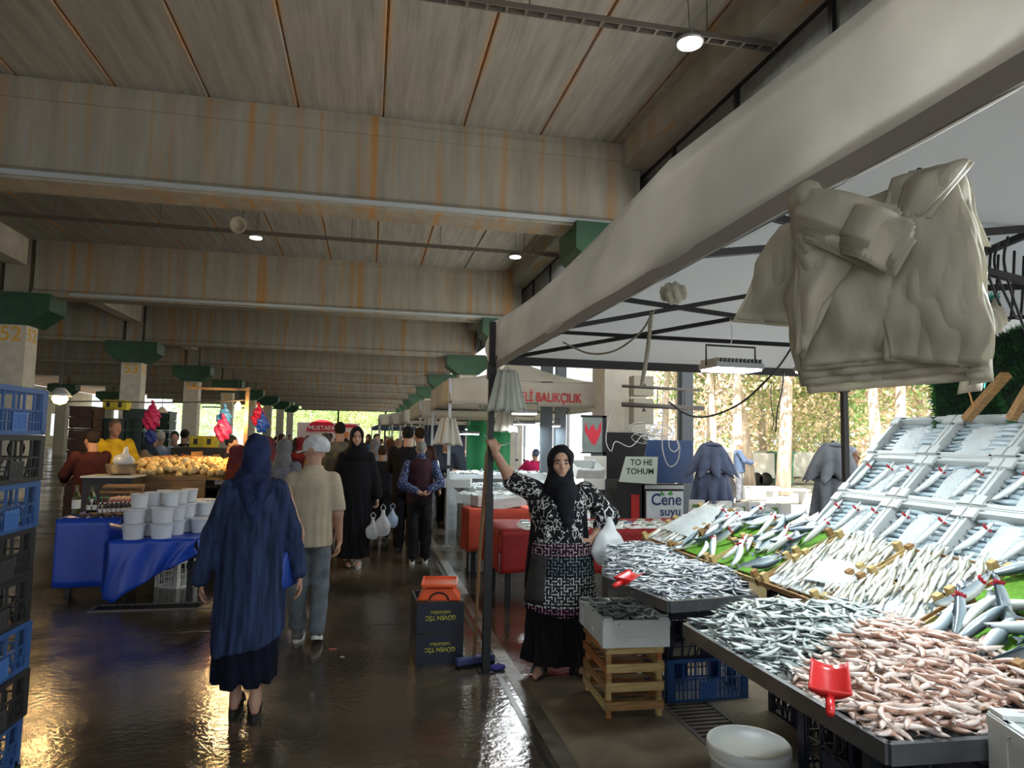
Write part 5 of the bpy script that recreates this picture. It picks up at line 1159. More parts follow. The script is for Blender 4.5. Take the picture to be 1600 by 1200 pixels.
for k in range(4): wood_crate(.37, .5, .108, '%s wooden crate of the stack under the white foam box'%names[k], (1.62, 4.18, k*.109), R(-3+rng.uniform(-1, 1)), z0=.05, slat=.05)
M_foam = mat('foam_white', (.62, .65, .64), .55, var=.04, scale=3)
def foam_box(L, Wd, H, label, loc, rot=(0, 0, 0), group=None, detail=True):
    t = thing('foam_box', label, 'box', loc); t.rotation_euler = rot; tag(t, group=group)
    key = ('f', L, Wd, H)
    if key not in PC:
        w = .022; g = MB(); g.box((0, 0, .01), (L-.01, Wd-.01, .02))
        for s in (-1, 1):
            g.box((0, s*(Wd/2-w/2), H/2), (L, w, H)); g.box((s*(L/2-w/2), 0, H/2), (w, Wd, H))
            g.box((s*(L/2-.04), 0, H+.004), (.05, Wd-.01, .012)) if False else None
            for q in (-1, 1):
                g.box((s*(L/2-.035), q*(Wd/2-.004), H/2), (.07, .016, H)); g.box((s*(L/2-.004), q*(Wd/2-.04), H/2), (.016, .08, H)); g.box((s*(L/2-.03), q*(Wd/2-.03), H+.004), (.055, .055, .014))
            g.box((s*(L/2), 0, H*.3), (.012, .1, .03)); g.box((0, s*(Wd/2), H*.3), (.12, .012, .03)); g.box((0, s*(Wd/2+.002), H-.02), (L, .01, .03)); g.box((s*(L/2+.002), 0, H-.02), (.01, Wd, .03))
        PC[key] = g.mesh('box_body', M_foam)
    o = linkobj('box_body', PC[key], t); return t
fb = foam_box(.4, .58, .155, 'white foam box of dark fish on the stack of wooden crates', (1.6, 4.13, .44), (0, 0, R(-4)))
gD = [fish_geo(.13, .03, .018, b, side=(.22, .3, .28), back=(.015, .03, .025), belly=(.6, .66, .62), n=8, seg=8, flop=f) for b, f in ((0, .02), (.08, .03), (-.09, -.02), (.12, .05))]
mD = [mkmesh('dark_fish', g_[0], g_[1], M_fish, True, None, g_[2]) for g_ in gD]
pb = [(1.43, 3.88), (1.77, 3.88), (1.77, 4.36), (1.43, 4.38)]
put(mD, scatter(120, pb, lambda x, y: .565, .02, .3, layer=.015, seed=9), 'dark_fish', 'small dark green fish piled in the foam box on the wooden crates', 'dark fish in the foam box')
# near foam box at the lower right
fb = foam_box(.5, .34, .16, 'white foam box of dark fish at the lower right corner', (1.83, 1.33, .78), (0, 0, R(-18)))
plastic_crate(.5, .34, .38, M_pnavy, 1, 'upper navy crate under the foam box at the lower right corner', (1.85, 1.33, .39), R(-18)); plastic_crate(.5, .34, .38, M_pnavy, 1, 'lower navy crate under the foam box at the lower right corner', (1.85, 1.33, .0), R(-18))
def rp(cx, cy, a, pts): return [(cx+x*math.cos(a)-y*math.sin(a), cy+x*math.sin(a)+y*math.cos(a)) for x, y in pts]
put(mD, scatter(60, rp(1.83, 1.33, R(-18), [(-.2, -.12), (.2, -.12), (.2, .12), (-.2, .12)]), lambda x, y: .9, .015, .3, layer=.012, seed=10), 'dark_fish', 'dark fish lying in the foam box at the lower right corner', 'dark fish in the near foam box')

# ---- supports under the trays: dark crates
n_ = 0
for (x, y) in ((2.15, 1.88), (2.15, 2.5)):
    for k in range(3): plastic_crate(.58, .4 if y < 2 else .44, .268, M_pnavy, 1, '%s navy crate under the %s half of the near fish tray' % (('lowest', 'middle', 'upper')[k], 'front' if y < 2.2 else 'back'), (x, y, k*.27), 0)
for (x, y, w) in ((2.1, 4.32, 'back'),):
    for k in range(1, 3):
        plastic_crate(.58, .42, .268, M_pnavy, 1, '%s navy crate under the %s half of the far fish tray' % (('lowest', 'middle', 'upper')[k], w), (x+.08, y, k*.27), 0)
plastic_crate(.56, .42, .268, M_pblue, 0, 'bright blue crate on the floor below the far fish tray', (2.18, 4.32, .0), R(0))
for (x, y) in ((2.76, 2.2), (2.76, 3.0), (2.76, 3.62)):
    for k in range(3): plastic_crate(.56, .6, .268 if k < 2 else .2, M_pnavy, 2, '%s navy crate under the wooden fish crates at the %s of the display' % (('lowest', 'middle', 'upper')[k], {2.2: 'front', 3.0: 'middle', 3.62: 'back'}[y]), (x, y, k*.27), 0)
# table boards behind, holding the ramp of boxes
g = MB(); g.prism([(2.08, .8), (2.66, 1.0), (3.3, 1.66), (3.3, 1.62), (2.7, .94), (2.08, .76)][:0] or [(2.56, .98), (3.14, 1.56), (3.16, 1.54), (2.58, .96)], 1.7, 3.5, 'y'); 
g.bb((3.08, 1.8, 0), (3.14, 1.86, 1.5)); g.bb((3.08, 3.4, 0), (3.14, 3.46, 1.5)); g.bb((2.7, 1.8, 0), (2.76, 1.86, 1.08)); g.bb((2.7, 3.4, 0), (2.76, 3.46, 1.08))
tag(g.build('display_ramp', M_dark), 'sloping dark bench that carries the tilted foam fish boxes', 'bench')

# ---- wooden crates of fish along the ramp (X 2.0-2.5)
SL = math.atan2(.235, .5)
def ramp_z(x): return .90+(x-2.0)*.47
def grid_crate(x, y, L, Wd, label, mats_, fill):
    t = wood_crate(Wd, L, .09, label, (x, y, ramp_z(x)-.02), 0, mats_, posth=.085, slat=.03, z0=.02, rot=(0, -SL, 0))
    return t
M_grass = mat('fake_grass', (.12, .3, .02), .8, var=.3, scale=30)
# greenish and colours of the larger fish
gM = [fish_geo(.26, .055, .04, b, side=(.32, .4, .44), back=(.018, .035, .05), belly=(.9, .92, .9), n=11, seg=10, flop=f) for b, f in ((.0, .0), (.1, .06), (-.08, .12), (.05, -.08))]
gM2 = [fish_geo(.27, .046, .034, b, side=(.5, .56, .58), back=(.04, .08, .1), belly=(.8, .83, .8), n=11, seg=10, flop=f) for b, f in ((.0, .0), (.04, .03), (-.04, .04), (.03, -.02))]
mM2 = [mkmesh('bonito', g_[0], g_[1], M_fish, True, None, g_[2]) for g_ in gM2]
mM = [mkmesh('bonito', g_[0], g_[1], M_fish, True, None, g_[2]) for g_ in gM]
M_gill = mat('gill_red', (.5, .01, .025), .35, var=.4, scale=60)
gg = MB()
for k in range(7):
    a = (k-3)*.42; gg.tube([(.0, .0, .0), (-.006, .014*math.sin(a), .012+.006*math.cos(a)), (-.002+.006*(k % 2), .024*math.sin(a), .016+.01*math.cos(a))], [.006, .007, .003], 5)
gillm = gg.mesh('gills', M_gill, True)
def bigfish(loc, rot, label, i=0, s=1., gills=True, name='bonito', group=None, meshes=None):
    t = linkobj(name, (meshes or mM)[i % 4], None, loc, rot); t.scale = (s, s, s); tag(t, label, 'fish', group)
    if gills: linkobj('gills', gillm, t, (.085, 0, -.005), (0, 0, 0)); linkobj('gills', gillm, t, (.085, 0, .005), (PI, 0, 0))
    return t
gW = [fish_geo(.17, .02, .013, b, side=(.68, .68, .6), back=(.3, .28, .18), belly=(.9, .9, .86), n=7, seg=6, flop=f) for b, f in ((0, .0), (.05, .02), (-.06, -.01))]
mW = [mkmesh('whiting', g_[0], g_[1], M_fish, True, None, g_[2]) for g_ in gW]
def rampfill(n, y0, y1, x0, x1, yaw, seed, meshes, name, label, group, lift=.035, jit=.1, tilt=.05):
    rg = np.random.default_rng(seed)
    for k in range(n):
        x, y = rg.uniform(x0, x1), rg.uniform(y0, y1)
        o = linkobj(name, meshes[k % len(meshes)], None, (x, y, ramp_z(x)+lift+rg.uniform(0, .018))); o.rotation_euler = (Euler((0, -SL, 0)).to_matrix() @ Euler((rg.normal()*tilt, rg.normal()*tilt, yaw+rg.normal()*jit+(PI if rg.random() < .3 else 0))).to_matrix()).to_euler(); tag(o, label, 'fish', group)
M_ice = mat('crushed_ice', (.86, .93, .95), .35, bump=.8, bscale=120, var=.05, sss=.1)
def ice(cx, cy, cz, rx, ry, h, label, rot=(0, 0, 0), seed=0):
    g = MB(); rg = np.random.default_rng(seed); N1 = 14; hh = rg.uniform(.6, 1.2, (N1+1, N1+1))
    g.grid(lambda u, v: ((u-.5)*2*rx, (v-.5)*2*ry, h*max(0, (1-(2*u-1)**2))**.5*max(0, (1-(2*v-1)**2))**.5*hh[int(u*N1+.5), int(v*N1+.5)]-.004), N1, N1)
    o = g.build('crushed_ice', M_ice, None, True, loc=(cx, cy, cz), rot=rot); return tag(o, label, 'ice', None, 'stuff')
rows_ = [(1.78, 2.26, 'bluefish', 'nearest'), (2.28, 2.76, 'whiting', 'second'), (2.78, 3.24, 'whiting', 'third'), (3.27, 3.77, 'bonito', 'fourth'), (3.79, 4.27, 'bonito', 'fifth'), (4.29, 4.78, 'small fish', 'farthest')]
for (y0, y1, what, nm) in rows_:
    for (x0, x1, q) in ((2.02, 2.26, 'lower'), (2.265, 2.52, 'upper')):
        cx = (x0+x1)/2; grid_crate(cx, (y0+y1)/2, y1-y0, (x1-x0)/math.cos(SL)-.004, '%s pale wooden crate of %s, %s one along the display' % (q, what, nm), [M_woodl, M_woodl, M_wood], what)
        g = MB(); g.box((0, 0, .0), ((x1-x0)-.02, y1-y0-.03, .006)); 
        tag(g.build('grass_mat' if what in ('bonito', 'bluefish') else 'ice_bed', M_grass if what in ('bonito', 'bluefish') else M_ice, None, loc=(cx, (y0+y1)/2, ramp_z(cx)+.022), rot=(0, -SL, 0)), '%s lining the %s %s crate of %s' % ('green grass mat' if what in ('bonito', 'bluefish') else 'bed of ice', nm, q, what), 'mat' if what in ('bonito', 'bluefish') else 'ice')
rampfill(135, 2.32, 2.74, 2.08, 2.48, R(28), 21, mW, 'whiting', 'slender pale whiting in the second crate row from the near end', 'whiting in the second row')
rampfill(135, 2.8, 3.22, 2.08, 2.48, R(28), 22, mW, 'whiting', 'slender pale whiting in the third crate row from the near end', 'whiting in the third row')
rampfill(110, 4.32, 4.76, 2.08, 2.48, R(20), 23, mW, 'whiting', 'slender pale fish in the farthest wooden crates under ice', 'pale fish in the farthest crates')
ice(2.2, 2.86, ramp_z(2.2)+.05, .1, .14, .02, 'patch of crushed ice on the whiting crates', (0, -SL, .3), 1); ice(2.3, 4.5, ramp_z(2.3)+.06, .2, .22, .03, 'crushed ice over the pale fish in the farthest crates', (0, -SL, 0), 2)
ice(2.42, 4.18, ramp_z(2.42)+.05, .09, .12, .03, 'ice between the bonito crates and the foam boxes', (0, -SL, 0), 3)
k = 0
rg_ = np.random.default_rng(5)
for (y0, y1, nmr) in ((3.29, 3.75, 'fourth row'), (3.81, 4.25, 'fifth row'), (1.8, 2.24, 'nearest row')):
    for i in range(22):
        x = rg_.uniform(2.06, 2.48); y = y0+(y1-y0)*(i+.5)/22; up = i % 4 == 0; k += 1
        col = ['head up with red gills showing', 'lying flat', 'with curved dark back'][0 if up else 1+(i % 2)]
        rot = (Euler((0, -SL, 0)).to_matrix() @ Euler((rg_.normal()*.7, (-.38 if up else 0)+rg_.normal()*.08, rg_.uniform(-.9, .9)+(PI if (not up and i % 2) else 0))).to_matrix()).to_euler()
        nm_ = 'bluefish' if y0 < 2 else 'bonito'
        bigfish((x, y, ramp_z(x)+(.09 if up else .055+.012*(i % 3))), rot, '%s %s, in the %s of crates' % (nm_, col, nmr), k, .82 if y0 > 2 else .9, up, nm_, '%s %s, %s' % (nm_, col, nmr))
# crates' bright ochre corner blocks are the posts; ---- tilted foam boxes
ROWS = [(2.50, 1.15, 'lowest'), (2.72, 1.375, 'middle'), (2.945, 1.60, 'top')]
gK = [fish_geo(.2, .036, .03, b, side=(.4, .5, .56), back=(.04, .08, .11), belly=(.7, .78, .8), n=9, seg=8, flop=f) for b, f in ((0, 0), (.05, .02), (-.05, .0))]
mK = [mkmesh('mackerel', g_[0], g_[1], M_fish, True, None, g_[2]) for g_ in gK]
TA = R(45)
pos = ['far end', 'second from the far end', 'third from the far end', 'fourth from the far end', 'near end']
for ri, (x0, z0, rn) in enumerate(ROWS):
    for j in range(4):
        yc = 3.55-.225-.452*j+(.03 if ri == 2 else 0); Wd = .30; L = .445; H = .115
        nx, nz = -math.sin(TA), math.cos(TA); ux, uz = math.cos(TA), math.sin(TA)
        cx = x0+ux*Wd/2-nx*.0; cz = z0+uz*Wd/2
        # local z -> normal, local x -> up-slope
        bx, bz = cx-nx*H, cz-nz*H
        t = foam_box(Wd, L, H, 'tilted white foam box in the %s row of the display, %s' % (rn, pos[j]), (bx, yc, bz), (0, -TA, 0))
        def LP(a, b, c): return (bx+ux*a+nx*c, yc+b, bz+uz*a+nz*c)
        g = MB(); g.box((0, 0, 0), (Wd-.05, L-.05, .03)); tag(g.build('ice_bed', M_ice, None, loc=LP(0, 0, .04), rot=(0, -TA, 0)), 'bed of crushed ice in the %s row foam box, %s' % (rn, pos[j]), 'ice', None, 'stuff')
        for col in (-1, 1):
            for r_ in range(8):
                a = -Wd/2+.04+r_*.031; off = rng.uniform(-.01, .01)
                o = linkobj('mackerel', mK[int(rng.integers(3))], None, LP(a, col*.098+off, .074+.002*(r_ % 2))); o.rotation_euler = Euler((0, -TA, 0)).to_matrix().to_4x4().to_euler()
                M_ = Euler((0, -TA, 0)).to_matrix() @ Euler((rng.normal()*.08, 0, PI/2*(1 if col > 0 else -1)+rng.normal()*.05)).to_matrix(); o.rotation_euler = M_.to_euler()
                tag(o, 'silvery mackerel laid in line on ice, %s row foam box, %s' % (rn, pos[j]), 'fish', 'mackerel in the %s row foam box, %s' % (rn, pos[j]))
        if not (ri == 2): ice(*LP(.0, .0, .085), .11, .06, .02, 'crushed ice strewn between the mackerel, %s row, %s' % (rn, pos[j]), (0, -TA, 0), ri*5+j)
        else: ice(*LP(-.01, .02, .08), .12, .1, .022, 'crushed ice strewn between the mackerel, %s row, %s' % (rn, pos[j]), (0, -TA, 0), ri*5+j)
        if ri < 2:
            for q, b_ in enumerate((-.12, .1) if j else (-.14, .0, .15)):
                M_ = Euler((0, -TA, 0)).to_matrix() @ Euler((0, -.12, R(-28)+rng.normal()*.08)).to_matrix()
                f_ = bigfish(LP(-.01, b_, .115), M_.to_euler(), 'big red-gilled fish, %s row foam box, %s, %s' % (rn, pos[j], ('nearer the front', 'nearer the back', 'in the corner')[q]), q, .82, True, 'bonito', None, mM2)
# ================================================================ BUCKET
M_bkt = mat('bucket_white', (.62, .64, .62), .4, var=.06, scale=3)
t = thing('bucket', 'large white plastic bucket with closed lid at the bottom of the picture', 'bucket', (1.655, 2.77, 0))
g = MB(); g.lathe([(.135, 0), (.14, .005), (.162, .29), (.168, .29), (.168, .3), (.16, .3), (.16, .32)], 40); g.build('body', M_bkt, t, True)
g = MB(); g.lathe([(.172, .315), (.176, .318), (.176, .35), (.17, .358), (.158, .358), (.155, .35), (.01, .349)], 40); g.build('lid', M_bkt, t, True)
g = MB(); g.tube([(.17*math.cos(a), .17*math.sin(a), .27-.06*math.sin((a+PI/2)/2)) for a in np.linspace(-PI/2, PI*1.5, 30)[:16]], .004, 6); g.build('handle', M_bkt, t, True)

# ================================================================ RED TABLE WITH PACKETS
M_red = mat('red_cloth', (.3, .012, .01), .75, var=.18, scale=3, bump=.25, bscale=15, translucent=.15)
t = thing('market_table', 'long table covered with a red cloth behind the stallholder', 'table', (2.7, 7.1, 0))
g = MB(); g.bb((-1.38, -.45, .69), (1.7, .45, .73)); g.build('table_top', M_wood if 'M_wood' in globals() else M_dark, t)
lg = MB(); lg.box((0, 0, .345), (.05, .05, .69)); lgm = lg.mesh('leg', M_dark)
for x in (-1.3, 0, 1.6):
    for y in (-.4, .4): linkobj('leg', lgm, t, (x, y, 0))
def drape(x0, x1, ya, yb, ztop, zb, fr=1, amp=.02, ox=0, oy=0, k=9):
    g = MB()
    g.grid(lambda u, v: (x0+(x1-x0)*u, ya+(yb-ya)*v, ztop+.002*math.sin(u*30)), 20, 4)
    g.grid(lambda u, v: (x0+(x1-x0)*u, ya-.01-amp*abs(math.sin(u*k+.6*math.sin(u*23)))*v, ztop-(ztop-zb-.03*math.sin(u*11))*v), 70, 8)
    g.grid(lambda u, v: (x0-.01-amp*abs(math.sin(u*7))*v, ya+(yb-ya)*u, ztop-(ztop-zb-.03*math.sin(u*6))*v), 24, 8)
    g.grid(lambda u, v: (x1+.01+amp*abs(math.sin(u*7))*v, ya+(yb-ya)*u, ztop-(ztop-zb-.03*math.sin(u*6))*v), 24, 8)
    return g
tag(drape(1.3, 4.42, 6.62, 7.57, .745, .33).build('tablecloth', M_red, None, True, solid=.003), 'bright red cloth draped over the packet table', 'cloth')
tag(drape(1.2, 2.35, 8.1, 8.6, .8, .3).build('tablecloth', mat('coral_cloth', (.62, .08, .04), .7, bump=.2, translucent=.15), None, True, solid=.003), 'coral red cloth over the small table behind the black post', 'cloth')
t = thing('market_table', 'small table under the coral red cloth behind the black post', 'table', (1.78, 8.35, 0))
g = MB(); g.bb((-.55, -.22, .74), (.55, .22, .78)); g.build('table_top', M_dark, t)
for x in (-.5, .5):
    for y in (-.18, .18): linkobj('leg', lgm, t, (x, y, 0)).scale = (1, 1, 1.07)
# packets
pk_cols = [((.1, .28, .05), 'green'), ((.65, .68, .66), 'white'), ((.3, .35, .12), 'olive'), ((.03, .25, .6), 'blue'), ((.5, .03, .03), 'red'), ((.25, .5, .45), 'mint'), ((.7, .68, .5), 'cream')]
def packet(x, y, z, w, h, d, ci, rz, label, stand=False, grp=None):
    col, nm = pk_cols[ci]; t = thing('packet', label, 'packet', (x, y, z), rz, grp)
    m1 = mat('film_'+nm, col, .3, var=.5, scale=18, bump=.4, bscale=30); m2 = MATS.get('film_white') or mat('film_white', (.65, .68, .66), .3)
    g = MB()
    if stand: g.prism([(-w/2, 0), (w/2, 0), (w/2*.92, h), (-w/2*.92, h)], -d/2, d/2, 'y')
    else: g.grid(lambda u, v: ((u-.5)*w, (v-.5)*h, d*math.sin(PI*u)**.5*math.sin(PI*v)**.5), 6, 6); g.box((0, 0, .002), (w, h, .004))
    g.build('pouch', m2, t, not stand)
    g = MB(); g.box((0, -d/2-.002 if stand else 0, h*.5 if stand else d+.001), (w*.6, .003, h*.55) if stand else (w*.55, h*.5, .003)); g.build('printed_label', m1, t)
    return t
k = 0
for i in range(15):
    x = 1.62+i*.185; 
    for j, y in enumerate((6.72, 6.86, 7.0)):
        c = int(rng.integers(7)); packet(x+rng.uniform(-.02, .02), y, .748, .16, .12, .035+.01*(j), c, rng.uniform(-.3, .3), '%s printed food packet lying flat in the %s line of the red table' % (pk_cols[c][1], ('front', 'middle', 'back')[j]), False, 'packets lying on the red table')
sp = [(1095, .0, 1, 'white'), (1112, .1, 0, ''), (1133, .2, 1, ''), (1150, .05, 6, ''), (1160, .3, 0, ''), (1178, .1, 3, ''), (1195, .0, 5, ''), (1208, .2, 0, ''), (1090, .35, 0, ''), (1140, .0, 4, ''), (1225, .2, 1, '')]
for i, (px, dy, c, _) in enumerate(sp):
    p = gy(px, 800, 7.1+dy); packet(p.x, 7.12+dy, .748, .19, .16+.03*(i % 3), .07, c, rng.uniform(-.35, .35), '%s packet standing on the red table, %s from the parasol side' % (pk_cols[c][1], ['first', 'second', 'third', 'fourth', 'fifth', 'sixth', 'seventh', 'eighth', 'ninth', 'tenth', 'last'][i]), True)
packet(3.95, 7.28, .748, .14, .12, .1, 4, .2, 'deep red cardboard box at the right end of the red table', True)
# bowls of goods
for i, (px, lb) in enumerate(((1135, 'pale round bowl of goods at the front right of the red table'), (1168, 'second pale bowl of goods near the right end of the red table'))):
    p = gy(px, 820, 6.72); t = thing('bowl', lb, 'bowl', (p.x, 6.71, .748)); g = MB(); g.lathe([(.07, 0), (.11, .05), (.125, .06), (.12, .06), (.1, .03), (.01, .02)], 20); g.build('bowl_body', mat('film_white'), t, True)
# ---- cooler with printed front, boards, poster
M_wh = mat('panel_white', (.6, .66, .7), .4, var=.08); M_nvy = mat('panel_navy', (.01, .02, .07), .45)
M_scr = mat('script_navy', (.005, .02, .12), .4); M_leaf = mat('leaf_print', (.05, .3, .04), .5)
t = thing('drinks_cooler', 'drinks cooler with white printed front behind the packet table', 'cooler', (4.0, 9.0, 0))
g = MB(); g.bb((-.27, -.2, .3), (.3, .35, 1.06)); g.bb((-.66, -.18, .0), (-.3, .35, 1.1)); g.build('cabinet', M_black, t)
g = MB(); g.bb((-.25, -.225, .35), (.29, -.2, .97)); g.build('front_panel', M_wh, t); g = MB(); g.bb((-.27, -.23, 1.0), (.3, -.2, 1.05)); g.build('top_trim', M_galv, t)
text('lettering', 'Cene', .22, M_scr, t, (.04, -.229, .85), (PI/2, 0, 0), .001, .95); text('lettering', 'suyu', .17, M_scr, t, (.1, -.229, .69), (PI/2, 0, 0), .001, 1.)
g = MB(); g.prism([(-.06, .93), (-.03, .98), (-.01, .95), (.02, .92), (-.02, .91)], -.2265, -.229, 'y'); g.prism([(.05, .93), (.11, .98), (.14, .93), (.1, .91)], -.2265, -.229, 'y'); g.build('leaf_emblem', M_leaf, t)
g = MB(); g.bb((-.46, -.19, .45), (-.34, -.18, .92)); g.build('red_label', mat('label_red', (.45, .015, .01), .5), t)
t = thing('navy_board', 'slanted navy blue board standing above the drinks cooler', 'board', (4.1, 8.95, 1.07)); g = MB(); g.prism([(-.38, 0), (.42, 0), (.42, .6), (-.26, .6)], -.01, .01, 'y'); g.build('board', mat('board_blue', (.012, .05, .16), .35, var=.3, scale=1.5), t)
t = thing('handwritten_sign', 'pale green sign with handwritten words beside the navy board', 'sign', (3.62, 8.7, 1.1), R(0)); g = MB(); g.prism([(-.3, 0), (.24, -.03), (.26, .34), (-.2, .34)], -.006, .006, 'y'); g.build('card', mat('card_mint', (.5, .58, .48), .7), t)
text('lettering', 'TO HE', .11, M_black, t, (.02, -.008, .26), (PI/2, 0, 0), .0006, 1.); text('lettering', 'TOHUM', .11, M_black, t, (0, -.008, .14), (PI/2, 0, 0), .0006, 1.)
t = thing('wall_poster', 'framed grey poster with a bright red figure beside the column', 'poster', (3.17, 9.35, 1.48)); g = MB(); g.bb((-.16, -.01, 0), (.14, .01, .5)); g.build('poster_sheet', mat('poster_grey', (.25, .32, .3), .3, var=.5, scale=2), t)
g = MB(); g.bb((-.18, -.015, -.02), (.2, .025, .0)); g.bb((.14, -.015, -.02), (.2, .025, .53)); g.bb((-.18, -.015, .5), (.2, .025, .53)); g.build('frame', M_black, t)
g = MB(); g.prism([(-.12, .44), (-.13, .3), (-.08, .22), (-.02, .12), (.03, .1), (.08, .2), (.12, .3), (.12, .45), (.08, .36), (.05, .3), (.0, .4), (-.04, .37), (-.06, .3), (-.1, .38)], -.014, -.011, 'y'); g.build('red_figure', mat('poster_red', (.7, .02, .05), .4, emit=0), t)
t = thing('notice_sheet', 'white notice with bold red and black print under the poster', 'sign', (3.2, 9.3, .95)); g = MB(); g.bb((-.18, 0, 0), (.16, .008, .48)); g.build('sheet', mat('paper_white', (.7, .68, .62), .8), t); 
# electric boxes on the column
M_elec = mat('box_beige', (.36, .34, .27), .6)
for z, h, lb in ((1.9, .38, 'beige electric box with warning triangle on the near column'), (2.32, .3, 'grey electric box above the beige one on the near column')):
    t = thing('electric_box', lb, 'box', (3.98, 9.54, z)); g = MB(); g.bb((-.16, -.12, 0), (.16, .08, h)); g.build('housing', M_elec, t, bevel=.01)
    g = MB(); g.prism([(-.035, h*.5), (.035, h*.5), (0, h*.5+.06)], -.124, -.121, 'y'); g.build('warning_mark', M_black, t)
g = MB()
for k in range(16):
    a0 = rng.uniform(0, 6); cx = rng.uniform(-.12, .2); cz = rng.uniform(-.12, .08); r_ = rng.uniform(.05, .15)
    g.tube([(cx+r_*1.6*math.cos(a), rng.uniform(-.03, 0), cz+r_*.6*math.sin(a)) for a in np.linspace(a0, a0+5, 14)], .006, 5)
tag(g.build('cable_tangle', M_wire, None, True, loc=(4.05, 9.4, 1.78)), 'tangle of white cable under the beige electric box', 'cable')
cable([G(1036, 600, 8.4), G(1036, 650, 8.4), G(1035, 700, 8.4), G(1045, 728, 8.4), G(1058, 722, 8.4), G(1062, 700, 8.4), G(1058, 688, 8.4)], .008, M_wire, 'white cable hanging in a long loop before the navy board')
cable([G(1045, 690, 8.4), G(1046, 700, 8.4), G(1053, 706, 8.4), G(1060, 700, 8.4), G(1058, 690, 8.4)], .008, M_wire, 'short white cable loop inside the longer loop')
cable([G(957, 640, 8.8), G(950, 660, 8.8), G(947, 690, 8.8), G(955, 705, 8.8), G(962, 690, 8.8), G(985, 698, 8.8), G(1003, 680, 8.8)], .007, M_wire, 'white cable looping in front of the black column wrap')
cable([G(757, 680, 4.86), G(780, 695, 5.3), G(800, 690, 5.3), G(812, 668, 5.3), G(806, 652, 5.3)], .004, M_wire, 'pale cord looping from the black post beside her hand')
g = MB(); g.tube([(0, 0, 0), (1.05, 0, -.02)], .03, 8); g.tube([(0, 0, .22), (1.0, 0, .2)], .018, 6)
for k in range(3): g.tube([(.1+k*.35, 0, .2), (.1+k*.35, 0, 0)], .006, 5)
tag(g.build('tube_light', M_tray, None, True, loc=G(972, 632, 7.6)), 'dusty tube fitting hanging across the near column', 'lamp')

# ================================================================ FOLDED PARASOLS
def parasol(x, y, z, col, label, s=1., n=9):
    t = thing('folded_parasol', label, 'parasol', (x, y, 0)); m = cloth('parasol_'+label[:4], col, var=.3, scale=5)
    def fn(r0, r1, z0, z1, ph, dr):
        def f(u, v):
            a = 2*PI*u; fo = .5+.5*math.cos(n*a+ph); r_ = (r0+(r1-r0)*v**.8)*(1-dr*v*fo); zz = z0+(z1-z0)*v+(.1*fo*v*v)
            return (r_*math.cos(a)*s, r_*math.sin(a)*s*.8, zz)
        return f
    g = MB(); g.grid(fn(.13, .36, z, z-.42, 0, .42), 72, 8); g.lathe([(.13, -.01), (.11, .01), (.04, .03), (.01, .035)], 20, (0, 0, z)); g.build('upper_canopy', m, t, True, solid=.004)
    g = MB(); g.grid(fn(.2, .3, z-.36, z-.8, 1.5, .5), 72, 8); g.build('lower_canopy', m, t, True, solid=.004)
    g = MB(); g.grid(fn(.12, .22, z-.55, z-.98, .7, .6), 72, 6); g.build('inner_canopy', M_navy, t, True, solid=.004)
    g = MB(); g.tube([(0, 0, 0), (0, 0, z+.05)], .02, 8); g.lathe([(.2, 0), (.2, .05), (.04, .07)], 16); g.build('pole', M_dark, t)
parasol(4.3, 8.0, 1.62, (.12, .15, .24), 'navy grey folded parasol standing beside the dark steel post')
parasol(5.12, 6.75, 1.64, (.24, .27, .31), 'pale grey folded parasol standing behind the tent corner post', 1.0)
t = thing('bin_bag', 'black sack on a trolley beside the old man', 'bag', (9.6, 17.1, -.02)); V, F = sdf([('e', (0, 0, .4), (.3, .25, .42)), ('c', (.0, 0, .7), (-.1, 0, 1.05), .15, .12)], .03, .05, crease(.01, 3)); linkobj('sack', mkmesh('sack', V, F, M_black, True), t)

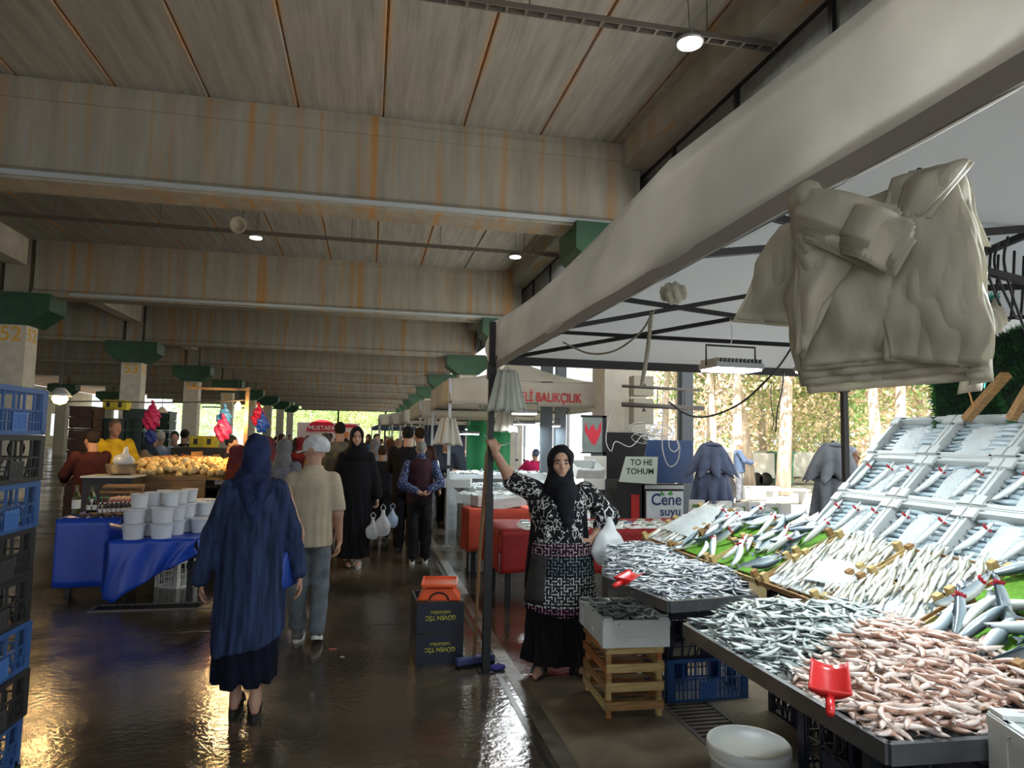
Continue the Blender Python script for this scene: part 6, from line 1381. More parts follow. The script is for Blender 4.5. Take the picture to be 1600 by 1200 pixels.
# ================================================================ SECOND TENT AND THE ROW BEHIND
M_cream = mat('tent_cream', (.6, .56, .47), .85, var=.12, scale=2, translucent=.25, bump=.15, bscale=20)
M_letr = mat('letter_red', (.55, .01, .015), .6)
def tent2(x0, x1, y0, y1, zh, zt, zp, label, m=M_cream, legm=M_galv, txt=False, legs=True):
    t = thing('market_tent', label, 'tent', (x0, y0, 0)); g = MB()
    g.grid(lambda u, v: ((x1-x0)*u, .012*math.sin(u*17+v*2), zh+(zt-zh)*v+.02*math.sin(u*9)*v), 30, 5)
    g.build('front_valance', m, t, True, solid=.004)
    g = MB()
    g.grid(lambda u, v: (.01*math.sin(u*17), (y1-y0)*u, zh+(zt-zh)*v), 30, 4); g.grid(lambda u, v: ((x1-x0), (y1-y0)*u, zh+(zt-zh)*v), 30, 4); g.grid(lambda u, v: ((x1-x0)*u, (y1-y0), zh+(zt-zh)*v), 30, 4); g.build('side_valance', m, t, True, solid=.004)
    g = MB(); cx, cy = (x1-x0)/2, (y1-y0)/2; cs_ = [(0, 0), (x1-x0, 0), (x1-x0, y1-y0), (0, y1-y0)]
    for s in range(4):
        a, b = cs_[s], cs_[(s+1) % 4]
        g.grid(lambda u, v, a=a, b=b: ((a[0]*(1-u)+b[0]*u)*(1-v)+cx*v, (a[1]*(1-u)+b[1]*u)*(1-v)+cy*v, zt+(zp-zt)*v-.1*math.sin(PI*v)), 8, 6)
    g.build('roof', m, t, True)
    lg_ = MB(); lg_.box((0, 0, zt/2), (.045, .045, zt)); lg_.box((0, 0, zt*.47), (.06, .06, .05), m=1); lg_.box((0, 0, .01), (.1, .1, .02)); lm_ = lg_.mesh('leg', [legm, M_black])
    if legs:
        for (a, b) in cs_: linkobj('leg', lm_, t, (a+(.03 if a == 0 else -.03), b+(.03 if b == 0 else -.03), 0))
    g = MB(); g.bb((0, .02, zh+.02), (x1-x0, .05, zh+.05)); g.bb((0, y1-y0-.05, zh+.02), (x1-x0, y1-y0-.02, zh+.05)); g.bb((.02, 0, zh+.02), (.05, y1-y0, zh+.05))
    for k in range(4):
        a = (x1-x0)*k/4; g.bar((a, .05, zh+.05), (a+(x1-x0)/4, .05, zt-.05), .02); g.bar((a, .05, zt-.05), (a+(x1-x0)/4, .05, zh+.05), .02)
    g.build('frame', M_dark, t)
    return t
t = tent2(1.19, 4.0, 10.4, 13.3, 2.17, 2.57, 3.05, 'cream market tent with bold red lettering on its front edge')
text('lettering', 'ELİ BALIKÇILIK', .205, M_letr, t, (1.63, -.02, .5+1.83-.02), (PI/2, 0, 0), .001, .74)
g = MB(); g.prism([(2.46, 2.27), (2.58, 2.27), (2.53, 2.35)], -.02, -.017, 'y'); g.build('tent_emblem', M_black, t)
text('lettering', 'HOŞGELDİNİZ', .15, mat('letter_grey', (.2, .2, .2), .6), t, (1.4, 2.85, 2.25), (PI/2, 0, PI), .001, .9)
tent2(1.0, 3.9, 13.9, 16.8, 2.05, 2.4, 2.95, 'second cream tent directly behind the lettered one'); tent2(.9, 3.9, 17.6, 20.5, 2.0, 2.35, 2.9, 'third cream tent in the row along the hall side'); tent2(.7, 3.9, 21.5, 24.5, 2.05, 2.4, 2.95, 'fourth cream tent in the row along the hall side')
tent2(.4, 3.9, 26, 29, 2.1, 2.5, 3.0, 'farthest cream tent in the row along the hall side')
tent2(.2, 3.1, 44, 47, 2.1, 2.3, 3.1, 'dark blue canopy far down the hall', cloth('canopy_navy', (.03, .05, .08)))
# flood lamps in the second tents
for (x, y, z, lb) in ((1.75, 12.0, 1.72, 'bright flood lamp tilted under the lettered tent, left of the black post'), (2.6, 11.3, 1.9, 'flood lamp hanging in the middle of the lettered tent'), (3.3, 12.2, 1.9, 'flood lamp at the right side of the lettered tent'), (2.3, 15.2, 1.85, 'flood lamp under the second cream tent'), (2.3, 19, 1.85, 'flood lamp under the third cream tent'), (2.0, 8.7, 1.98, 'flood lamp over the small coral table')):
    flood(x, y, z, lb, 16, rng.uniform(-.5, .5), sz=.34)
for (px, Y, py, lb) in ((700, 10.25, 655, 'bundle of carrier bags tied at the white leg of the lettered tent'), (672, 13.7, 655, 'bundle of pale bags hanging at the corner of the second tent'), (790, 11.6, 640, 'bundle of grey bags hanging inside the lettered tent')):
    p = gy(px, py, Y); smallbundle(p.x, Y, p.z, 0, 1.1, lb, 6, mat('bag_pale', (.5, .47, .4), .6, translucent=.1))
# ---- counters of fish further back
def counter(x0, x1, y0, y1, z, label):
    t = thing('fish_counter', label, 'counter', ((x0+x1)/2, (y0+y1)/2, 0)); w, d = (x1-x0)/2, (y1-y0)/2
    g = MB(); g.bb((-w, -d, z-.03), (w, d, z)); g.build('counter_top', M_galv, t); g = MB(); g.bb((-w+.05, -d+.08, .0), (w-.05, d-.08, z-.04)); g.build('plinth', mat('foam_grey', (.3, .32, .32), .7, var=.3), t)
    g = MB(); g.bb((-w, -d, z), (w, -d+.02, z+.05)); g.bb((-w, -d, z), (-w+.02, d, z+.05)); g.build('rim', M_galv, t)
CN = [(1.5, 2.9, 9.0, 9.9, .72, 'low counter of fish behind the small coral table'), (1.5, 3.3, 10.9, 11.9, .8, 'fish counter under the lettered tent'), (1.4, 3.4, 12.3, 13.1, .95, 'raised fish counter at the back of the lettered tent'), (1.3, 3.4, 14.3, 15.3, .8, 'fish counter under the second cream tent'), (1.2, 3.4, 18, 19, .8, 'fish counter under the third cream tent')]
for i, c in enumerate(CN):
    counter(*c)
    pl = scatter(260, [(c[0]+.08, c[2]+.1), (c[1]-.08, c[2]+.1), (c[1]-.08, c[3]-.08), (c[0]+.08, c[3]-.08)], lambda x, y: c[4]+.02, .02, .35, layer=.03, seed=40+i)
    pl = [(i2 % 4, (l[0], l[1], l[2]+.015), r_) for i2, (l, r_) in enumerate(pl)]
    heap_stuff('fish_heap', [fish_geo(.2, .05, .03, b, n=6, seg=6) for b in (0, .1, -.1, .05)], pl, 'mixed silver fish spread over the %s' % ['low counter behind the coral table', 'counter under the lettered tent', 'raised back counter of the lettered tent', 'counter under the second tent', 'counter under the third tent'][i], None)
fbx = [(740, 820, 9.2, .78), (768, 800, 9.4, .78), (790, 828, 8.35, .81), (765, 822, 8.5, .81), (848, 745, 11.2, .95), (716, 742, 11.0, .86), (835, 742, 9.6, .98), (914, 728, 8.9, 1.2), (812, 800, 9.1, .78)]
for i, (px, py, Y, z) in enumerate(fbx):
    p = gy(px, py, Y); foam_box(.42, .3, .13, 'white foam fish box on the back counters, %s' % ['left of the black post by the walkway', 'seen just right of the black post', 'open one on the coral cloth', 'leftmost on the coral cloth', 'under the right of the lettered tent', 'left behind the white tent leg', 'tilted up near the magenta vendor', 'tilted beside the headscarf of the stallholder', 'half hidden by her sleeve'][i], (p.x, Y, z), (R(25) if i in (6, 7) else 0, R(-8) if i == 2 else 0, rng.uniform(-.4, .4)))
t = thing('foam_stack', 'stack of grey foam boxes at the walkway corner of the counters', 'box', (1.42, 8.62, 0)); g = MB(); g.box((0, 0, .12), (.3, .4, .23)); g.box((.01, 0, .36), (.3, .4, .23)); g.build('foam_block', mat('foam_grey'), t)
# green and magenta backdrops in the second tent
t = thing('green_sheet', 'green sheet hanging behind the lettered tent counters', 'sheet', (1.95, 13.6, .7)); g = MB(); g.grid(lambda u, v: (u*.9, .03*math.sin(u*14), v*1.3), 24, 3); g.build('sheet', mat('sheet_green', (.01, .18, .06), .7), t, True, solid=.004)
t = thing('dark_backdrop', 'dark blue backdrop sheet left of the green sheet', 'sheet', (1.1, 13.62, .5)); g = MB(); g.grid(lambda u, v: (u*.82, .02*math.sin(u*9), v*1.4), 16, 3); g.build('sheet', mat('sheet_navy', (.02, .035, .06), .6), t, True, solid=.004)
g = MB(); g.tube([(0, 0, 0), (.02, -.02, 1.5)], .012, 6); tag(g.build('bamboo_stick', mat('bamboo', (.45, .33, .15), .6), None, True, loc=(1.42, 7.9, .76)), 'thin bamboo stick standing left of the black post', 'stick')
for (px, Y, lb) in ((853, 11.5, 'dark steel hall post behind the second stall, left one'), (875, 12.5, 'slimmer dark steel post right of the left one')):
    p = gy(px, 700, Y); g = MB(); g.bb((p.x-.1, Y-.05, 0), (p.x+.1, Y+.05, 3.2)); struct(g.build('steel_post', MATS['post_grey']))

# ================================================================ GREEN MATS AND PLANKS (upper right)
def grassslab(c, L, Wd, rot, label, seed=0):
    t = thing('grass_mat', label, 'mat', c); t.rotation_euler = rot; g = MB(); g.box((0, 0, 0), (L, Wd, .05)); g.build('backing', mat('mat_dark', (.006, .02, .01), .9), t)
    g = MB(); rg = np.random.default_rng(seed); V = []; F = []
    for k in range(5200):
        x, y = rg.uniform(-L/2, L/2), rg.uniform(-Wd/2, Wd/2); s = rg.uniform(.6, 1.2); a = rg.uniform(0, 6.28); dx, dy = .004*math.cos(a), .004*math.sin(a); b = len(V); lx, ly = rg.normal()*.014, rg.normal()*.014
        if k % 4 == 0: x = rg.choice((-L/2, L/2)); 
        elif k % 4 == 1: y = rg.choice((-Wd/2, Wd/2))
        up = .02; V += [(x-dx, y-dy, up), (x+dx, y+dy, up), (x+lx+(.03*np.sign(x) if k % 4 == 0 else 0), y+ly+(.03*np.sign(y) if k % 4 == 1 else 0), up+.035*s*(1 if k % 4 > 1 else .2))]; F.append((b, b+1, b+2))
    o = linkobj('grass_blades', mkmesh('grass_blades', V, F, mat('blade_green', (.02, .11, .02), .7, var=.6, scale=9)), t); o['kind'] = 'stuff'
gp = lambda px, py, Y: tuple(gy(px, py, Y))
grassslab((3.42, 3.2, 1.98), .5, .55, (R(70), 0, R(-35)), 'dark green artificial grass panel left of the wooden plank', 1)
grassslab((3.48, 2.7, 2.1), .75, .6, (R(55), R(-20), R(-50)), 'large dark artificial grass panel between the two planks', 2)
grassslab((3.75, 3.05, 2.17), .22, .3, (R(85), 0, R(-40)), 'small tuft of artificial grass above the gap between panels', 3)
for (a, b, lb) in ((gp(1510, 655, 3.0), gp(1572, 585, 2.75), 'orange-brown wooden plank leaning beside the green mats'), (gp(1580, 655, 2.7), gp(1612, 600, 2.6), 'pale wooden plank at the right edge beside the green mats')):
    a, b = A3(*a), A3(*b); g = MB(); d = b-a; L = np.linalg.norm(d); g.box((0, 0, L/2), (.05, .03, L)); o = g.build('plank', M_wood, loc=tuple(a)); o.rotation_euler = Vector(d).to_track_quat('Z', 'Y').to_euler(); tag(o, lb, 'plank')

# ================================================================ LEFT STALLS
M_tarp = mat('tarp_blue', (.008, .055, .42), .38, var=.15, scale=2.5, bump=.2, bscale=6)
t = thing('market_table', 'long stall table hidden under the blue tarpaulin', 'table', (-2.2, 8.1, 0))
g = MB(); g.bb((-.14, -.86, .565), (.5, .9, .6)); g.bb((-.72, -.5, .72), (-.2, .9, .775)); g.build('table_top', M_dark, t)
for x in (-.68, .45):
    for y in (-.42, .8): linkobj('leg', lgm, t, (x, y, 0)).scale = (1, 1, .82)
g = MB()
def tp(x, y, z): return (x, y, z)
g.grid(lambda u, v: tp(-2.95+.58*u, 7.5+1.6*v, .79+.003*math.sin(u*9+v*7)), 8, 8)
g.grid(lambda u, v: tp(-2.95+.58*u, 7.49-.015*math.sin(u*8)*v-.01, .79-.66*v), 20, 10)
g.grid(lambda u, v: tp(-2.37+.0*u+.03*v, 7.5+1.6*u, .79-.17*v), 8, 3)
g.grid(lambda u, v: tp(-2.37+.77*u, 7.18+1.9*v-.0*u, .615+.002*math.sin(u*13)), 12, 10)
g.grid(lambda u, v: tp(-2.42+.1*u, 7.2+.3*u, .79-.66*v-.08*u), 4, 8)
def fr(u, v):   # front apron with deep folds and a hanging point
    x = -2.37+.77*u; drop = .42*(1-u)**.8+.12+.06*math.exp(-((u-.12)/.08)**2); f_ = .07*math.sin(PI*min(1, u*2.2))*v
    return tp(x+.03*math.sin(v*5+u*9)*v, 7.17-f_-.03*math.sin(u*21+v*4)*v, .615-drop*v)
g.grid(fr, 40, 14)
g.grid(lambda u, v: tp(-1.59+.03*math.sin(u*12)*v+.02*v, 7.18+1.9*u, .615-(.13+.05*math.sin(u*7))*v), 24, 5)
tag(g.build('tarpaulin', M_tarp, None, True, solid=.003), 'shiny blue tarpaulin hanging in folds over the left stall table', 'tarpaulin')
# tubs
M_tub = mat('tub_white', (.66, .7, .76), .35, translucent=.12)
def tubmesh(r, h):
    g = MB(); g.lathe([(r*.82, 0), (r*.84, .004), (r*.95, h*.88), (r*1.0, h*.9), (r*1.0, h*.96)], 24); g2 = MB(); g2.lathe([(r*1.02, h*.93), (r*1.04, h*.95), (r*1.04, h), (r*.96, h*1.01), (r*.9, h*.985), (.005, h*.985)], 24); return g.mesh('tub_body', M_tub), g2.mesh('lid', M_tub)
big = tubmesh(.105, .145); sml = tubmesh(.08, .135)
TUB = [(-2.19, 7.28, 0, 0, 'front left bottom'), (-2.19, 7.28, 1, 0, 'front left upper'), (-1.95, 7.32, 0, 0, 'front right bottom'), (-1.95, 7.32, 1, 0, 'front right upper')]
for j, (x, y) in enumerate(((-1.9, 7.56), (-1.86, 7.8), (-1.82, 8.04), (-1.77, 8.28))):
    for k in (0, 1): TUB.append((x, y, k, 0, '%s row behind the front, %s' % (['first', 'second', 'third', 'fourth'][j], ['bottom', 'upper'][k])))
for j, (x, y) in enumerate(((-2.14, 7.55), (-2.1, 7.8), (-2.06, 8.05), (-2.02, 8.3))):
    for k in (0, 1): TUB.append((x, y, k, 0, 'inner %s row, %s' % (['first', 'second', 'third', 'fourth'][j], ['bottom', 'upper'][k])))
for j, (x, y) in enumerate(((-2.16, 7.3), (-2.1, 7.52), (-2.05, 7.76), (-1.93, 7.5), (-1.9, 7.72), (-1.86, 7.95))): TUB.append((x, y, 2, 1, 'small one on top, %s' % ['first at front left', 'second', 'third', 'fourth', 'fifth', 'sixth at the back'][j]))
TUB.append((-1.68, 7.72, 0, 0, 'single one at the right end of the blue table')); TUB.append((-1.72, 8.0, 1, 1, 'raised small one at the right end'));  TUB.append((-1.72, 8.0, 0, 0, 'under the raised small one at the right end'))
for (x, y, lv, kind, lb) in TUB:
    t = thing('plastic_tub', 'white lidded plastic tub, ' + lb, 'tub', (x, y, .619+lv*.148), 0, 'white tubs on the blue table'); b_, l_ = (big, sml)[kind]; linkobj('tub_body', b_, t); linkobj('lid', l_, t)
# bottles and jars
M_glass = mat('bottle_dark', (.015, .01, .008), .12, spec=.8); M_cap = mat('cap_red', (.45, .02, .03), .4); M_capg = mat('cap_green', (.02, .3, .1), .4); M_oil = mat('oil_bottle', (.06, .06, .01), .15)
def bottle(x, y, z, r, h, m, mc, label, group):
    t = thing('bottle', label, 'bottle', (x, y, z), 0, group); key = ('b', r, h)
    if key not in PC:
        g = MB(); g.lathe([(r*.9, 0), (r, .01), (r, h*.6), (r*.5, h*.78), (r*.42, h*.92)], 12); g2 = MB(); g2.lathe([(r*.5, h*.9), (r*.5, h), (.003, h)], 12); g3 = MB(); g3.lathe([(r*1.02, h*.2), (r*1.02, h*.5)], 12, caps=False); PC[key] = (g.mesh('glass', m), g2.mesh('cap', mc), g3.mesh('paper_label', mat('paper_white', (.7, .68, .62))))
    a, b, c = PC[key]
    for nm, me, mm in (('glass', a, m), ('cap', b, mc), ('paper_label', c, None)):
        o = linkobj(nm, me, t)
        if mm: o.material_slots[0].link = 'OBJECT'; o.material_slots[0].material = mm
for i in range(9):
    for j in range(3): bottle(-2.66+i*.036+j*.03, 7.75+j*.09+i*.02, .795, .017, .13, M_glass, M_cap if j else mat('paper_white', (.7, .68, .62)), 'dark little bottle in the %s line of bottles on the blue table' % ['front', 'middle', 'back'][j], 'little dark bottles on the blue table')
for i in range(4): bottle(-2.84+i*.05, 7.95+i*.02, .795, .022, .17, M_glass, M_capg, 'green-capped jar left of the little dark bottles', 'green-capped jars on the blue table')
bottle(-2.92, 7.85, .795, .04, .3, M_oil, M_oil, 'tall olive oil bottle at the left corner of the blue table', None)
bottle(-2.9, 8.2, .795, .04, .26, M_oil, M_oil, 'shorter oil bottle behind the tall one on the blue table', None)
# trays of dips in front
for i in range(7):
    t = thing('food_tray', 'clear round tray of brown paste, number %s from the left at the table edge' % ['one', 'two', 'three', 'four', 'five', 'six', 'seven'][i], 'tray', (-2.74+.055*i+.0, 7.56+(i % 2)*.09, .795)); t['label'] = 'clear tub of brown paste at the front edge, %s from the left' % ['first', 'second', 'third', 'fourth', 'fifth', 'sixth', 'seventh'][i]
    g = MB(); g.lathe([(.03, 0), (.042, .035), (.044, .036), (.02, .03), (.002, .033)], 14); g.build('tub_body', mat('paste_brown', (.2, .14, .08), .3, spec=.7), t, True)
# boxes: purple and navy cartons of eggs, garlic, flat cartons
M_pur = mat('carton_purple', (.22, .02, .12), .6, var=.5, scale=30); M_cnv = mat('carton_navy', (.02, .025, .14), .6, var=.4, scale=25); M_egg = mat('egg_shell', (.62, .38, .26), .5)
eg = MB(); eg.lathe([(.002, 0), (.014, .006), (.02, .02), (.019, .032), (.012, .046), (.002, .05)], 8); egm = eg.mesh('egg', M_egg, True)
for (cx, cy, z, m, nm) in ((-2.42, 8.55, .795, M_pur, 'purple'), (-2.6, 8.35, .795, M_cnv, 'navy')):
    t = thing('egg_carton', '%s carton packed with brown eggs on the blue table' % nm, 'carton', (cx, cy, z), R(12)); g = MB(); g.bb((-.16, -.15, 0), (.16, .15, .1)); g.build('box', m, t)
    for i in range(6):
        for j in range(5): o = linkobj('egg', egm, None, (cx-.13+i*.052+j*.004, cy-.11+j*.055+i*.008, z+.09)); tag(o, 'brown egg sitting in the %s carton' % nm, 'egg', 'eggs in the %s carton' % nm)
for i in range(4):
    t = thing('flat_carton', 'flat brown carton, %s of the pile at the back of the blue table' % ['lowest', 'second', 'third', 'topmost'][i], 'carton', (-2.78+.02*(i % 2), 8.75, .795+i*.062), R(4*i)); g = MB(); g.bb((-.2, -.16, 0), (.2, .16, .055)); g.build('box', mat('carton_brown', (.1, .055, .03), .8, var=.4), t); g = MB(); g.bb((-.2, -.162, .035), (.2, -.158, .055)); g.build('carton_lip', M_wood, t)
for i, (x, y, c) in enumerate(((-2.33, 8.1, (.45, .4, .18)), (-2.22, 8.35, (.35, .27, .15)), (-2.45, 8.0, (.6, .6, .56)))):
    V, F = sdf([('e', (0, 0, .05), (.1, .08, .06))], .012, .02, crease(.006, i)); tag(linkobj('net_bag', mkmesh('net_bag', V, F, mat('net_%d' % i, c, .8, var=.4, scale=40), True), None, (x, y, .62 if x > -2.4 else .795)), ['yellowish net bag of garlic behind the tubs', 'brown paper packet behind the tubs', 'white sack between bottles and tubs'][i], 'bag')
t = plastic_crate(.3, .3, .28, mat('crate_white', (.6, .6, .56), .5), 0, 'white plastic crate standing on edge under the blue tarpaulin', (-1.98, 8.1, 0), R(-30), plate=False)
t = thing('trestle', 'thin steel trestle under the right end of the blue table', 'trestle', (-1.62, 8.6, 0)); g = MB(); g.bar((-.3, 0, 0), (.1, 0, .55), .02); g.bar((.1, 0, 0), (-.3, 0, .55), .02); g.build('trestle_leg', M_tray, t)
# mushrooms / walnuts heap at the right end
def roundveg(name, V0, m): return mkmesh(name, V0[0], V0[1], m, True)
def lump(r, sx=1., sz=.85, seed=0):
    rg = np.random.default_rng(seed); V = []; F = []; n, k = 8, 6
    for i in range(k):
        a = PI*(i+.5)/k
        for j in range(n): b = 2*PI*j/n; q = r*(1+rg.normal()*.05); V.append((q*math.sin(a)*math.cos(b)*sx, q*math.sin(a)*math.sin(b), q*math.cos(a)*sz))
    F = [(i*n+j, (i+1)*n+j, (i+1)*n+(j+1) % n, i*n+(j+1) % n) for i in range(k-1) for j in range(n)]+[tuple(range(n)), tuple((k-1)*n+j for j in range(n-1, -1, -1))]
    return np.array(V), F
def veg_meshes(nm, r, cols, sx=1.1): return [mkmesh(nm, *lump(r, sx, .85, i), mat('%s_%d' % (nm, i), c, .55, var=.2, scale=20), True) for i, c in enumerate(cols)]
vm = veg_meshes('mushroom', .026, [(.5, .36, .26), (.42, .3, .2), (.58, .44, .34)])
for k in range(170):
    x = rng.uniform(-1.9, -1.62); y = rng.uniform(8.25, 9.0); z = .64+.12*max(0, 1-abs((y-8.65)/.45)**2)*rng.uniform(.2, 1)
    tag(linkobj('mushroom', vm[k % 3], None, (x, y, z), (rng.uniform(0, 3), rng.uniform(0, 3), 0)), 'small pinkish brown mushroom heaped at the right end of the blue table', 'mushroom', 'mushrooms on the blue table')
# onion stall
t = thing('onion_stall', 'wooden board box that holds the onion heap', 'stall', (-2.5, 10.6, 0)); g = MB(); g.bb((-.5, -1.12, .8), (.46, -1.08, 1.05)); g.build('board', M_woodb if 'M_woodb' in globals() else mat('board_brown', (.2, .12, .055), .75, var=.35, scale=3, stretch=(1, 1, 5)), t)
g = MB(); g.bb((-.5, -1.13, 1.05), (.46, -1.07, 1.1)); g.build('board', mat('board_brown'), t)
g = MB(); g.bb((-.75, -1.1, .74), (.95, 1.3, .8)); g.bb((-.75, -1.1, 0), (-.69, -1.04, .74)); g.bb((.85, -1.1, 0), (.91, -1.04, .74)); g.bb((.85, 1.2, 0), (.91, 1.26, .74)); g.build('base', M_dark, t)
om = veg_meshes('onion', .05, [(.45, .2, .06), (.55, .3, .1), (.36, .14, .05)]); pm2 = veg_meshes('potato', .048, [(.55, .38, .15), (.5, .4, .18), (.6, .46, .22)]); cm2 = veg_meshes('yellow_squash', .045, [(.62, .32, .05), (.68, .4, .1)], 1.6)
def hz(x, y):
    e = min((x+3.2)/.3, (y-9.5)/.6+.5, (-1.55-x)/.45, (12-y)/.3); return .82+.42*min(1, max(0, e))**.7
def vheap(n, x0, x1, y0, y1, ms, nm, lb, gr, lift=0, seed=0):
    rg = np.random.default_rng(seed)
    for k in range(n):
        x, y = rg.uniform(x0, x1), rg.uniform(y0, y1); tag(linkobj(nm, ms[k % len(ms)], None, (x, y, hz(x, y)+lift+rg.uniform(-.02, .03)), (rg.uniform(0, 3), rg.uniform(-.6, .6), rg.uniform(0, 6))), lb, 'vegetable', gr)
vheap(150, -3.1, -2.1, 9.8, 11.4, om, 'onion', 'golden brown onion in the upper part of the heap behind the board', 'brown onions in the heap', .02, 1)
vheap(200, -2.95, -1.85, 9.54, 10.3, pm2, 'potato', 'pale yellow potato in the front of the heap above the board', 'pale potatoes in the heap', .02, 2)
vheap(170, -2.05, -1.55, 9.56, 11.2, cm2, 'yellow_squash', 'long orange-yellow vegetable on the right slope of the heap', 'orange vegetables in the heap', .02, 3)
g = MB(); g.grid(lambda u, v: (-3.15+1.6*u, 9.5+2.4*v, hz(-3.15+1.6*u, 9.5+2.4*v)-.03), 24, 24); tag(g.build('vegetable_heap', mat('heap_brown', (.35, .22, .07), .8, var=.6, scale=25, bump=1, bscale=30), None, True), 'lower body of the vegetable heap beneath the top layer', 'vegetable', None, 'stuff')
for i, (px, py, Y) in enumerate(((293, 728, 9.75), (320, 722, 10.4), (308, 714, 10.8), (345, 752, 9.7))):
    p = gy(px, py, Y); t = thing('price_card', 'handwritten price card on a stick in the vegetable heap, %s' % ['tilted one near the board', 'upright white one', 'orange cardboard one', 'small one at the right slope'][i], 'sign', (p.x, Y, p.z-.1)); g = MB(); g.box((0, 0, .12), (.16, .006, .12), (0, .5 if i == 0 else -.1, 0)); g.build('card', mat('paper_white') if i != 2 else mat('card_orange', (.5, .25, .08), .8), t); g = MB(); g.box((0, .005, 0), (.008, .006, .16)); g.build('stick', M_wood, t)
V, F = sdf([('e', (0, 0, .0), (.14, .12, .1))], .02, .03, lambda X, Y, Z: (.03*np.sin(X*70+Z*40)*np.sin(Y*60-Z*50)).astype(np.float32)); tag(linkobj('greens', mkmesh('greens', V, F, mat('leafy', (.05, .09, .02), .8, var=.6, scale=30), True), None, (-1.85, 11.3, 1.28)), 'bunch of leafy greens at the back of the vegetable heap', 'vegetable')
# scale and pot by the yellow shirt man
t = thing('metal_bowl', 'wide metal bowl on the counter in front of the yellow shirt man', 'bowl', (-2.98, 9.3, 1.12)); g = MB(); g.lathe([(.1, 0), (.16, .03), (.18, .13), (.185, .135), (.17, .12), (.14, .03), (.01, .02)], 24); g.build('bowl_body', mat('pot_metal', (.25, .22, .18), .35, metal=.7), t, True)
t = thing('counter_box', 'dark weighing counter under the metal bowl', 'counter', (-3.0, 9.2, 0)); g = MB(); g.bb((-.3, -.2, 0), (.24, .25, 1.1)); g.build('cabinet', M_black, t); g = MB(); g.bb((-.32, -.22, 1.1), (.26, .27, 1.12)); g.build('top', M_galv, t)
V, F = sdf([('e', (0, 0, .06), (.13, .09, .08)), ('c', (0, 0, .1), (.02, 0, .22), .05, .015)], .012, .03, crease(.006, 1)); tag(linkobj('plastic_bag', mkmesh('plastic_bag', V, F, M_plast2, True), None, (-2.95, 9.27, 1.24)), 'pale blue plastic bag being filled over the metal bowl', 'bag')
# hanging coloured bags, wires, wooden pole, warm bulb
def blob(px, py, Y, s, col, nm, lb, seed):
    p = gy(px, py, Y); V, F = sdf([('e', (0, 0, 0), (.1*s, .07*s, .14*s)), ('c', (0, 0, .1*s), (0, 0, .22*s), .05*s, .012*s)], .014, .03, lambda X, Y, Z: (.013*np.sin(X*60+Z*35+seed)+.008*np.sin(Z*80+Y*50)).astype(np.float32))
    tag(linkobj('bag_bunch', mkmesh('bag_bunch', V, F, mat(nm, col, .4, translucent=.2), True), None, tuple(p)), lb, 'bags')
blob(237, 655, 12, 1.3, (.5, .02, .12), 'bag_pink', 'pink bunch of bags hanging above the onion stall', 1); blob(236, 682, 12, .9, (.02, .04, .25), 'bag_navy', 'navy bunch of bags directly below the pink bunch', 2)
blob(350, 656, 10.5, 1.0, (.05, .2, .5), 'bag_sky', 'sky blue bunch of bags hanging left of the wooden pole', 3); blob(348, 673, 10.4, 1.1, (.45, .03, .14), 'bag_rose', 'rose red bunch under the sky blue bunch', 4)
blob(404, 652, 11, 1.0, (.45, .01, .06), 'bag_crimson', 'crimson bunch of bags right of the wooden pole', 5); blob(410, 664, 10.9, .9, (.01, .06, .4), 'bag_blue2', 'bright blue bunch below the crimson bunch', 6)
t = thing('wooden_pole', 'brown wooden pole of the onion stall', 'pole', (-1.66, 10.0, 0)); g = MB(); g.box((0, 0, 1.15), (.05, .05, 2.3)); g.box((-.4, 0, 2.27), (.8, .03, .03)); g.build('pole', mat('board_brown'), t)
cable([G(80, 628, 9.5), G(160, 627, 10), G(240, 629, 10), G(320, 628, 10), G(385, 625, 10)], .009, M_wireb, 'black wire stretched over the onion stall')
p = gy(94, 619, 8.8); t = thing('hanging_bulb', 'glowing warm bulb under a shade above the crate tower', 'lamp', tuple(p)); g = MB(); g.lathe([(.03, .1), (.05, .09), (.1, .03), (.12, .0), (.115, .0), (.05, .07)], 20); g.build('lamp_shade', M_galv, t, True)
g = MB(); g.lathe([(.002, -.1), (.06, -.08), (.085, -.03), (.06, .02), (.02, .06)], 14); g.build('bulb', mat('bulb_glow', (1, .55, .14), .4, emit=14), t, True); g = MB(); g.tube([(0, 0, .1), (0, 0, .9)], .005, 5); g.build('wire', M_wireb, t)
l = bpy.data.lights.new('bulb', 'POINT'); l.energy = 40; l.color = (1, .62, .25); l.shadow_soft_size = .06; q = bpy.data.objects.new('bulb', l); C.objects.link(q); q.parent = t; q.location = (0, 0, -.2)
p = gy(372, 634, 9.9); t = thing('hanging_bulb', 'glowing warm bulb beside the top of the wooden pole', 'lamp', tuple(p)); g = MB(); g.lathe([(.002, -.07), (.035, -.05), (.045, -.01), (.03, .03), (.015, .06)], 14); g.build('bulb', MATS['bulb_glow'], t, True); g = MB(); g.tube([(0, 0, .05), (0, 0, .45)], .005, 5); g.build('wire', M_wireb, t)
l = bpy.data.lights.new('bulb', 'POINT'); l.energy = 70; l.color = (1, .62, .25); l.shadow_soft_size = .06; q = bpy.data.objects.new('bulb', l); C.objects.link(q); q.parent = t; q.location = (0, 0, -.15)
p = gy(253, 645, 12.5); t = thing('hanging_bulb', 'unlit white bulb shade beside the pink bags', 'lamp', tuple(p)); g = MB(); g.lathe([(.02, .1), (.04, .08), (.1, .0), (.09, .0), (.04, .06)], 16); g.build('lamp_shade', mat('shade_cream', (.6, .5, .35), .6), t, True); g = MB(); g.tube([(0, 0, .1), (0, 0, .6)], .005, 5); g.build('wire', M_wireb, t)
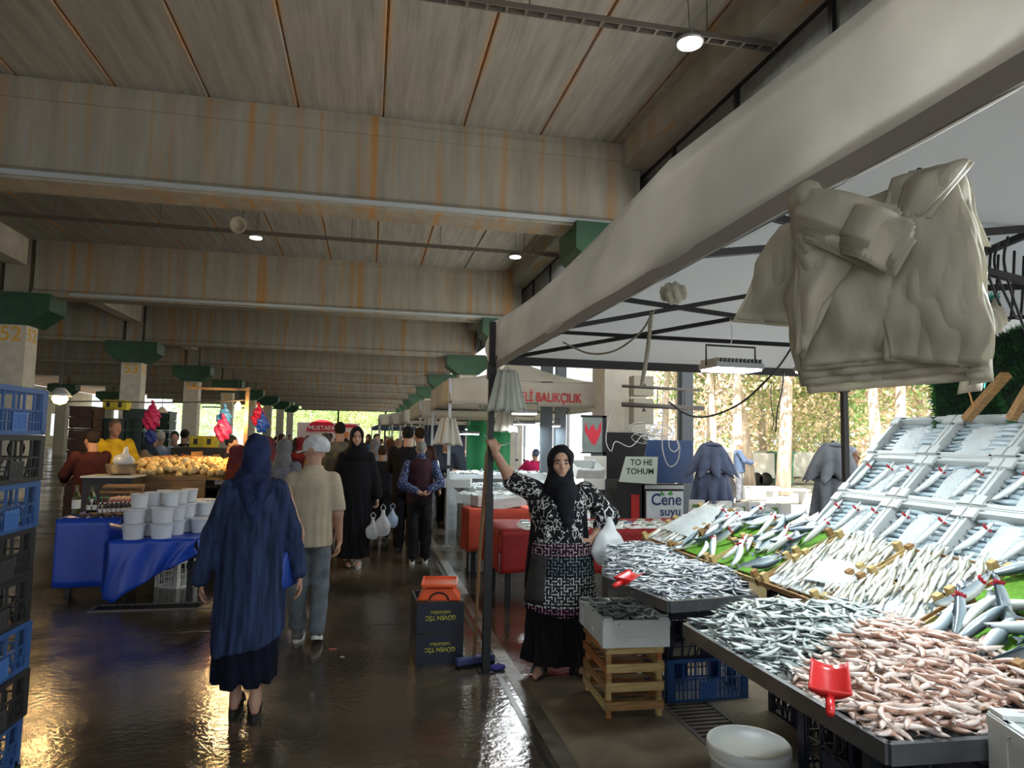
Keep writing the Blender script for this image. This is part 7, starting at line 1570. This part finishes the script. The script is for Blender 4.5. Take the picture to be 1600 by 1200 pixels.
# stacks of crates at the back left
def simple_crate(L, Wd, H, m, lb, loc, grp):
    t = thing('plastic_crate', lb, 'crate', loc, 0, grp); key = ('s', L, Wd, H, m.name)
    if key not in PC:
        g = MB(); g.bb((-L/2+.02, -Wd/2+.02, 0), (L/2-.02, Wd/2-.02, .02))
        for s in (-1, 1): g.box((0, s*Wd/2, H*.42), (L-.04, .01, H*.76)); g.box((s*L/2, 0, H*.42), (.01, Wd-.04, H*.76)); g.box((0, s*Wd/2, H-.02), (L, .02, .04)); g.box((s*L/2, 0, H-.02), (.02, Wd, .04))
        PC[key] = g.mesh('crate_body', m)
    linkobj('crate_body', PC[key], t)
M_cbr = mat('crate_brown', (.06, .025, .012), .7, var=.3)
for s, (px, Y, n, m, nm) in enumerate(((133, 15, 10, M_cbr, 'brown'), (155, 15.6, 9, M_cbr, 'dark brown'), (185, 15.5, 9, M_pgreen, 'dark green'), (213, 15.8, 10, M_pgreen, 'tall dark green'), (252, 17, 10, M_pgreen, 'slim dark green'))):
    x = gy(px, 700, Y).x
    for k in range(n): simple_crate(.42, .6, .21, m, 'crate of the %s stack at the back left of the onion stall' % nm, (x, Y, k*.215), 'crates of the %s stack' % nm)
for (px, py, Y, lb) in ((183, 633, 15.4, 'yellow printed fruit carton on top of the dark green crates'), (320, 690, 13, 'yellow and white fruit carton left of the blue and rose bags')):
    p = gy(px, py, Y); t = thing('fruit_carton', lb, 'carton', (p.x, Y, p.z-.1)); g = MB(); g.bb((-.22, -.15, 0), (.22, .15, .2)); g.build('box', mat('carton_yellow', (.6, .48, .03), .7, var=.3, scale=9), t); g = MB()
    for s in (-.12, .1): g.lathe([(.001, 0), (.05, 0)], 10, (0, 0, 0)) if False else g.bb((s-.035, -.153, .05), (s+.035, -.15, .15))
    g.build('printed_emblem', M_black, t)
p = gy(320, 730, 13); t = thing('market_table', 'dark stand under the yellow and white fruit carton', 'table', (p.x, 13, 0)); g = MB(); g.bb((-.5, -.3, 0), (.5, .5, 1.4)); g.build('stand_body', M_black, t)
# ================================================================ OUTSIDE
M_bark = mat('bark', (.55, .46, .38), .9, var=.35, scale=6, bump=.6, stretch=(1, 1, .25))
def crown_mesh(nm, n, rx, rz, leaf, seed, lo=.0):
    rg = np.random.default_rng(seed); cc = rg.normal(size=(16, 3))*np.array((rx*.5, rx*.5, rz*.45)); V = np.zeros((n*4, 3)); 
    c = cc[rg.integers(16, size=n)]+rg.normal(size=(n, 3))*np.array((rx, rx, rz))*.2
    d = rg.normal(size=(n, 3)); d /= np.linalg.norm(d, axis=1)[:, None]; e = np.cross(d, rg.normal(size=(n, 3))); e /= np.linalg.norm(e, axis=1)[:, None]
    s = (leaf*rg.uniform(.5, 1.2, n))[:, None]
    V[0::4] = c-d*s; V[1::4] = c+e*s*.5; V[2::4] = c+d*s; V[3::4] = c-e*s*.5
    F = np.arange(n*4).reshape(n, 4); return mkmesh(nm, V, F, M_bark)
CRW = [crown_mesh('foliage', 6000, 3.9, 3.8, .12, s) for s in (1, 2, 3)]
LM = [mat('leaf_yellowgreen', (.6, .64, .28), .7, var=.5, scale=.8, translucent=.35), mat('leaf_orange', (.75, .6, .42), .7, var=.45, scale=.8, translucent=.35), mat('leaf_green', (.34, .5, .2), .7, var=.5, scale=.8, translucent=.35), mat('leaf_brown', (.68, .54, .4), .7, var=.4, scale=.8, translucent=.3)]
LN = ['yellow-green', 'orange-brown', 'deep green', 'brown']
def tree(px, Y, ci, h=7.5, s=1., r=.2, lean=0., i=0, lb=None, x=None):
    x = gy(px, 700, Y).x if x is None else x; t = thing('tree', lb or 'tree with %s leaves in the yard' % LN[ci], 'tree', (x, Y, 0))
    r *= .78; g = MB(); g.tube([(0, 0, 0), (lean*.3, 0, h*.3), (lean*.6, .1, h*.6), (lean, 0, h), (lean*1.2, 0, h*1.3)], [r*1.2, r, r*.85, r*.6, r*.2], 10)
    for k in range(5): a = k*1.3+i; zz = h*(.5+.12*k); g.tube([(lean*zz/h, 0, zz), (lean+1.0*math.cos(a), math.sin(a), zz+.8), (lean+1.8*math.cos(a), 1.8*math.sin(a), zz+1.3)], [r*.35, r*.2, r*.08], 6)
    g.build('trunk', M_bark, t, True)
    o = linkobj('foliage', CRW[i % 3], t, (lean, 0, h+.3), (0, 0, i*1.1)); o.scale = (s, s, s); o.material_slots[0].link = 'OBJECT'; o.material_slots[0].material = LM[ci]; o['kind'] = 'stuff'
TR = [(1105, 26, 1, 7, 1, .2), (1118, 23, 3, 7.5, 1, .16), (1150, 22, 0, 7, 1, .22), (1172, 24, 2, 6.5, 1.1, .22), (1192, 27, 1, 6, 1.1, .2), (1222, 20, 0, 7.5, 1, .26), (1245, 30, 0, 4.5, 1.1, .2), (1290, 27, 0, 4.2, 1., .2), (1330, 25, 2, 4.2, 1, .18), (1368, 17, 0, 6.5, .9, .2), (1400, 16, 3, 6.2, .9, .18), (1450, 20, 1, 4, .9, .2), (1500, 19, 0, 4.5, .9, .2), (1560, 17, 2, 4.5, .9, .2), (1060, 30, 1, 8, 1.1, .2), (1035, 27, 3, 8, .9, .15), (1270, 36, 2, 3.5, 1.4, .2), (1200, 38, 1, 3.5, 1.4, .2), (1130, 40, 3, 4, 1.4, .2), (1350, 34, 1, 3.5, 1.4, .2)]
ordn = ['first', 'second', 'third', 'fourth', 'fifth', 'sixth', 'seventh', 'eighth', 'ninth', 'tenth', 'eleventh', 'twelfth', 'thirteenth', 'fourteenth', 'fifteenth', 'sixteenth', 'seventeenth', 'eighteenth', 'nineteenth', 'twentieth']
od = sorted(range(len(TR)), key=lambda k: TR[k][0])
for i, a in enumerate(TR): tree(a[0], a[1], a[2], a[3], a[4], a[5], [.5, -.3, .2, -.6, 0][i % 5], i, '%s tree in the yard, %s trunk from the left' % (LN[a[2]], ordn[od.index(i)]))
for i, (x, Y, c) in enumerate(((-16, 118, 0), (-9, 112, 2), (-3, 120, 0), (3, 114, 2), (9, 118, 0), (-24, 116, 2), (-4, 128, 0), (5, 130, 2), (-14, 130, 0))): tree(0, Y, c, 4.5, 1.9, .4, 0, i, 'big %s tree beyond the far end of the hall, %s' % (LN[c], ['left of the banner', 'behind the banner', 'right of the banner', 'above the dark canopy', 'farthest right', 'farthest left', 'second row middle', 'second row right', 'second row left'][i]), x)
for i, (x, Y) in enumerate(((-40, 20), (-42, 34), (-41, 48), (-43, 62))): tree(0, Y, (0, 2)[i % 2], 3.2, 1.5, .3, 0, i, 'tree outside the left side of the hall, %s' % ['nearest', 'second', 'third', 'fourth'][i], x)
# low walls, yard objects
for i, (x0, x1, Y, h, c, lb) in enumerate(((16.3, 18.8, 25, 1.35, (.7, .7, .68), 'long white trailer parked in the yard'), (14.4, 15.6, 24, 1.3, (.66, .66, .64), 'white container box left of the green one'))):
    t = thing('trailer', lb, 'vehicle', (x0, Y, -.02)); g = MB(); g.bb((0, 0, .35), (x1-x0, 1.6, h)); g.build('body', mat('trailer_white', c, .5), t); g = MB()
    for wx in (.4, x1-x0-.4): g.tube([(wx, -.02, .28), (wx, .15, .28)], .28, 14)
    g.build('wheel', M_black, t, True)
t = thing('bin', 'green waste container between the two white boxes', 'bin', (15.7, 23.8, -.02)); g = MB(); g.prism([(0, .1), (.55, .1), (.62, 1.3), (-.05, 1.3)], 0, .7, 'y'); g.build('body', mat('bin_green', (.12, .3, .2), .5), t); g = MB(); g.bb((-.1, -.05, 1.3), (.7, .75, 1.38)); g.build('lid', mat('bin_green'), t)
for i, (px, Y) in enumerate(((1185, 18), (1230, 17))):
    p = gy(px, 790, Y); t = thing('low_bench', ['low grey bench in the yard behind the old man', 'second low bench in front of the white trailer'][i], 'bench', (p.x, Y, -.02)); g = MB(); g.bb((-.6, -.2, .38), (.6, .2, .43)); g.build('seat', mat('bench_grey', (.4, .4, .38), .6), t)
    g = MB()
    for x in (-.5, .5): g.bb((x-.03, -.18, 0), (x+.03, .18, .38))
    g.build('leg', M_galv, t)
g = MB(); g.bb((30, -10, 0), (30.3, 60, 1.6)); struct(g.build('wall_right', M_whiteconc))
lw = MB(); lw.bb((-34.2, -10, 0), (-34, 94, 1.2)); lw.bb((-34.2, -10, 3.6), (-34, 94, 6.4)); 
for y in range(-8, 94, 6): lw.bb((-34.2, y, 1.2), (-34, y+1.2, 3.6))
struct(lw.build('wall_left', M_whiteconc))
# banner at the far end
t = thing('shop_banner', 'white banner with a red arch and white lettering beyond the hall end', 'sign', (-6.2, 96, 0)); g = MB(); g.bb((-3.2, 0, .6), (5.0, .1, 3.5)); g.build('banner_sheet', mat('banner_white', (.7, .6, .6), .7), t)
g = MB(); g.prism([(2.0*math.cos(a), 2.3+1.6*math.sin(a)) for a in np.linspace(0, PI, 20)], -.06, -.02, 'y'); g.build('red_arch', mat('banner_red', (.6, .01, .03), .6), t)
text('lettering', 'MUSTAFA', .85, mat('banner_letter', (.85, .85, .85), .6), t, (0, -.08, 2.75), (PI/2, 0, 0), .01, .95)
g = MB(); g.bb((2.4, -.06, 2.9), (4.6, -.02, 3.3)); g.build('red_strip', mat('banner_red'), t)
g = MB(); g.lathe([(.001, 0), (.5, 0)], 16) if False else g.bb((2.8, -.06, 1.5), (3.6, -.02, 2.3)); g.build('orange_emblem', mat('banner_orange', (.7, .25, .05), .6), t)
# litter on the floor and puddle edges
for i, (px, py, c, s) in enumerate(((520, 1015, (.5, .12, .06), .06), (535, 1027, (.5, .45, .4), .03), (700, 905, (.5, .5, .45), .03))):
    p = gz(px, py, 0); g = MB(); g.box((0, 0, .004), (s, s*.25, .005), (0, .1, .3)); tag(g.build('litter', mat('litter_%d' % i, c, .7), loc=(p.x, p.y, .0)), ['orange scrap on the wet floor right of the cap man', 'pale scrap near the orange scrap', 'pale scrap by the gutter line'][i], 'litter')
